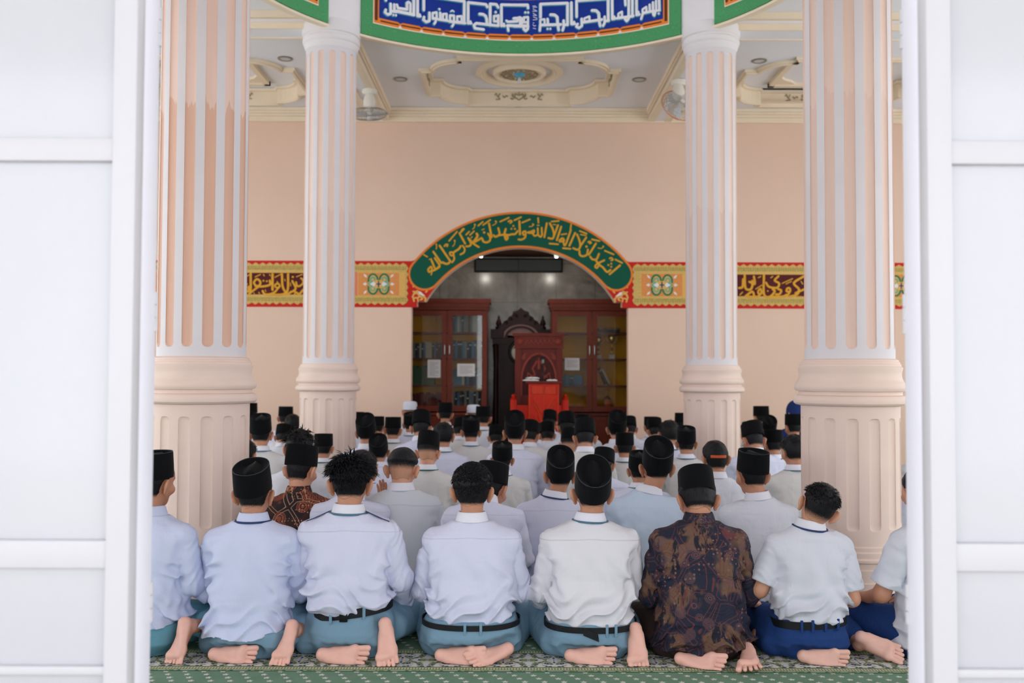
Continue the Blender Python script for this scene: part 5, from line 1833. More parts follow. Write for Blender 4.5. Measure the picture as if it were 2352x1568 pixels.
# ------------------------------------------------------------------ people: signed-distance modelling
class Vol:
    def __init__(self, lo, hi, h, steps=None):
        """steps: per axis a list of (from, step) for finer stretches"""
        self.h = h
        self.ax = []
        for i in range(3):
            st = steps[i] if steps else [(lo[i], h)]
            g = []
            for q, (a, d) in enumerate(st):
                b = st[q + 1][0] if q + 1 < len(st) else hi[i] + d
                g.append(np.arange(a, b - 1e-6, d))
            self.ax.append(np.concatenate(g).astype(np.float32))
        self.D = np.full(tuple(len(a) for a in self.ax), 0.2, np.float32)

    def sl(self, lo, hi):
        out = []
        for i in range(3):
            a = max(0, int(np.searchsorted(self.ax[i], lo[i])) - 1)
            b = min(len(self.ax[i]), int(np.searchsorted(self.ax[i], hi[i])) + 2)
            if b <= a:
                return None
            out.append(slice(a, b))
        return tuple(out)

    def grid(self, s):
        return (self.ax[0][s[0]][:, None, None], self.ax[1][s[1]][None, :, None], self.ax[2][s[2]][None, None, :])

    def put(self, lo, hi, fn, k=0.0, op='add'):
        s = self.sl(lo, hi)
        if s is None:
            return self
        x, y, z = self.grid(s)
        d = fn(x, y, z).astype(np.float32)
        a = self.D[s]
        if op == 'add':
            if k > 0:
                h = np.clip(0.5 + 0.5 * (a - d) / k, 0, 1)
                r = a + (d - a) * h - k * h * (1 - h)
            else:
                r = np.minimum(a, d)
        elif op == 'sub':
            d = -d
            if k > 0:
                h = np.clip(0.5 - 0.5 * (a - d) / k, 0, 1)
                r = a + (d - a) * h + k * h * (1 - h)
            else:
                r = np.maximum(a, d)
        else:
            r = np.maximum(a, d)
        self.D[s] = r
        return self

    def cone(self, a, b, ra, rb, k=0.0, op='add'):
        a, b = np.array(a, float), np.array(b, float)
        m = max(ra, rb) + k + 2.5 * self.h
        ab = b - a
        L2 = float(ab @ ab) + 1e-9

        def fn(x, y, z):
            px, py, pz = x - a[0], y - a[1], z - a[2]
            t = np.clip((px * ab[0] + py * ab[1] + pz * ab[2]) / L2, 0, 1)
            return np.sqrt((px - t * ab[0]) ** 2 + (py - t * ab[1]) ** 2 + (pz - t * ab[2]) ** 2) - (ra + (rb - ra) * t)
        return self.put(np.minimum(a, b) - m, np.maximum(a, b) + m, fn, k, op)

    def chain(self, pts, rs, k=0.0):
        for i in range(len(pts) - 1):
            self.cone(pts[i], pts[i + 1], rs[i], rs[i + 1], k)
        return self

    def ell(self, c, r, R=None, k=0.0, op='add'):
        c, r = np.array(c, float), np.array(r, float)
        Rm = np.eye(3) if R is None else np.array(R)
        m = r.max() + k + 2.5 * self.h

        def fn(x, y, z):
            p = (x - c[0], y - c[1], z - c[2])
            q = [Rm[0][i] * p[0] + Rm[1][i] * p[1] + Rm[2][i] * p[2] for i in range(3)]
            k0 = np.sqrt(sum((q[i] / r[i]) ** 2 for i in range(3)))
            k1 = np.sqrt(sum((q[i] / r[i] ** 2) ** 2 for i in range(3))) + 1e-9
            return k0 * (k0 - 1.0) / k1
        return self.put(c - m, c + m, fn, k, op)

    def mesh(self, smooth=2):
        D = self.D
        ins = D < 0
        nx, ny, nz = D.shape
        cnt = np.zeros((nx - 1, ny - 1, nz - 1), np.uint8)
        for i in (0, 1):
            for j in (0, 1):
                for k in (0, 1):
                    cnt += ins[i:nx - 1 + i, j:ny - 1 + j, k:nz - 1 + k]
        act = (cnt > 0) & (cnt < 8)
        ci = np.argwhere(act)
        idm = np.full(act.shape, -1, np.int32)
        idm[act] = np.arange(len(ci), dtype=np.int32)
        acc = np.zeros((len(ci), 3))
        num = np.zeros(len(ci))
        corners = [(i, j, k) for i in (0, 1) for j in (0, 1) for k in (0, 1)]
        vals = {c: D[ci[:, 0] + c[0], ci[:, 1] + c[1], ci[:, 2] + c[2]] for c in corners}
        for c in corners:
            for ax in range(3):
                if c[ax] == 0:
                    e = list(c)
                    e[ax] = 1
                    a, b = vals[c], vals[tuple(e)]
                    m = (a < 0) != (b < 0)
                    t = np.where(m, a / np.where(m, a - b, 1), 0)
                    for q in range(3):
                        acc[:, q] += np.where(m, c[q] + (t if q == ax else 0), 0)
                    num += m
        V = ci + acc / num[:, None]
        V = np.stack([np.interp(V[:, q], np.arange(len(self.ax[q])), self.ax[q]) for q in range(3)], 1)
        F = []
        for ax in range(3):
            o1, o2 = [(1, 2), (2, 0), (0, 1)][ax]
            A = [slice(None)] * 3
            B = [slice(None)] * 3
            A[ax] = slice(0, -1)
            B[ax] = slice(1, None)
            a, b = ins[tuple(A)], ins[tuple(B)]
            ch = a != b
            e = np.argwhere(ch)
            ok = (e[:, o1] > 0) & (e[:, o2] > 0) & (e[:, o1] < D.shape[o1] - 1) & (e[:, o2] < D.shape[o2] - 1)
            e = e[ok]
            flip = a[e[:, 0], e[:, 1], e[:, 2]]
            q = []
            for d1, d2 in ((-1, -1), (0, -1), (0, 0), (-1, 0)):
                c = e.copy()
                c[:, o1] += d1
                c[:, o2] += d2
                q.append(idm[c[:, 0], c[:, 1], c[:, 2]])
            q = np.stack(q, 1)
            q[~flip] = q[~flip][:, ::-1]
            F.append(q)
        F = np.concatenate(F)
        F = F[(F >= 0).all(1)]
        if smooth:
            E = np.concatenate([F[:, [0, 1]], F[:, [1, 2]], F[:, [2, 3]], F[:, [3, 0]]])
            E = np.concatenate([E, E[:, ::-1]])
            deg = np.bincount(E[:, 0], minlength=len(V))[:, None] + 1e-9
            for it in range(smooth):
                for lam in (0.5, -0.45):
                    S_ = np.stack([np.bincount(E[:, 0], weights=V[E[:, 1], q], minlength=len(V)) for q in range(3)], 1) / deg
                    V = V + lam * (S_ - V)
        return V, F


def wave(seed, n=6, lo=18, hi=60):
    r = np.random.RandomState(seed)
    K = r.normal(size=(n, 3))
    K /= np.linalg.norm(K, axis=1)[:, None]
    K *= r.uniform(lo, hi, n)[:, None]
    ph = r.uniform(0, 6.28, n)
    K2 = r.normal(size=(n, 3)) * 9
    A = r.uniform(0.5, 1.0, n) / n * 1.6

    def f(x, y, z):
        o = 0
        for i in range(n):
            w_ = np.sin(K2[i][0] * x + K2[i][1] * y + K2[i][2] * z)
            o = o + A[i] * np.sin(K[i][0] * x + K[i][1] * y + K[i][2] * z + ph[i] + 1.6 * w_)
        return o
    return f


def interp(z, tab, col):
    zs_ = [t[0] for t in tab]
    return np.interp(z, zs_, [t[col] for t in tab])


def profile_fn(tab, cx, cy, n=2.4, disp=None, thick=0.0):
    """stack of superellipses: rows (z, half width, half depth back, half depth front)"""
    def fn(x, y, z):
        a = interp(z, tab, 1) + thick
        bb = interp(z, tab, 2) + thick
        bf = interp(z, tab, 3) + thick
        px = x - cx(z)
        py = y - cy(z)
        b = np.where(py < 0, bb, bf)
        q = (np.abs(px) / a) ** n + (np.abs(py) / b) ** n
        d = (q ** (1.0 / n) - 1.0) * np.minimum(a, b) * 0.85
        if disp is not None:
            d = d - disp(x, y, z)
        return d
    return fn


EYE = Matrix.Identity(3)


def head_R(hd):
    yaw, pitch, roll = hd
    return (Matrix.Rotation(rad(yaw), 3, 'Z') @ Matrix.Rotation(rad(roll), 3, 'Y') @ Matrix.Rotation(rad(-pitch), 3, 'X'))


CRAN_C, CRAN_R = np.array((0, .012, .085)), np.array((.0745, .094, .089))


def foot_prims(v, H, T, N, mirror=1, s=1.0, splay=0.0, ank=None):
    """H heel point on the sole, T toe direction, N outward sole normal"""
    H, T, N = Vector(H), Vector(T).normalized(), Vector(N).normalized()
    N = (N - T * N.dot(T)).normalized()
    U = -N
    Xa = T.cross(U).normalized()

    def w(x, y, z):
        return H + Xa * (x * s * mirror) + T * (y * s) + U * (z * s)
    def c(a, b, ra, rb, k):
        v.cone(w(*a), w(*b), ra * s, rb * s, k * s)
    c((0, 0.0, .028), (.002, .03, .030), .028, .025, .008)
    c((.006, .03, .032), (.012, .10, .030), .024, .022, .02)
    c((-.006, .05, .046), (-.016, .135, .026), .022, .021, .02)
    c((-.024, .138, .021), (.016, .130, .019), .0225, .0195, .012)
    c((.016, .03, .019), (.030, .120, .017), .017, .0175, .012)
    c((.030, .105, .018), (.026, .132, .017), .017, .016, .01)
    c((0, .015, .07), (-.012, .12, .036), .026, .019, .02)
    c((0, -.002, .045), (0, .004, .095), .023, .027, .015)
    big = ((-.029, .152, .018), (-.031, .192, .015), .0125, .0135)
    toes = [((-.010, .160, .015), (-.010, .193, .011), .0085, .0092), ((.0085, .157, .014), (.0095, .187, .010), .0080, .0088), ((.0255, .149, .013), (.0275, .176, .009), .0078, .0085), ((.0405, .136, .012), (.043, .160, .009), .0075, .0085)]
    for a, b, ra, rb in [big] + toes:
        k = 1 + splay
        a2 = (a[0] * k, a[1], a[2])
        b2 = (b[0] * (k + splay * .5), b[1], b[2])
        c(a2, b2, ra, rb, .002)
    if ank is not None:
        v.cone(w(0, .006, .09), ank, .027 * s, .040 * s, .02)
    return w


def hand_prims(v, Wp, F, P, side, s=1.0, curl=0.35, spread=0.0):
    """Wp wrist, F finger direction, P palm normal (the way the palm faces)"""
    Wp, F, P = Vector(Wp), Vector(F).normalized(), Vector(P).normalized()
    P = (P - F * P.dot(F)).normalized()
    Xa = F.cross(P).normalized() * side

    def w(x, y, z):
        return Wp + Xa * (x * s) + F * (y * s) - P * (z * s)
    for x, L in ((-.028, .082), (-.010, .088), (.009, .086), (.026, .078)):
        v.cone(w(x * .55, 0.005, 0), w(x, L, 0.002), .015 * s, .0115 * s, .012 * s)
    for x, L, ln, r in ((-.028, .082, .070, .0088), (-.010, .088, .078, .0092), (.009, .086, .073, .0088), (.026, .078, .058, .0078)):
        a = (x, L, 0.002)
        c1, c2, c3 = curl * .5, curl * 1.2, curl * 1.8
        xx = x * (1 + spread)
        b = (xx, L + ln * .45 * math.cos(c1), .002 - ln * .45 * math.sin(c1))
        c_ = (xx * (1 + spread * .5), b[1] + ln * .32 * math.cos(c2), b[2] - ln * .32 * math.sin(c2))
        d = (xx * (1 + spread * .8), c_[1] + ln * .23 * math.cos(c3), c_[2] - ln * .23 * math.sin(c3))
        v.chain([w(*a), w(*b), w(*c_), w(*d)], [r * s * 1.05, r * s, r * s * .93, r * s * .82], .003)
    v.chain([w(-.014, .02, -.004), w(-.040, .050, -.012), w(-.050, .078, -.016), w(-.052, .100, -.018)], [.015 * s, .0125 * s, .0105 * s, .0085 * s], .006)
    v.cone(w(0, -.03, 0), w(0, .02, 0), .023 * s, .021 * s, .015)


DEF = dict(A=(0, .045, .675), head=(0, 8, 0), lean=(0.0, 0.0), sleeve='long', tuck=False, hem=.09, sh=.17, shz=.505,
           elb=((-.225, .10, .265), (.225, .10, .265)), wri=((-.15, .30, .20), (.15, .30, .20)), hands=(None, None),
           knee=((-.19, .42, .085), (.255, .36, .09)), feet=(), shirt='plain', trouser='tr_teal', cap=None, hair='under', collar='col_white',
           band=None, belt=None, skin='skin', bulk=1.0, hres=.0045, sres=.006, seed=1, wr=1.0, piping=True)


def lean_fn(p):
    lx, ly = p['lean']
    return (lambda z: lx * np.clip(z / .6, 0, 1.2) ** 1.3), (lambda z: 0.012 + ly * np.clip(z / .6, 0, 1.2) ** 1.3 + 0.03 * np.clip((z - .3) / .3, 0, 1))


def torso_tab(p):
    b = p['bulk']
    if p['tuck']:
        q = p.get('tz', .19) - .19
        low = [(.10 + q, .150, .125, .11), (.185 + q, .168, .140, .12), (.205 + q, .184, .158, .13), (.235 + q, .196, .165, .135), (.27, .194, .152, .13)]
    else:
        low = [(.02, .212, .190, .16), (.08, .212, .188, .16), (.13, .206, .172, .15), (.20, .190, .148, .135), (.27, .188, .140, .128)]
    up = [(.35, .186, .132, .122), (.42, .190, .128, .118), (.47, .193, .120, .110), (.505, .190, .112, .100), (.535, .172, .102, .090), (.56, .140, .092, .08), (.585, .105, .080, .07), (.61, .080, .068, .062), (.64, .064, .060, .058), (.70, .06, .058, .056)]
    return [(z, a * b, c * b, d * b) for z, a, c, d in low] + [(z, a * (b if z < .55 else 1), c * (b if z < .55 else 1), d) for z, a, c, d in up]


def cap_mesh(p, kind):
    """rigid velvet cap in head space: oval wall, eye-shaped pinched crown"""
    n = 56
    th = np.linspace(0, 2 * PI, n, endpoint=False)
    if kind == 'knit':
        H, a0, b0, a1, b1 = .085, .081, .101, .074, .092
    else:
        H, a0, b0, a1, b1 = p.get('caph', .115), .083, .106, .080, .103
    rows = []

    def ringp(a, b, z, e=2.0, dz=0.0):
        ct, st = np.cos(th), np.sin(th)
        x = a * np.sign(ct) * np.abs(ct) ** (2 / e)
        y = b * np.sign(st) * np.abs(st) ** (2 / e)
        return np.stack([x, y, np.full(n, z) + dz], 1)
    for a, b, z in ((a0 - .004, b0 - .004, .004), (a0, b0, 0), (a0 + .001, b0 + .001, H * .15), (a0, b0, H * .5), ((a0 + a1) / 2, (b0 + b1) / 2, H * .8), (a1 + .001, b1 + .001, H * .96), (a1 - .001, b1 - .001, H)):
        rows.append(ringp(a, b, z, 2.15))
    if kind == 'knit':
        rows.append(ringp(a1 * .9, b1 * .9, H + .006))
        rows.append(ringp(a1 * .5, b1 * .5, H + .012))
    else:
        rows.append(ringp(a1 - .005, b1 - .005, H - .002, 2.1))
        rows.append(ringp(a1 - .010, b1 - .008, H - .012, 2.0))
        rows.append(ringp(a1 * .55, b1 * .84, H - .022, 1.8))
        rows.append(ringp(a1 * .16, b1 * .70, H - .006, 1.6))
    V = np.concatenate(rows + [np.array([[0, 0, rows[-1][0, 2] + .001]])])
    F4, F3 = [], []
    for r in range(len(rows) - 1):
        for j in range(n):
            F4.append((r * n + j, r * n + (j + 1) % n, (r + 1) * n + (j + 1) % n, (r + 1) * n + j))
    L = (len(rows) - 1) * n
    for j in range(n):
        F3.append((L + j, L + (j + 1) % n, len(V) - 1))
    rim = ringp(a1 - .001, b1 - .001, H + .001, 2.15)
    return V, F4, F3, rim


def build_person(name, p):
    p = {**DEF, **p}
    h = p['hres']
    rnd = random.Random(p['seed'])
    cx, cy = lean_fn(p)
    A = Vector(p['A']) - Vector((0, 0, .012))
    R = head_R(p['head'])
    Rn = np.array(R)
    hw = lambda q: A + R @ Vector(q)
    sw = lambda side, q: Vector((q[0] * side, q[1], q[2]))
    # ---------------- body
    if h < .005:
        v = Vol(None, (.42, .60, .96), h, [[(-.42, .0036)], [(-.34, .003), (-.03, .0055)], [(-.01, .003), (.20, .005)]])
    else:
        v = Vol((-.46, -.42, -.01), (.46, .62, .98), h)
    top = Vector((float(cx(.57)), float(cy(.57)), .57))
    v.cone((float(cx(.2)), .02, .2), (float(cx(.45)), float(cy(.45)), .45), .085, .075)
    v.cone((float(cx(.1)), .02, .12), (float(cx(.2)), .02, .22), .10, .085, .05)
    v.cone((float(cx(.45)), float(cy(.45)), .45), top, .07, .056, .04)
    v.cone(top, hw((0, -.012, .02)), .053, .050, .03)
    v.ell(hw(CRAN_C), CRAN_R, Rn, .022)
    v.ell(hw((0, .040, .022)), (.054, .062, .058), Rn, .025)
    v.ell(hw((0, .078, -.018)), (.026, .022, .022), Rn, .025)
    v.ell(hw((0, .075, .105)), (.058, .03, .045), Rn, .02)
    for s in (-1, 1):
        v.ell(hw((s * .031, .100, .068)), (.017, .012, .012), Rn, .012, 'sub')
        v.ell(hw((s * .031, .088, .068)), (.013, .012, .012), Rn, .003)
        v.cone(hw((s * .012, .102, .088)), hw((s * .048, .090, .088)), .007, .006, .01)
        v.ell(hw((s * .047, .075, .038)), (.02, .02, .02), Rn, .02)
        # ear: tilted shell with a rim, standing off the head
        Er = R @ Matrix.Rotation(rad(s * 40), 3, 'Z') @ Matrix.Rotation(rad(s * 12), 3, 'Y')
        v.ell(hw((s * .0845, -.006, .052)), (.0085, .023, .035), np.array(Er), .006)
        v.ell(hw((s * .0875, -.011, .061)), (.009, .020, .024), np.array(Er), .005)
        v.ell(hw((s * .078, .004, .022)), (.008, .011, .013), np.array(Er), .006)
        v.ell(hw((s * .096, .006, .055)), (.006, .013, .020), np.array(Er), .004, 'sub')
    v.chain([hw((0, .100, .072)), hw((0, .114, .050)), hw((0, .122, .038))], [.008, .010, .012], .01)
    for s in (-1, 1):
        v.ell(hw((s * .011, .111, .034)), (.009, .009, .008), Rn, .006)
    v.ell(hw((0, .101, .010)), (.022, .010, .006), Rn, .005)
    v.ell(hw((0, .100, .001)), (.019, .010, .0065), Rn, .005)
    for i, s in enumerate((-1, 1)):
        sh = Vector((float(cx(p['shz'])) + s * (p['sh'] - .01), float(cy(p['shz'])) + .005, p['shz'] - .005))
        e, w_ = Vector(p['elb'][i]), Vector(p['wri'][i])
        v.cone((float(cx(.48)), float(cy(.48)), .48), sh, .06, .045, .03)
        v.chain([sh, e, w_], [.044, .037, .025], .02)
        fdir = (w_ - e).normalized()
        hd = p['hands'][i]
        if hd is None:
            k_, q_ = Vector(p['knee'][i]), None
            hand_prims(v, w_ + fdir * .012, (fdir + Vector((0, .45, -.25))), (0, .0, -1) if abs(fdir.z) < .8 else (0, 1, 0), -s, 1.0, .35)
        else:
            hand_prims(v, w_ + Vector(hd[0]).normalized() * .012, hd[0], hd[1], -s, 1.0, hd[2], hd[3] if len(hd) > 3 else 0.0)
        kn = Vector(p['knee'][i])
        hip = Vector((s * .085, .04, .13))
        v.chain([hip, kn + Vector((0, -.03, .005)), kn + Vector((0, 0, -.01))], [.075, .05, .042], .03)
    soles = []
    fset = {}
    for ft in p['feet']:
        i = 0 if ft['side'] < 0 else 1
        fset[i] = ft
        kn = Vector(p['knee'][i])
        wf = foot_prims(v, ft['H'], ft['T'], ft['N'], ft.get('mir', 1), ft.get('s', 1.0), ft.get('splay', 0.0))
        an = wf(0, .008, .095)
        if 'cuff' not in ft:
            ft['cuff'] = tuple(an * .72 + (kn + Vector((0, 0, -.02))) * .28)
        mid_ = Vector(ft['mid']) if 'mid' in ft else (an * .45 + (kn + Vector((0, 0, -.025))) * .55)
        v.chain([an, mid_, kn + Vector((0, -.01, -.02))], [.027, .040, .044], .02)
        soles.append((Vector(ft['H']), Vector(ft['T']).normalized(), Vector(ft['N']).normalized()))
    for i, s in enumerate((-1, 1)):
        if i not in fset:
            kn = Vector(p['knee'][i])
            v.chain([kn + Vector((0, -.01, -.02)), Vector((s * .10, .0, .055))], [.044, .034], .02)
    v.put((-9, -9, -9), (9, 9, .004), lambda x, y, z: (0.002 - z) + 0 * x + 0 * y, 0, 'max')
    V, F = v.mesh(1)
    me = mesh_np('person_body', V, F)
    sole = np.zeros(len(V), np.float32)
    nrm = np.zeros(len(V) * 3, np.float32)
    me.vertices.foreach_get('normal', nrm)
    nrm = nrm.reshape(-1, 3)
    for H, T, N in soles:
        q = V - np.array(H)
        along = q @ np.array(T)
        dep = q @ np.array(N)
        lat = np.linalg.norm(q - np.outer(along, np.array(T)) - np.outer(dep, np.array(N)), axis=1)
        m = (along > -.04) & (along < .22) & (lat < .07) & (dep > -.08)
        f_ = np.clip((nrm @ np.array(N) + .25) / .6, 0, 1)
        sole = np.maximum(sole, np.where(m, f_, 0))
    at_ = me.attributes.new('sole', 'FLOAT', 'POINT')
    at_.data.foreach_set('value', sole)
    root = link(name, me, M[p['skin']])
    # ---------------- shirt
    tab = torso_tab(p)
    zw = p.get('tz', .19) + .02 if p['tuck'] else p['hem']
    wv = wave(p['seed'] * 7 + 1, 7, 22, 62)
    wv2 = wave(p['seed'] * 7 + 2, 6, 45, 120)
    wvz = wave(p['seed'] * 7 + 3, 5, 30, 70)
    k_ = p['wr']

    def disp(x, y, z):
        low = np.clip(1 - np.abs(z - (zw + .05)) / .11, 0, 1)
        mid_ = np.clip(1 - np.abs(z - .33) / .2, 0, 1)
        side = np.clip((np.abs(x) - .10) / .07, 0, 1)
        fold = 1.2 - 2 * np.abs(np.sin(z * 42 + 3.5 * np.sin(x * 10 + p['seed']) + 1.3 * np.sin(x * 27 + 2 * p['seed'])))
        drape = np.sin(x * 42 + 2.5 * np.sin(z * 9 + p['seed']) + 1.5 * np.sin(x * 17 + z * 13))
        return k_ * (low * (.0075 * fold + .007 * wv(x * .7, y, z * 1.4)) + .0050 * wv(x, y, z * .8) * (.25 + .75 * mid_) + .004 * side * wv2(x, y, z) + .0025 * drape * np.clip((.5 - z) / .1, 0, 1) + .0010 * wv2(x, y, z) + .0045 * np.clip((np.abs(x) - .09) / .08, 0, 1) * np.clip(1 - np.abs(z - .36) / .12, 0, 1) * (1.1 - 2 * np.abs(np.sin(34 * (z + .75 * np.abs(x)) + 1.3 * np.sin(z * 21 + p['seed'])))))
    sv = Vol((-.36, -.30, .0), (.36, .46, .74), p['sres'])
    hemz = p['hem'] if not p['tuck'] else p.get('tz', .19) - .006
    hs = p.get('hemslope', 0.0)
    tfn = profile_fn(tab, cx, cy, 2.35, disp)
    sv.put((-.3, -.3, 0.0), (.3, .3, .72), lambda x, y, z: np.maximum(tfn(x, y, z), hemz + hs * x + .010 * np.sin(x * 23 + p['seed']) * (not p['tuck']) - z))
    wsleeve = wave(p['seed'] * 7 + 5, 6, 30, 85)
    for i, s in enumerate((-1, 1)):
        sh = Vector((float(cx(p['shz'])) + s * p['sh'], float(cy(p['shz'])) + .005, p['shz']))
        e, w_ = Vector(p['elb'][i]), Vector(p['wri'][i])
        inner = Vector((float(cx(.52)) + s * .08, float(cy(.52)), .525))

        def limb(a, b, ra, rb, k=.03, amp=.004, cut=None):
            a, b = np.array(a, float), np.array(b, float)
            ab = b - a
            L2 = float(ab @ ab) + 1e-9
            L = math.sqrt(L2)
            m = max(ra, rb) + k + .03

            def fn(x, y, z):
                px, py, pz = x - a[0], y - a[1], z - a[2]
                t = np.clip((px * ab[0] + py * ab[1] + pz * ab[2]) / L2, 0, 1)
                d = np.sqrt((px - t * ab[0]) ** 2 + (py - t * ab[1]) ** 2 + (pz - t * ab[2]) ** 2) - (ra + (rb - ra) * t)
                g = (1.2 - 2 * np.abs(np.sin(t * L * 58 + 2.5 * np.sin(x * 30 + y * 24 + p['seed'])))) * np.clip(np.abs(t - .5) * 2, .15, 1)
                d = d - k_ * amp * (.6 * g + 1.2 * wsleeve(x, y, z))
                if cut is not None:
                    d = np.maximum(d, (x - b[0]) * ab[0] / L + (y - b[1]) * ab[1] / L + (z - b[2]) * ab[2] / L - cut)
                return d
            sv.put(np.minimum(a, b) - m, np.maximum(a, b) + m, fn, k)
        limb(inner, sh, .050, .056, .045, .002)
        sl = p['sleeve']
        if sl == 'long':
            limb(sh, e, .057, .056, .004, .006)
            limb(e, w_, .055, .040, .010, .006)
        elif sl == 'rolled':
            limb(sh, e, .059, .056, .004, .006)
            ee = e + (w_ - e) * .12
            limb(e, ee, .058, .056, .02)
            limb(ee, ee + (w_ - e).normalized() * .035, .056, .058, .004, .002)
        else:
            ee = sh + (e - sh) * .78
            limb(sh, ee, .058, .066, .004, .004, .012)
    upv = (hw((0, -.012, .02)) - top).normalized()
    upv = (upv * .5 + Vector((0, .12, 1)).normalized() * .5).normalized()
    cb = top + upv * .022
    sv.put((-1, -1, .5), (1, 1, .9), lambda x, y, z: (x - cb.x) * upv.x + (y - cb.y) * upv.y + (z - cb.z) * upv.z - .006, .006, 'max')
    V, F = sv.mesh(2)
    so = link('shirt', mesh_np('shirt', V, F), SH[p['shirt']] if p['shirt'] in SH else M[p['shirt']], root)
    # ---------------- collar: stand plus fold-over, round the neck
    n = 44
    th = np.linspace(0, 2 * PI, n, endpoint=False)
    nk = (top + hw((0, -.012, .02))) / 2
    up = (hw((0, -.012, .02)) - top).normalized()
    up = (up * .5 + Vector((0, .12, 1)).normalized() * .5).normalized()
    sx = Vector((1, 0, 0))
    sx = (sx - up * sx.dot(up)).normalized()
    sy = up.cross(sx)
    c0_ = top + up * .027 + Vector((0, .002, 0))
    rows = []
    for a, b, z, dip in ((.060, .061, .000, 0), (.058, .060, .020, 0), (.0575, .0595, .039, .016), (.0605, .0625, .043, .016), (.064, .066, .040, .016), (.070, .073, .022, .018), (.076, .080, .003, .022), (.0775, .0815, -.002, .022), (.074, .077, -.002, .022), (.066, .068, .018, .016)):
        ct, st = np.cos(th), np.sin(th)
        f_ = np.clip(st, 0, 1) ** 2
        zz = z - dip * f_
        bb = np.where(st < 0, b, b + .008)
        rows.append(np.array([np.array(c0_ + sx * float(a * q) + sy * float(r_ * w_) + up * float(z_)) for q, w_, r_, z_ in zip(ct, st, bb, zz)]))
    V = np.concatenate(rows)
    F4 = [(r * n + j, r * n + (j + 1) % n, (r + 1) * n + (j + 1) % n, (r + 1) * n + j) for r in range(len(rows) - 1) for j in range(n)]
    cm = p['collar']
    co = link('collar', mesh_np('collar', V, F4), SH[cm] if cm in SH else M[cm], so)
    if p['band']:
        pts = [c0_ + sx * (.0805 * math.cos(t)) + sy * (.0845 * math.sin(t)) + up * (.001 - (.02 if math.sin(t) > 0 else 0) * math.sin(t) ** 2) for t in th]
        MB().tube(pts, .0052, 6, True).obj('tie_band', M[p['band']], so, True)
    if p.get('epaulette'):
        for s in (-1, 1):
            m_ = MB()
            pts = [Vector((s * x + float(cx(.55)), .045, z)) for x, z in ((.078, .605), (.115, .588), (.15, .572), (.178, .562), (.196, .545))]
            for q, r_ in zip(pts, pts[1:]):
                dv = (r_ - q).normalized()
                up_ = Vector((-dv.z, 0, dv.x)) * (1 if dv.x > 0 else -1) * .004
                vs = [m_.bm.verts.new(c_ + Vector((0, w2, 0)) + u_) for c_ in (q, r_) for w2 in (-.024, .024) for u_ in (Vector((0, 0, 0)), up_)]
                for f_ in ((0, 1, 3, 2), (4, 6, 7, 5), (0, 4, 5, 1), (2, 3, 7, 6), (1, 5, 7, 3), (0, 2, 6, 4)):
                    m_.bm.faces.new([vs[k] for k in f_])
            eo = m_.obj('epaulette', SH[p['shirt']], so)
            MB().tube([q + Vector((0, -.025, .003)) for q in pts], .0022, 6).obj('epaulette_edge', M['navyband'], so, True)
    # ---------------- trousers
    tv = Vol((-.46, -.34, -.01), (.46, .60, .26), p['sres'])
    tw = wave(p['seed'] * 7 + 9, 7, 25, 70)
    tb = [(.0, .150, .120, .12), (.035, .180, .150, .14), (.065, .205, .172, .15), (.11, .205, .172, .15), (.15, .192, .155, .14), (.19, .170, .138, .125), (.215, .164, .132, .12), (.26, .164, .132, .12)]
    bk = p['bulk'] * p.get('seat', 1.0)
    tb = [(z, a * bk, b * bk, c) for z, a, b, c in tb]

    def tdisp(x, y, z):
        return .0045 * tw(x, y, z) + .003 * np.sin(x * 60 + z * 30 + 3 * np.sin(z * 25)) * np.clip((np.abs(x) - .1) / .1, 0, 1)
    ztop = p.get('tz', .19) + .022 if p['tuck'] else p['hem'] + .014
    tsl = p.get('beltslope', 0.0) if p['tuck'] else hs
    tv.put((-.3, -.3, -.01), (.3, .3, .26), profile_fn(tb, (lambda z: p.get('seatx', 0.0) + 0 * z), (lambda z: .015 + 0 * z), 2.3, tdisp))
    tv.put((-.4, -.4, .015), (.4, .4, .3), lambda x, y, z: z - ztop - tsl * x + 0 * y, 0, 'max')
    for i, s in enumerate((-1, 1)):
        kn = Vector(p['knee'][i])
        hip = Vector((s * .095, .05, .115))
        a, b = np.array(hip), np.array(kn)

        def tl(a, b, ra, rb, k):
            a, b = np.array(a, float), np.array(b, float)
            ab = b - a
            L2 = float(ab @ ab) + 1e-9
            m = max(ra, rb) + k + .02

            def fn(x, y, z):
                px, py, pz = x - a[0], y - a[1], z - a[2]
                t = np.clip((px * ab[0] + py * ab[1] + pz * ab[2]) / L2, 0, 1)
                return np.sqrt((px - t * ab[0]) ** 2 + (py - t * ab[1]) ** 2 + (pz - t * ab[2]) ** 2) - (ra + (rb - ra) * t) - .004 * tw(x, y, z)
            tv.put(np.minimum(a, b) - m, np.maximum(a, b) + m, fn, k)
        tl(hip, kn, .100, .078, .03)
        if i in fset and 'cuff' in fset[i]:
            cf = Vector(fset[i]['cuff'])
        else:
            cf = Vector((s * .14, .06, .055))
        tl(kn + Vector((0, 0, -.012)), cf, .072, .062, .025)
    tv.put((-1, -1, -1), (1, 1, .05), lambda x, y, z: (0.004 - z) + 0 * x + 0 * y, 0, 'max')
    # keep clear of the soles that peep out behind
    for ft in p['feet']:
        H, T, N = Vector(ft['H']), Vector(ft['T']).normalized(), Vector(ft['N']).normalized()
        U = -N
        for q in (-.03, 0.0, .05, .10, .15, .19):
            c_ = H + T * (q * ft.get('s', 1)) + U * .02
            tv.cone(c_ + U * .0, c_ + N * .06, .046, .05, .012, 'sub')
    V, F = tv.mesh(2)
    to = link('trousers', mesh_np('trousers', V, F), M[p['trouser']], root)
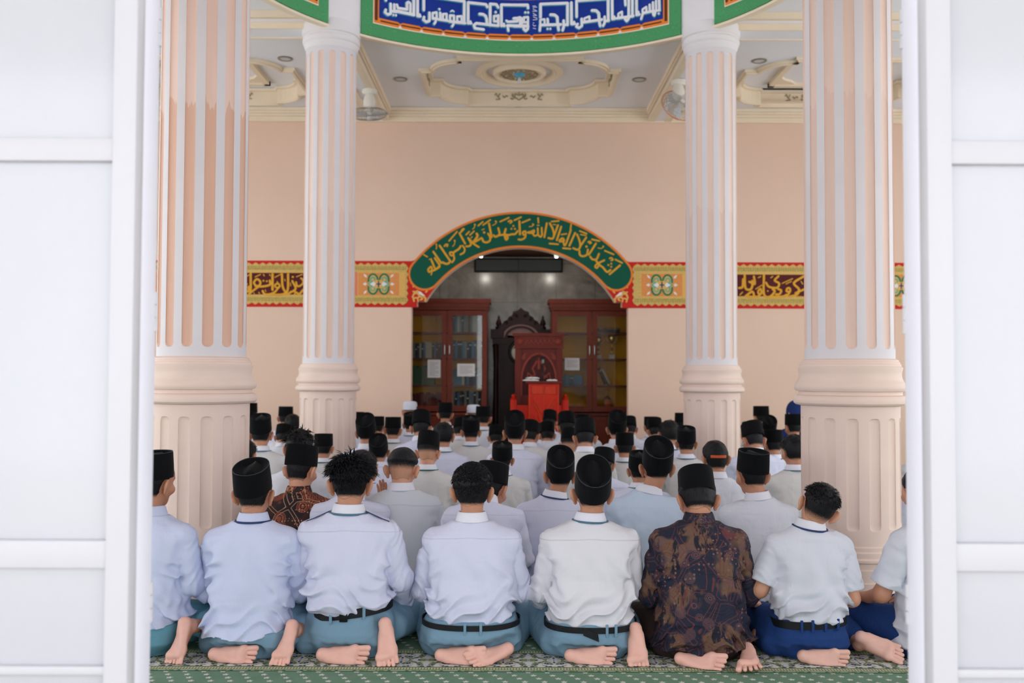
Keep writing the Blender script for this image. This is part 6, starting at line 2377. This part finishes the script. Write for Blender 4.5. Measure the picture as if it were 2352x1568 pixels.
    # ---------------- belt
    if p['belt']:
        b = p['belt']
        m_ = MB()
        nb = 64
        zc0, wd = b['z'], b.get('w', .036)
        ringv = []
        for zz, ex in ((-wd / 2, .0085), (-wd / 2, .0125), (wd / 2, .0125), (wd / 2, .0085)):
            rr_ = []
            for j in range(nb):
                t = 2 * PI * j / nb
                ct, st = math.cos(t), math.sin(t)
                x0 = ct
                a = float(interp(zc0, tb, 1)) + ex
                bb = float(interp(zc0, tb, 2 if st < 0 else 3)) + ex
                e_ = 2 / 2.3
                x = a * math.copysign(abs(ct) ** e_, ct) + p.get('seatx', 0.0)
                y = .015 + bb * math.copysign(abs(st) ** e_, st)
                rr_.append(m_.bm.verts.new((x, y, zc0 + zz + b.get('slope', 0.0) * x)))
            ringv.append(rr_)
        for q in range(4):
            A_, B_ = ringv[q], ringv[(q + 1) % 4]
            for j in range(nb):
                m_.bm.faces.new((A_[j], A_[(j + 1) % nb], B_[(j + 1) % nb], B_[j]))
        bo = m_.obj('belt', M['belt'], root, True)
        yb = .015 - float(interp(zc0, tb, 2)) - .0125
        for lx in b.get('loops', ()):
            zz = zc0 + b.get('slope', 0) * lx
            dy = .012 * (abs(lx) / .12) ** 2 + .03 * max(0, abs(lx) - .1) / .05
            MB().box((lx - .006, yb - .004 + dy, zz - .03), (lx + .006, yb + .006 + dy, zz + .026), .002).obj('belt_loop', M[p['trouser']], to, True)
        if 'buckle' in b:
            bx = b['buckle']
            bb = MB()
            zz = zc0 + b.get('slope', 0) * bx
            bb.box((bx - .017, yb - .008, zz - .028), (bx + .017, yb + .004, zz + .024), .003)
            bb.obj('buckle', M['black_plastic'], bo, True)
        if 'tail' in b:
            (x0, dz), (x1, dz1) = b['tail']
            MB().prism([(x0, zc0 + dz + .016), (x1, zc0 + dz1 + .014), (x1 + .004, zc0 + dz1 - .018), (x0, zc0 + dz - .018)], lambda u, v_, w2: (u, yb - .004 - w2, v_), .004).obj('belt_tail', M['belt'], bo)
    add_head_things(root, p, A, R, h)
    return root


def add_head_things(root, p, A, R, h):
    rnd = random.Random(p['seed'] + 100)
    hk = p['hair']
    hh = max(h, .0045)
    hv = Vol((-.13, -.15, -.06), (.13, .15, .24), hh)
    nz = wave(p['seed'] * 11 + 3, 8, 40, 160)
    spec = {'under': (.0035, .0035, 0, .0), 'short': (.010, .004, .004, .004), 'thick': (.019, .008, .007, .013), 'curly': (.020, .011, .008, .010), 'fade': (.014, .0025, .003, .005), 'full': (.016, .010, .006, .004)}[hk]
    topo, sideo, lump, _ = spec
    zn = p.get('nape', 0.0)

    def hf(x, y, z):
        c, r = CRAN_C, CRAN_R
        q = (x - c[0], y - c[1], z - c[2])
        k0 = np.sqrt((q[0] / r[0]) ** 2 + (q[1] / r[1]) ** 2 + (q[2] / r[2]) ** 2)
        k1 = np.sqrt((q[0] / r[0] ** 2) ** 2 + (q[1] / r[1] ** 2) ** 2 + (q[2] / r[2] ** 2) ** 2) + 1e-9
        d = k0 * (k0 - 1) / k1
        # neck column below the skull
        dn = np.sqrt((x * 1.0) ** 2 + (y + .012) ** 2) - .0505 + 0 * z
        dn = np.maximum(dn, z - .05)
        g = np.clip(.5 + .5 * (dn - d) / .022, 0, 1)
        d = dn + (d - dn) * g - .022 * g * (1 - g)
        t = np.clip((z - .075) / .06, 0, 1)
        if hk == 'fade':
            t = np.clip((z - .088) / .02, 0, 1)
        off = sideo + (topo - sideo) * t
        low = np.clip((z - zn) / .03, 0.15, 1)
        d = d - off * low - lump * nz(x, y, z) * (.3 + .7 * t)
        # hairline: face, round the ears, nape
        yl = np.interp(z, [-.05, .02, .05, .085, .115, .14, .2], [-.05, -.018, -.022, .02, .062, .095, .14])
        d = np.maximum(d, (y - yl) * .7)
        ear = np.sqrt((np.abs(x) - .085) ** 2 * .3 + (y - .004) ** 2 + (z - .050) ** 2 * .55) - .026
        d = np.maximum(d, -ear)
        d = np.maximum(d, (zn + .004 * np.sin(x * 90)) - z)
        return d
    hv.put((-.2, -.2, -.1), (.2, .2, .3), hf)
    V, F = hv.mesh(1)
    stub = np.clip(1 - (V[:, 2] - zn) / (.022 if hk not in ('fade', 'short') else .055), 0, 1)
    if hk == 'fade':
        stub = np.clip(1.0 - (V[:, 2] - .045) / .045, 0, 1)
    stub = np.where(V[:, 1] < .05, stub, np.clip(stub, 0, .3))
    V2 = V @ np.array(R).T + np.array(A)
    VV, FF, F3, SS = [V2], [F], [], [stub]
    base = len(V2)
    if hk in ('thick', 'curly', 'full', 'short') and p.get('tufts', 0):
        nt = p['tufts']
        tv, tf, ts = [], [], []
        for q in range(nt):
            u = rnd.uniform(-.5 if hk in ('thick', 'curly') else 0.12, 1.0)
            ph = rnd.uniform(0, 2 * PI)
            sz = math.sqrt(1 - u * u)
            dirv = Vector((sz * math.cos(ph), sz * math.sin(ph), u))
            if dirv.y > .75 and dirv.z < .5:
                continue
            if dirv.z < .25 and dirv.y > .1:
                continue
            if abs(dirv.x) > .72 and dirv.z < .0:
                continue
            tq = min(1.0, max(0.0, (dirv.z * CRAN_R[2] + CRAN_C[2] - .075) / .06))
            oo = sideo + (topo - sideo) * tq
            P0 = Vector(CRAN_C) + Vector((dirv.x * (CRAN_R[0] + oo), dirv.y * (CRAN_R[1] + oo), dirv.z * (CRAN_R[2] + oo)))
            if hk == 'curly':
                t1 = Vector((rnd.gauss(0, 1), rnd.gauss(0, 1), rnd.gauss(0, 1)))
                comb = (t1 - dirv * t1.dot(dirv)).normalized() * 1.3 + dirv * .25
                L = rnd.uniform(.020, .036)
                wd = rnd.uniform(.0028, .0046)
                bend = (dirv.cross(comb)).normalized() * rnd.choice((-1, 1)) * .8 - dirv * .2
            else:
                whorl = Vector((-dirv.y, dirv.x, 0)) * .5
                out_ = Vector((dirv.x, dirv.y, -.45)) * .9
                ql = (.16 if dirv.z < .6 else .35) if rnd.random() < .88 else .7
                comb = (out_ + whorl + Vector((rnd.gauss(0, .22), rnd.gauss(0, .22), rnd.gauss(0, .2)))) + dirv * (ql if hk == 'thick' else .2)
                L = rnd.uniform(.030, .056) if hk == 'thick' else rnd.uniform(.012, .024)
                wd = rnd.uniform(.0022, .0042) if hk == 'thick' else rnd.uniform(.0016, .003)
                bend = Vector((0, 0, -.6)) + whorl * .3
            comb.normalize()
            if dirv.z < .25:
                L *= max(.25, .45 + dirv.z)
                comb = (comb * .3 + Vector((0, 0, -1)) + dirv * .04).normalized()
            P1 = P0 + comb * L * .5
            P2 = P1 + (comb + bend * .55).normalized() * L * .5
            s1 = comb.cross(dirv)
            s1 = s1.normalized() if s1.length > 1e-4 else Vector((1, 0, 0))
            P0 = P0 - dirv * .006
            b0 = base + len(tv)
            for P_, wq in ((P0, wd), (P1, wd * .8)):
                tv += [P_ + s1 * wq, P_ - s1 * wq, P_ + dirv * wq * 1.1]
            tv.append(P2)
            for a, b in ((0, 1), (1, 2), (2, 0)):
                tf.append((b0 + a, b0 + b, b0 + 3 + b, b0 + 3 + a))
                F3.append((b0 + 3 + a, b0 + 3 + b, b0 + 6))
            ts += [0.0] * 7
        tvn = np.array([tuple(q) for q in tv]) @ np.array(R).T + np.array(A)
        VV.append(tvn)
        FF.append(np.array(tf))
        SS.append(np.array(ts))
    me = mesh_np('hair', np.concatenate(VV), np.concatenate(FF), F3 if F3 else None)
    at_ = me.attributes.new('stubble', 'FLOAT', 'POINT')
    at_.data.foreach_set('value', np.concatenate(SS).astype(np.float32))
    if hk == 'bald':
        pass
    link('hair', me, M[p.get('hairmat', 'hair')], root)
    # ---------------- cap
    ck = p['cap']
    if ck is None:
        return
    Mh = Matrix.Translation(A) @ R.to_4x4()
    if ck in ('peci', 'knit'):
        V, F4, F3, rim = cap_mesh(p, ck)
        tl, yw, rl = p.get('tilt', 14), p.get('capyaw', 0), p.get('caproll', 0)
        zc_ = p.get('capz', .088)
        Cm = Mh @ Matrix.Translation((0, .004 - .0008 * tl, zc_)) @ Matrix.Rotation(rad(rl), 4, 'Y') @ Matrix.Rotation(rad(tl), 4, 'X') @ Matrix.Rotation(rad(yw), 4, 'Z')
        Cn = np.array(Cm)
        tf_ = lambda P: P @ Cn[:3, :3].T + Cn[:3, 3]
        me = mesh_np('cap', tf_(V), F4, F3)
        me.set_sharp_from_angle(angle=rad(50))
        co = link('cap', me, M['velvet' if ck == 'peci' else 'white_knit'], root)
        if ck == 'peci' and p['piping']:
            MB().tube([tuple(q) for q in tf_(rim)], .0017, 5, True).obj('piping', M['piping'], co, True)
    elif ck == 'baseball':
        m_ = MB()
        m_.lathe([(.081, 0.0), (.082, .02), (.078, .055), (.062, .085), (.035, .104), (0.0, .110)], 40, sx=1.0, sy=1.22)
        tfm = Mh @ Matrix.Translation((0, .012, .070)) @ Matrix.Rotation(rad(8), 4, 'X')
        bmesh.ops.transform(m_.bm, matrix=tfm, verts=m_.bm.verts[:])
        co = m_.obj('cap', M['black_cotton'], root, True)
        m_ = MB()
        m_.lathe([(0.0, .112), (.008, .111), (.009, .106)], 12)
        bmesh.ops.transform(m_.bm, matrix=tfm, verts=m_.bm.verts[:])
        m_.obj('button', M['black_cotton'], co, True)
        m_ = MB()
        pr = []
        for t in np.linspace(-2.25, -.89, 15):
            pr.append((.0835 * math.cos(t), .0835 * 1.22 * math.sin(t)))
        for i in range(len(pr) - 1):
            a, b = pr[i], pr[i + 1]
            vs = [m_.bm.verts.new(Vector((q[0] * k, q[1] * k, z))) for k in (1.0, 1.03) for q, z in ((a, .006), (b, .006), (b, .024), (a, .024))]
            for f_ in ((4, 5, 6, 7), (0, 1, 5, 4), (2, 3, 7, 6)):
                m_.bm.faces.new([vs[k] for k in f_])
        bmesh.ops.transform(m_.bm, matrix=tfm, verts=m_.bm.verts[:])
        m_.obj('strap', M['orange_strap'], co)
        m_ = MB()
        q = [(-.07 + .14 * i / 12, .095 + .065 * math.sin(PI * i / 12)) for i in range(13)]
        m_.prism([(-.07, .07)] + q + [(.07, .07)], lambda u, v_, w2: tfm @ Vector((u, v_, .004 - .02 * (v_ - .07) / .09 - w2)), .004)
        m_.obj('brim', M['black_cotton'], co)
    elif ck == 'hood':
        hv = Vol((-.16, -.18, -.16), (.16, .17, .26), .008)
        hv.ell((0, -.005, .09), (.092, .108, .115))
        hv.cone((0, -.02, .05), (0, -.03, -.10), .085, .13, .05)
        hv.ell((0, .13, .05), (.06, .07, .085), None, .02, 'sub')
        V, F = hv.mesh(2)
        V = V @ np.array(R).T + np.array(A)
        link('hood', mesh_np('hood', V, F), M['blue_hood'], root)
# ------------------------------------------------------------------ the front rows, one by one
GROUP = 'people kneeling in prayer rows'


def seat(root, px, Y, sc, yaw, label):
    X = (px - 1176.0) / FPX * Y + CAMX
    root.location = (X, Y, 0.0)
    root.rotation_euler = (0, 0, rad(yaw))
    root.scale = (sc, sc, sc)
    tag(root, label, 'person', GROUP)
    return root


footA = dict(side=-1, H=(-.10, -.165, .037), T=(1, -.06, .0), N=(0, -1, .15), mir=-1, cuff=(-.17, .0, .055), mid=(-.20, .10, .06))


def fA(dx=0.0, **k):
    d = dict(footA)
    d['H'] = (footA['H'][0] + dx, footA['H'][1], footA['H'][2])
    d.update(k)
    return d


def fB(H, T, N, **k):
    d = dict(side=1, H=H, T=T, N=N, mir=1)
    d.update(k)
    return d


P = {}
P[1] = dict(seed=11, collar='blue', shirt='blue', trouser='tr_teal2', head=(-6, 6, 0), A=(.0, .045, .685), cap='peci', tilt=8, sleeve='rolled', hem=.11, hemslope=.10,
            elb=((-.215, .10, .28), (.205, .06, .30)), wri=((-.15, .30, .2), (.19, .27, .22)),
            feet=[fA(-.06), fB((.245, -.10, .165), (-.06, -.32, -.92), (-.1, -.88, .35))])
P[2] = dict(seed=23, shirt='blue', head=(-3, 7, 0), A=(.0, .04, .668), cap='peci', tilt=26, hem=.102, hemslope=.06, band='navyband', collar='blue', bulk=1.0, seat=1.04, seatx=.035, trouser='tr_teal',
            feet=[fA(-.02), fB((.215, -.13, .165), (-.20, -.42, -.85), (-.15, -.85, .45))])
P[3] = dict(seed=31, shirt='lav', head=(0, 8, 0), A=(-.005, .04, .672), hair='thick', tufts=2800, tuck=True, epaulette=True, band='slateband', trouser='tr_teal', bulk=.93, lean=(-.012, .0), seatx=.02,
            elb=((-.20, .10, .27), (.215, .05, .31)), wri=((-.17, .24, .19), (.215, .20, .185)), hands=(None, ((-.3, 1, -.2), (0, 0, -1), .6)),
            belt=dict(z=.193, w=.038, slope=.13, loops=(-.055, .085), buckle=.0), beltslope=.13,
            feet=[fA(.015), fB((.175, -.13, .165), (.10, -.40, -.85), (.1, -.87, .42))])
P[4] = dict(seed=47, shirt='lav', head=(0, 4, 0), A=(.0, .04, .678), hair='curly', tufts=2200, tuck=True, tz=.155, trouser='tr_teal', bulk=1.02, seat=1.1,
            belt=dict(z=.155, w=.024, loops=(-.02, .05)),
            knee=((-.24, .40, .085), (.24, .38, .085)),
            feet=[fA(-.03, T=(1, -.12, .02)), fB((.175, -.135, .070), (-.90, -.38, -.20), (-.25, -.85, .35))])
P[5] = dict(seed=53, shirt='white', head=(0, 5, 0), A=(.01, .04, .672), cap='peci', tilt=46, tuck=True, tz=.145, band='slateband', trouser='tr_teal', bulk=1.0, seat=1.03,
            elb=((-.225, .07, .27), (.21, .10, .27)), wri=((-.215, .22, .185), (.15, .28, .19)), hands=(((.35, 1, -.25), (0, 0, -1), .5), None),
            belt=dict(z=.145, w=.026, loops=(.06, .10), tail=((-.045, .0), (.02, -.028))),
            knee=((-.25, .38, .085), (.18, .42, .085)),
            feet=[fA(.0), fB((.195, -.13, .155), (-.02, -.42, -.85), (.1, -.85, .45))])
P[6] = dict(seed=61, shirt='batik_dark', head=(0, 24, 0), A=(.0, .055, .648), cap='peci', tilt=-4, hem=.05, trouser='tr_dark', collar='batik_dark', bulk=1.04, hair='full', tufts=0, nape=.005, piping=False,
            lean=(.0, .02), elb=((-.225, .08, .26), (.225, .08, .26)), wri=((-.17, .28, .19), (.17, .28, .19)), knee=((-.255, .38, .085), (.19, .40, .085)),
            feet=[fA(-.03, T=(.92, -.35, -.02), N=(-.2, -1, .35)), fB((.185, -.10, .085), (-.22, -.9, -.28), (-.05, -.42, .9), splay=.15)])
P[7] = dict(seed=73, shirt='plain', head=(-8, -4, 24), A=(.035, .03, .650), hair='short', tufts=900, tuck=True, tz=.17, sleeve='short', band='navyband', trouser='tr_navy', bulk=.92, lean=(.02, .0), sh=.155,
            elb=((-.225, .03, .30), (.215, .02, .26)), wri=((-.235, .20, .20), (.17, .22, .2)), hands=(((.5, .9, -.3), (.2, .2, -1), .7), None),
            belt=dict(z=.170, w=.036, slope=.05, loops=(-.07, -.02, .04, .10)), beltslope=.05, skin='skin_light',
            feet=[fA(.03, T=(1, -.16, -.02)), fB((.235, -.06, .115), (.80, -.42, -.40), (.05, -.75, .62), s=1.02, mid=(.245, .16, .07))])
P[8] = dict(seed=83, shirt='plain', head=(-24, 5, 0), A=(-.035, .04, .672), hair='short', sleeve='short', trouser='tr_navy', hem=.03, bulk=1.02,
            elb=((-.235, .10, .27), (.215, .08, .27)), wri=((-.20, .22, .228), (.17, .28, .2)), hands=(((.35, .9, -.10), (.1, 0, -1), .35), None),
            knee=((-.155, .38, .095), (.20, .40, .09)), feet=[fA(.0, mid=(-.16, .14, .06), cuff=(-.15, .0, .055))])
heads = {}
FRONT_ROW = [(1, 338, 4.52, 1.05, -12, 'capped person in pale blue shirt with rolled sleeves, cut by the left door frame'),
             (2, 581, 4.50, 1.01, 0, 'person in untucked pale blue shirt, grey teal trousers, cap crown tipped to view'),
             (3, 806, 4.50, 1.075, 0, 'person with thick messy black hair, white epaulette shirt and buckled black belt'),
             (4, 1085, 4.50, 1.02, 0, 'person with curly black hair, white lavender shirt and teal trousers, no cap'),
             (5, 1357, 4.50, 1.02, 0, 'person in sheer white yoked shirt, cap tipped far back, belt end hanging loose'),
             (6, 1610, 4.48, 1.02, 0, 'person in dark navy and brown batik shirt with head bowed'),
             (7, 1853, 4.50, 0.975, 0, 'boy with head tilted, white short sleeved shirt, navy trousers, bare sole turned out'),
             (8, 2146, 4.52, 1.03, 25, 'person in white short sleeves, hand on navy knee, cut by the right door frame')]
for n_, px, Y, sc, yaw, lab in FRONT_ROW:
    seat(build_person('person', dict(hres=.0045, sres=.005, wr=1.6, **P[n_])), px, Y, sc, yaw, lab)

Q = {}
Q['a'] = dict(seed=101, shirt='batik_brown', head=(-18, 12, 0), A=(.0, .04, .675), cap='peci', tilt=2, hem=.05, trouser='tr_dark', collar='batik_brown', skin='skin_light', piping=False, elb=((-.19, .12, .26), (.19, .12, .26)), sh=.16)
Q['b'] = dict(seed=103, shirt='grey', head=(-4, 14, 0), A=(.0, .045, .66), hair='fade', tufts=0, hem=.06, skin='skin_light', bulk=1.0, feet=[fA(.0), fB((.17, -.13, .10), (.5, -.6, -.5), (.2, -.8, .5))])
Q['c'] = dict(seed=107, shirt='lav', head=(-22, 24, 0), A=(.03, .06, .61), cap='peci', tilt=6, hem=.08)
Q['e'] = dict(seed=109, shirt='lav', head=(0, 5, 0), A=(.035, .04, .675), cap='peci', tilt=42, sleeve='short', trouser='tr_navy', band='navyband', hem=.09, bulk=.97, elb=((-.225, .06, .28), (.215, .08, .27)), wri=((-.20, .25, .20), (.16, .28, .2)))
Q['f'] = dict(seed=113, shirt='sky', head=(0, 6, 0), A=(.05, .04, .68), cap='peci', tilt=40, hem=.06, trouser='tr_dark', bulk=1.04, feet=[fA(.04)])
Q['g'] = dict(seed=127, knee=((-.19, .42, .085), (.16, .42, .085)), shirt='plain', head=(12, 8, 0), A=(-.03, .04, .675), cap='peci', tilt=15, hem=.06, bulk=1.03, elb=((-.20, .1, .265), (.19, .12, .265)), trouser='tr_teal2', feet=[fA(.05, T=(1, -.1, .0))])
Q['h'] = dict(seed=131, shirt='lav', head=(0, 8, 0), A=(.05, .05, .69), hair='full', hem=.08, bulk=.9, elb=((-.21, .1, .26), (.19, .16, .30)), wri=((-.15, .3, .2), (.145, .22, .50)), hands=(None, ((.05, .05, 1), (-.6, -.6, 0), .15, .25)))
for k_, px, Y, sc, yaw, lab in (('a', 686, 5.5, 1.02, 0, 'person in brown paisley batik shirt and black cap, second row behind the messy haired person'),
                                ('b', 922, 5.52, 1.05, 0, 'person with faded nape, no cap, pale grey white shirt, second row'),
                                ('c', 1112, 5.30, 1.0, 0, 'capped person almost hidden behind the curly haired person, one ear showing'),
                                ('e', 1274, 5.55, 0.98, 0, 'person with back-tipped cap, navy trousers, short sleeves, behind the sheer shirt wearer'),
                                ('f', 1490, 5.50, 1.04, 0, 'person in sky blue shirt with back-tipped cap, second row'),
                                ('g', 1745, 5.42, 1.0, 0, 'broad backed capped person in plain white shirt between batik wearer and tilted boy'),
                                ('h', 806, 5.40, 1.0, 0, 'person behind the messy haired person, open hand raised beside that shoulder')):
    seat(build_person('person', dict(hres=.0052 if k_ == 'h' else .0065, sres=.0075, **Q[k_])), px, Y, sc, yaw, lab)

# ------------------------------------------------------------------ the crowd behind: a few figures built once, then copied
BG = dict(hres=.0085, sres=.010, wr=1.1)
PROTO = {
    'pu': build_person('person', dict(seed=201, shirt='plain', head=(0, 10, 0), cap='peci', tilt=8, band='greenband', piping=False, **BG)),
    'pm': build_person('person', dict(seed=203, shirt='plain', head=(0, 8, 0), cap='peci', tilt=22, band='slateband', piping=False, **BG)),
    'pt': build_person('person', dict(seed=205, shirt='plain', head=(0, 6, 0), cap='peci', tilt=42, piping=False, **BG)),
    'pb': build_person('person', dict(seed=207, shirt='plain', head=(0, 22, 0), A=(0, .055, .655), cap='peci', tilt=-2, piping=False, **BG)),
    'fd': build_person('person', dict(seed=209, shirt='plain', head=(0, 16, 0), cap='peci', tilt=-6, capz=.098, hair='fade', band='greenband', skin='skin_light', piping=False, **BG)),
    'hf': build_person('person', dict(seed=211, shirt='plain', head=(0, 10, 0), hair='full', band='slateband', tufts=250, **BG)),
    'ht': build_person('person', dict(seed=213, shirt='plain', head=(0, 8, 0), hair='thick', tufts=450, **BG)),
    'kn': build_person('person', dict(seed=215, shirt='plain', head=(0, 8, 0), cap='knit', tilt=6, skin='skin_light', hair='fade', **BG)),
    'bb': build_person('person', dict(seed=217, shirt='plain', head=(0, 8, 0), cap='baseball', hair='full', nape=-.012, **BG)),
    'hd': build_person('person', dict(seed=219, shirt='blue_hood', collar='blue_hood', head=(25, 20, 0), cap='hood', trouser='tr_dark', **BG)),
}
ZREF = {'pu': .80, 'pm': .80, 'pt': .80, 'pb': .775, 'fd': .79, 'hf': .78, 'ht': .78, 'kn': .78, 'bb': .765, 'hd': .775}
CROWD = [  # head px, py, depth, figure, shirt, yaw, label
    (687, 1012, 6.5, 'ht', 'plain', 0, 'person with bushy uncovered hair directly behind the brown batik wearer'),
    (1646, 1040, 6.55, 'bb', 'plain', 4, 'person in backwards black baseball cap with orange strap'),
    (838, 1056, 6.7, 'hf', 'lav', 0, 'bareheaded person hidden behind the messy haired person, hair edge showing at right'),
    (1829, 1020, 6.9, 'hf', 'cream', 6, 'bareheaded person cut by the edge of the near right column'),
    (560, 1030, 7.0, 'hf', 'cream', 0, 'person mostly hidden by the near left column, only dark hair edge showing'),
    (982, 1020, 7.1, 'fd', 'cream', -4, 'person with pointed cap and shaved nape, green collar band, left of the hall axis'),
    (1155, 1037, 7.3, 'pm', 'cream', 0, 'capped person in creamy shirt on the hall axis, behind the curly haired person'),
    (1381, 1050, 7.2, 'pb', 'lav', -14, 'person with cap tipped sideways peeping above the sheer shirt wearer'),
    (872, 1020, 8.0, 'pt', 'lav', 0, 'person in rounded back-tipped cap just left of the faded nape'),
    (744, 1012, 8.2, 'pu', 'cream', 0, 'person in squared cap with green collar band before the far left column'),
    (1435, 1010, 8.2, 'pu', 'cream', 0, 'person in squared cap with green collar band, above the sky blue shirt, left'),
    (1575, 1000, 8.2, 'pm', 'cream', -6, 'person in tall cap with green collar band, left of the baseball cap'),
    (601, 975, 8.0, 'pm', 'cream', 4, 'person in tall cap nearest the right edge of the near left column'),
    (1307, 1006, 8.6, 'fd', 'plain', -5, 'person with small cap and bald pale nape right of the hall axis'),
    (1019, 988, 8.4, 'hf', 'lav', 0, 'bareheaded dark haired person below the left cabinet'),
    (1183, 972, 8.2, 'pt', 'lav', 0, 'person in very tall cap in front of the pulpit foot'),
    (843, 975, 8.6, 'pt', 'lav', 0, 'person in tall tilted cap at the right edge of the far left column'),
    (1778, 1003, 8.4, 'pu', 'plain', 8, 'person with squared cap and green band, left of the near right column edge'),
    (672, 966, 10.2, 'hf', 'cream', 0, 'bareheaded person with short hair left of the far left column'),
    (1083, 974, 9.2, 'pm', 'cream', 0, 'person with dented cap top, second left of the pulpit'),
    (967, 964, 9.0, 'pb', 'lav', 0, 'person in broad cap overlapping the white capped elder'),
    (1303, 965, 9.8, 'pb', 'plain', 0, 'person in broad square cap right of the lectern'),
    (1417, 967, 9.2, 'pt', 'plain', 0, 'person in large rounded cap under the right cabinet'),
    (1737, 990, 8.2, 'pb', 'lav', 6, 'person in low dark cap left of the near right column, lower of an overlapping pair'),
    (1538, 983, 8.6, 'hf', 'lav', 0, 'bareheaded person left of the far right column'),
    (1507, 976, 10.4, 'pb', 'lav', 4, 'person in dark cap beside the bareheaded one, front of an overlapping pair'),
    (564, 965, 9.2, 'pb', 'cream', 0, 'person in dark cap half hidden by the near left column'),
    (650, 990, 10.0, 'pb', 'plain', 0, 'person in dark cap showing left of the bareheaded person near far left column'),
    (1140, 992, 10.0, 'pb', 'lav', 0, 'person with low cap left of the very tall cap'),
    (1257, 985, 10.05, 'pb', 'lav', 0, 'person in low cap in front of the lectern'),
    (1215, 984, 9.3, 'pb', 'cream', -8, 'person in cap touching the right side of the very tall cap'),
    (1230, 986, 10.8, 'pb', 'lav', -4, 'person in cap between the very tall cap and the low cap by the lectern'),
    (903, 972, 9.8, 'pu', 'cream', 0, 'person with squared cap right of the far left column, standing clear of neighbours'),
    (1337, 964, 10.9, 'pu', 'plain', -10, 'person with squared cap turned right, overlapping the broad square cap'),
    (1720, 985, 10.2, 'pm', 'lav', 4, 'person in dark cap, rear of the overlapping pair by the near right column'),
    (1825, 965, 10.2, 'pu', 'cream', 4, 'person in squared cap against the left edge of the near right column'),
    (1497, 968, 11.4, 'pu', 'lav', 6, 'person in dark cap, rear of the overlapping pair left of the far right column'),
    (1057, 975, 10.6, 'pb', 'cream', 0, 'person in dark cap half hidden behind the dented cap'),
    (944, 962, 11.2, 'pm', 'lav', 4, 'person in cap directly below the white capped elder'),
    (1765, 972, 10.8, 'pt', 'cream', 0, 'person in rounded dark cap in the right aisle'),
    (867, 968, 11.0, 'pu', 'cream', 0, 'person in small cap behind the tall tilted cap'),
    (1447, 972, 10.8, 'pb', 'plain', 0, 'person in cap peeping from behind the large rounded cap'),
    (1567, 960, 11.4, 'pu', 'cream', 0, 'person in small cap cut by the left edge of the far right column'),
    (1261, 957, 11.6, 'pb', 'lav', -6, 'person in tipped small cap before the red lectern'),
    (821, 958, 11.4, 'pu', 'lav', 0, 'person in small cap against the right edge of the far left column'),
    (657, 946, 11.6, 'pu', 'lav', 4, 'person in squared cap far back, left of the far left column'),
    (574, 938, 11.8, 'pu', 'cream', 0, 'person in squared cap far back beside the near left column'),
    (1752, 945, 11.8, 'pu', 'cream', 12, 'person in squared cap far back in the right aisle'),
    (1109, 946, 11.3, 'pu', 'plain', -6, 'person in squared cap between the left cabinet and the clock'),
    (1023, 937, 12.0, 'pu', 'plain', 0, 'person in squared cap with bright collar under the left cabinet'),
    (940, 935, 12.0, 'kn', 'grey', -10, 'elder in white cap at the left foot of the arch'),
    (1090, 942, 12.2, 'kn', 'plain', 10, 'person in white cap behind the squared cap by the clock'),
    (1830, 938, 11.2, 'hd', None, 0, 'person in deep blue hooded garment beside the near right column'),
    (2126, 1000, 8.0, 'pm', 'cream', 10, 'person showing only a white shoulder, upper one right of the near right column'),
    (2140, 1040, 6.6, 'pu', 'lav', 12, 'person showing only a white shoulder, lower one right of the near right column'),
    (560, 985, 10.8, 'hf', 'plain', 0, 'bareheaded person behind the near left column edge'),
    (1470, 1060, 6.6, 'pm', 'lav', 0, 'person hidden behind the sky blue shirt wearer, pale shoulder showing'),
    (1345, 985, 8.0, 'pb', 'cream', 0, 'person in bowed cap between the bald nape and large rounded cap'),
]
used = set()
rs = random.Random(9)
for px, py, Y, fig, shirt, yaw, lab in CROWD:
    pr = PROTO[fig]
    o = pr if fig not in used else copy_tree(pr)
    used.add(fig)
    z = at(px, py, Y).z
    s = min(1.16, max(0.86, z / ZREF[fig]))
    sx = min(1.06, max(0.94, s))
    X = (px - 1176.0) / FPX * Y + CAMX - .0
    o.location = (X, Y - .03, 0)
    o.rotation_euler = (0, 0, rad(yaw + rs.uniform(-3, 3)))
    o.scale = (sx, sx, s)
    tag(o, lab, 'person', GROUP)
    if shirt:
        for ch in o.children:
            if ch.name.split('.')[0] == 'shirt' and len(ch.material_slots):
                ch.material_slots[0].link = 'OBJECT'
                ch.material_slots[0].material = SH[shirt]
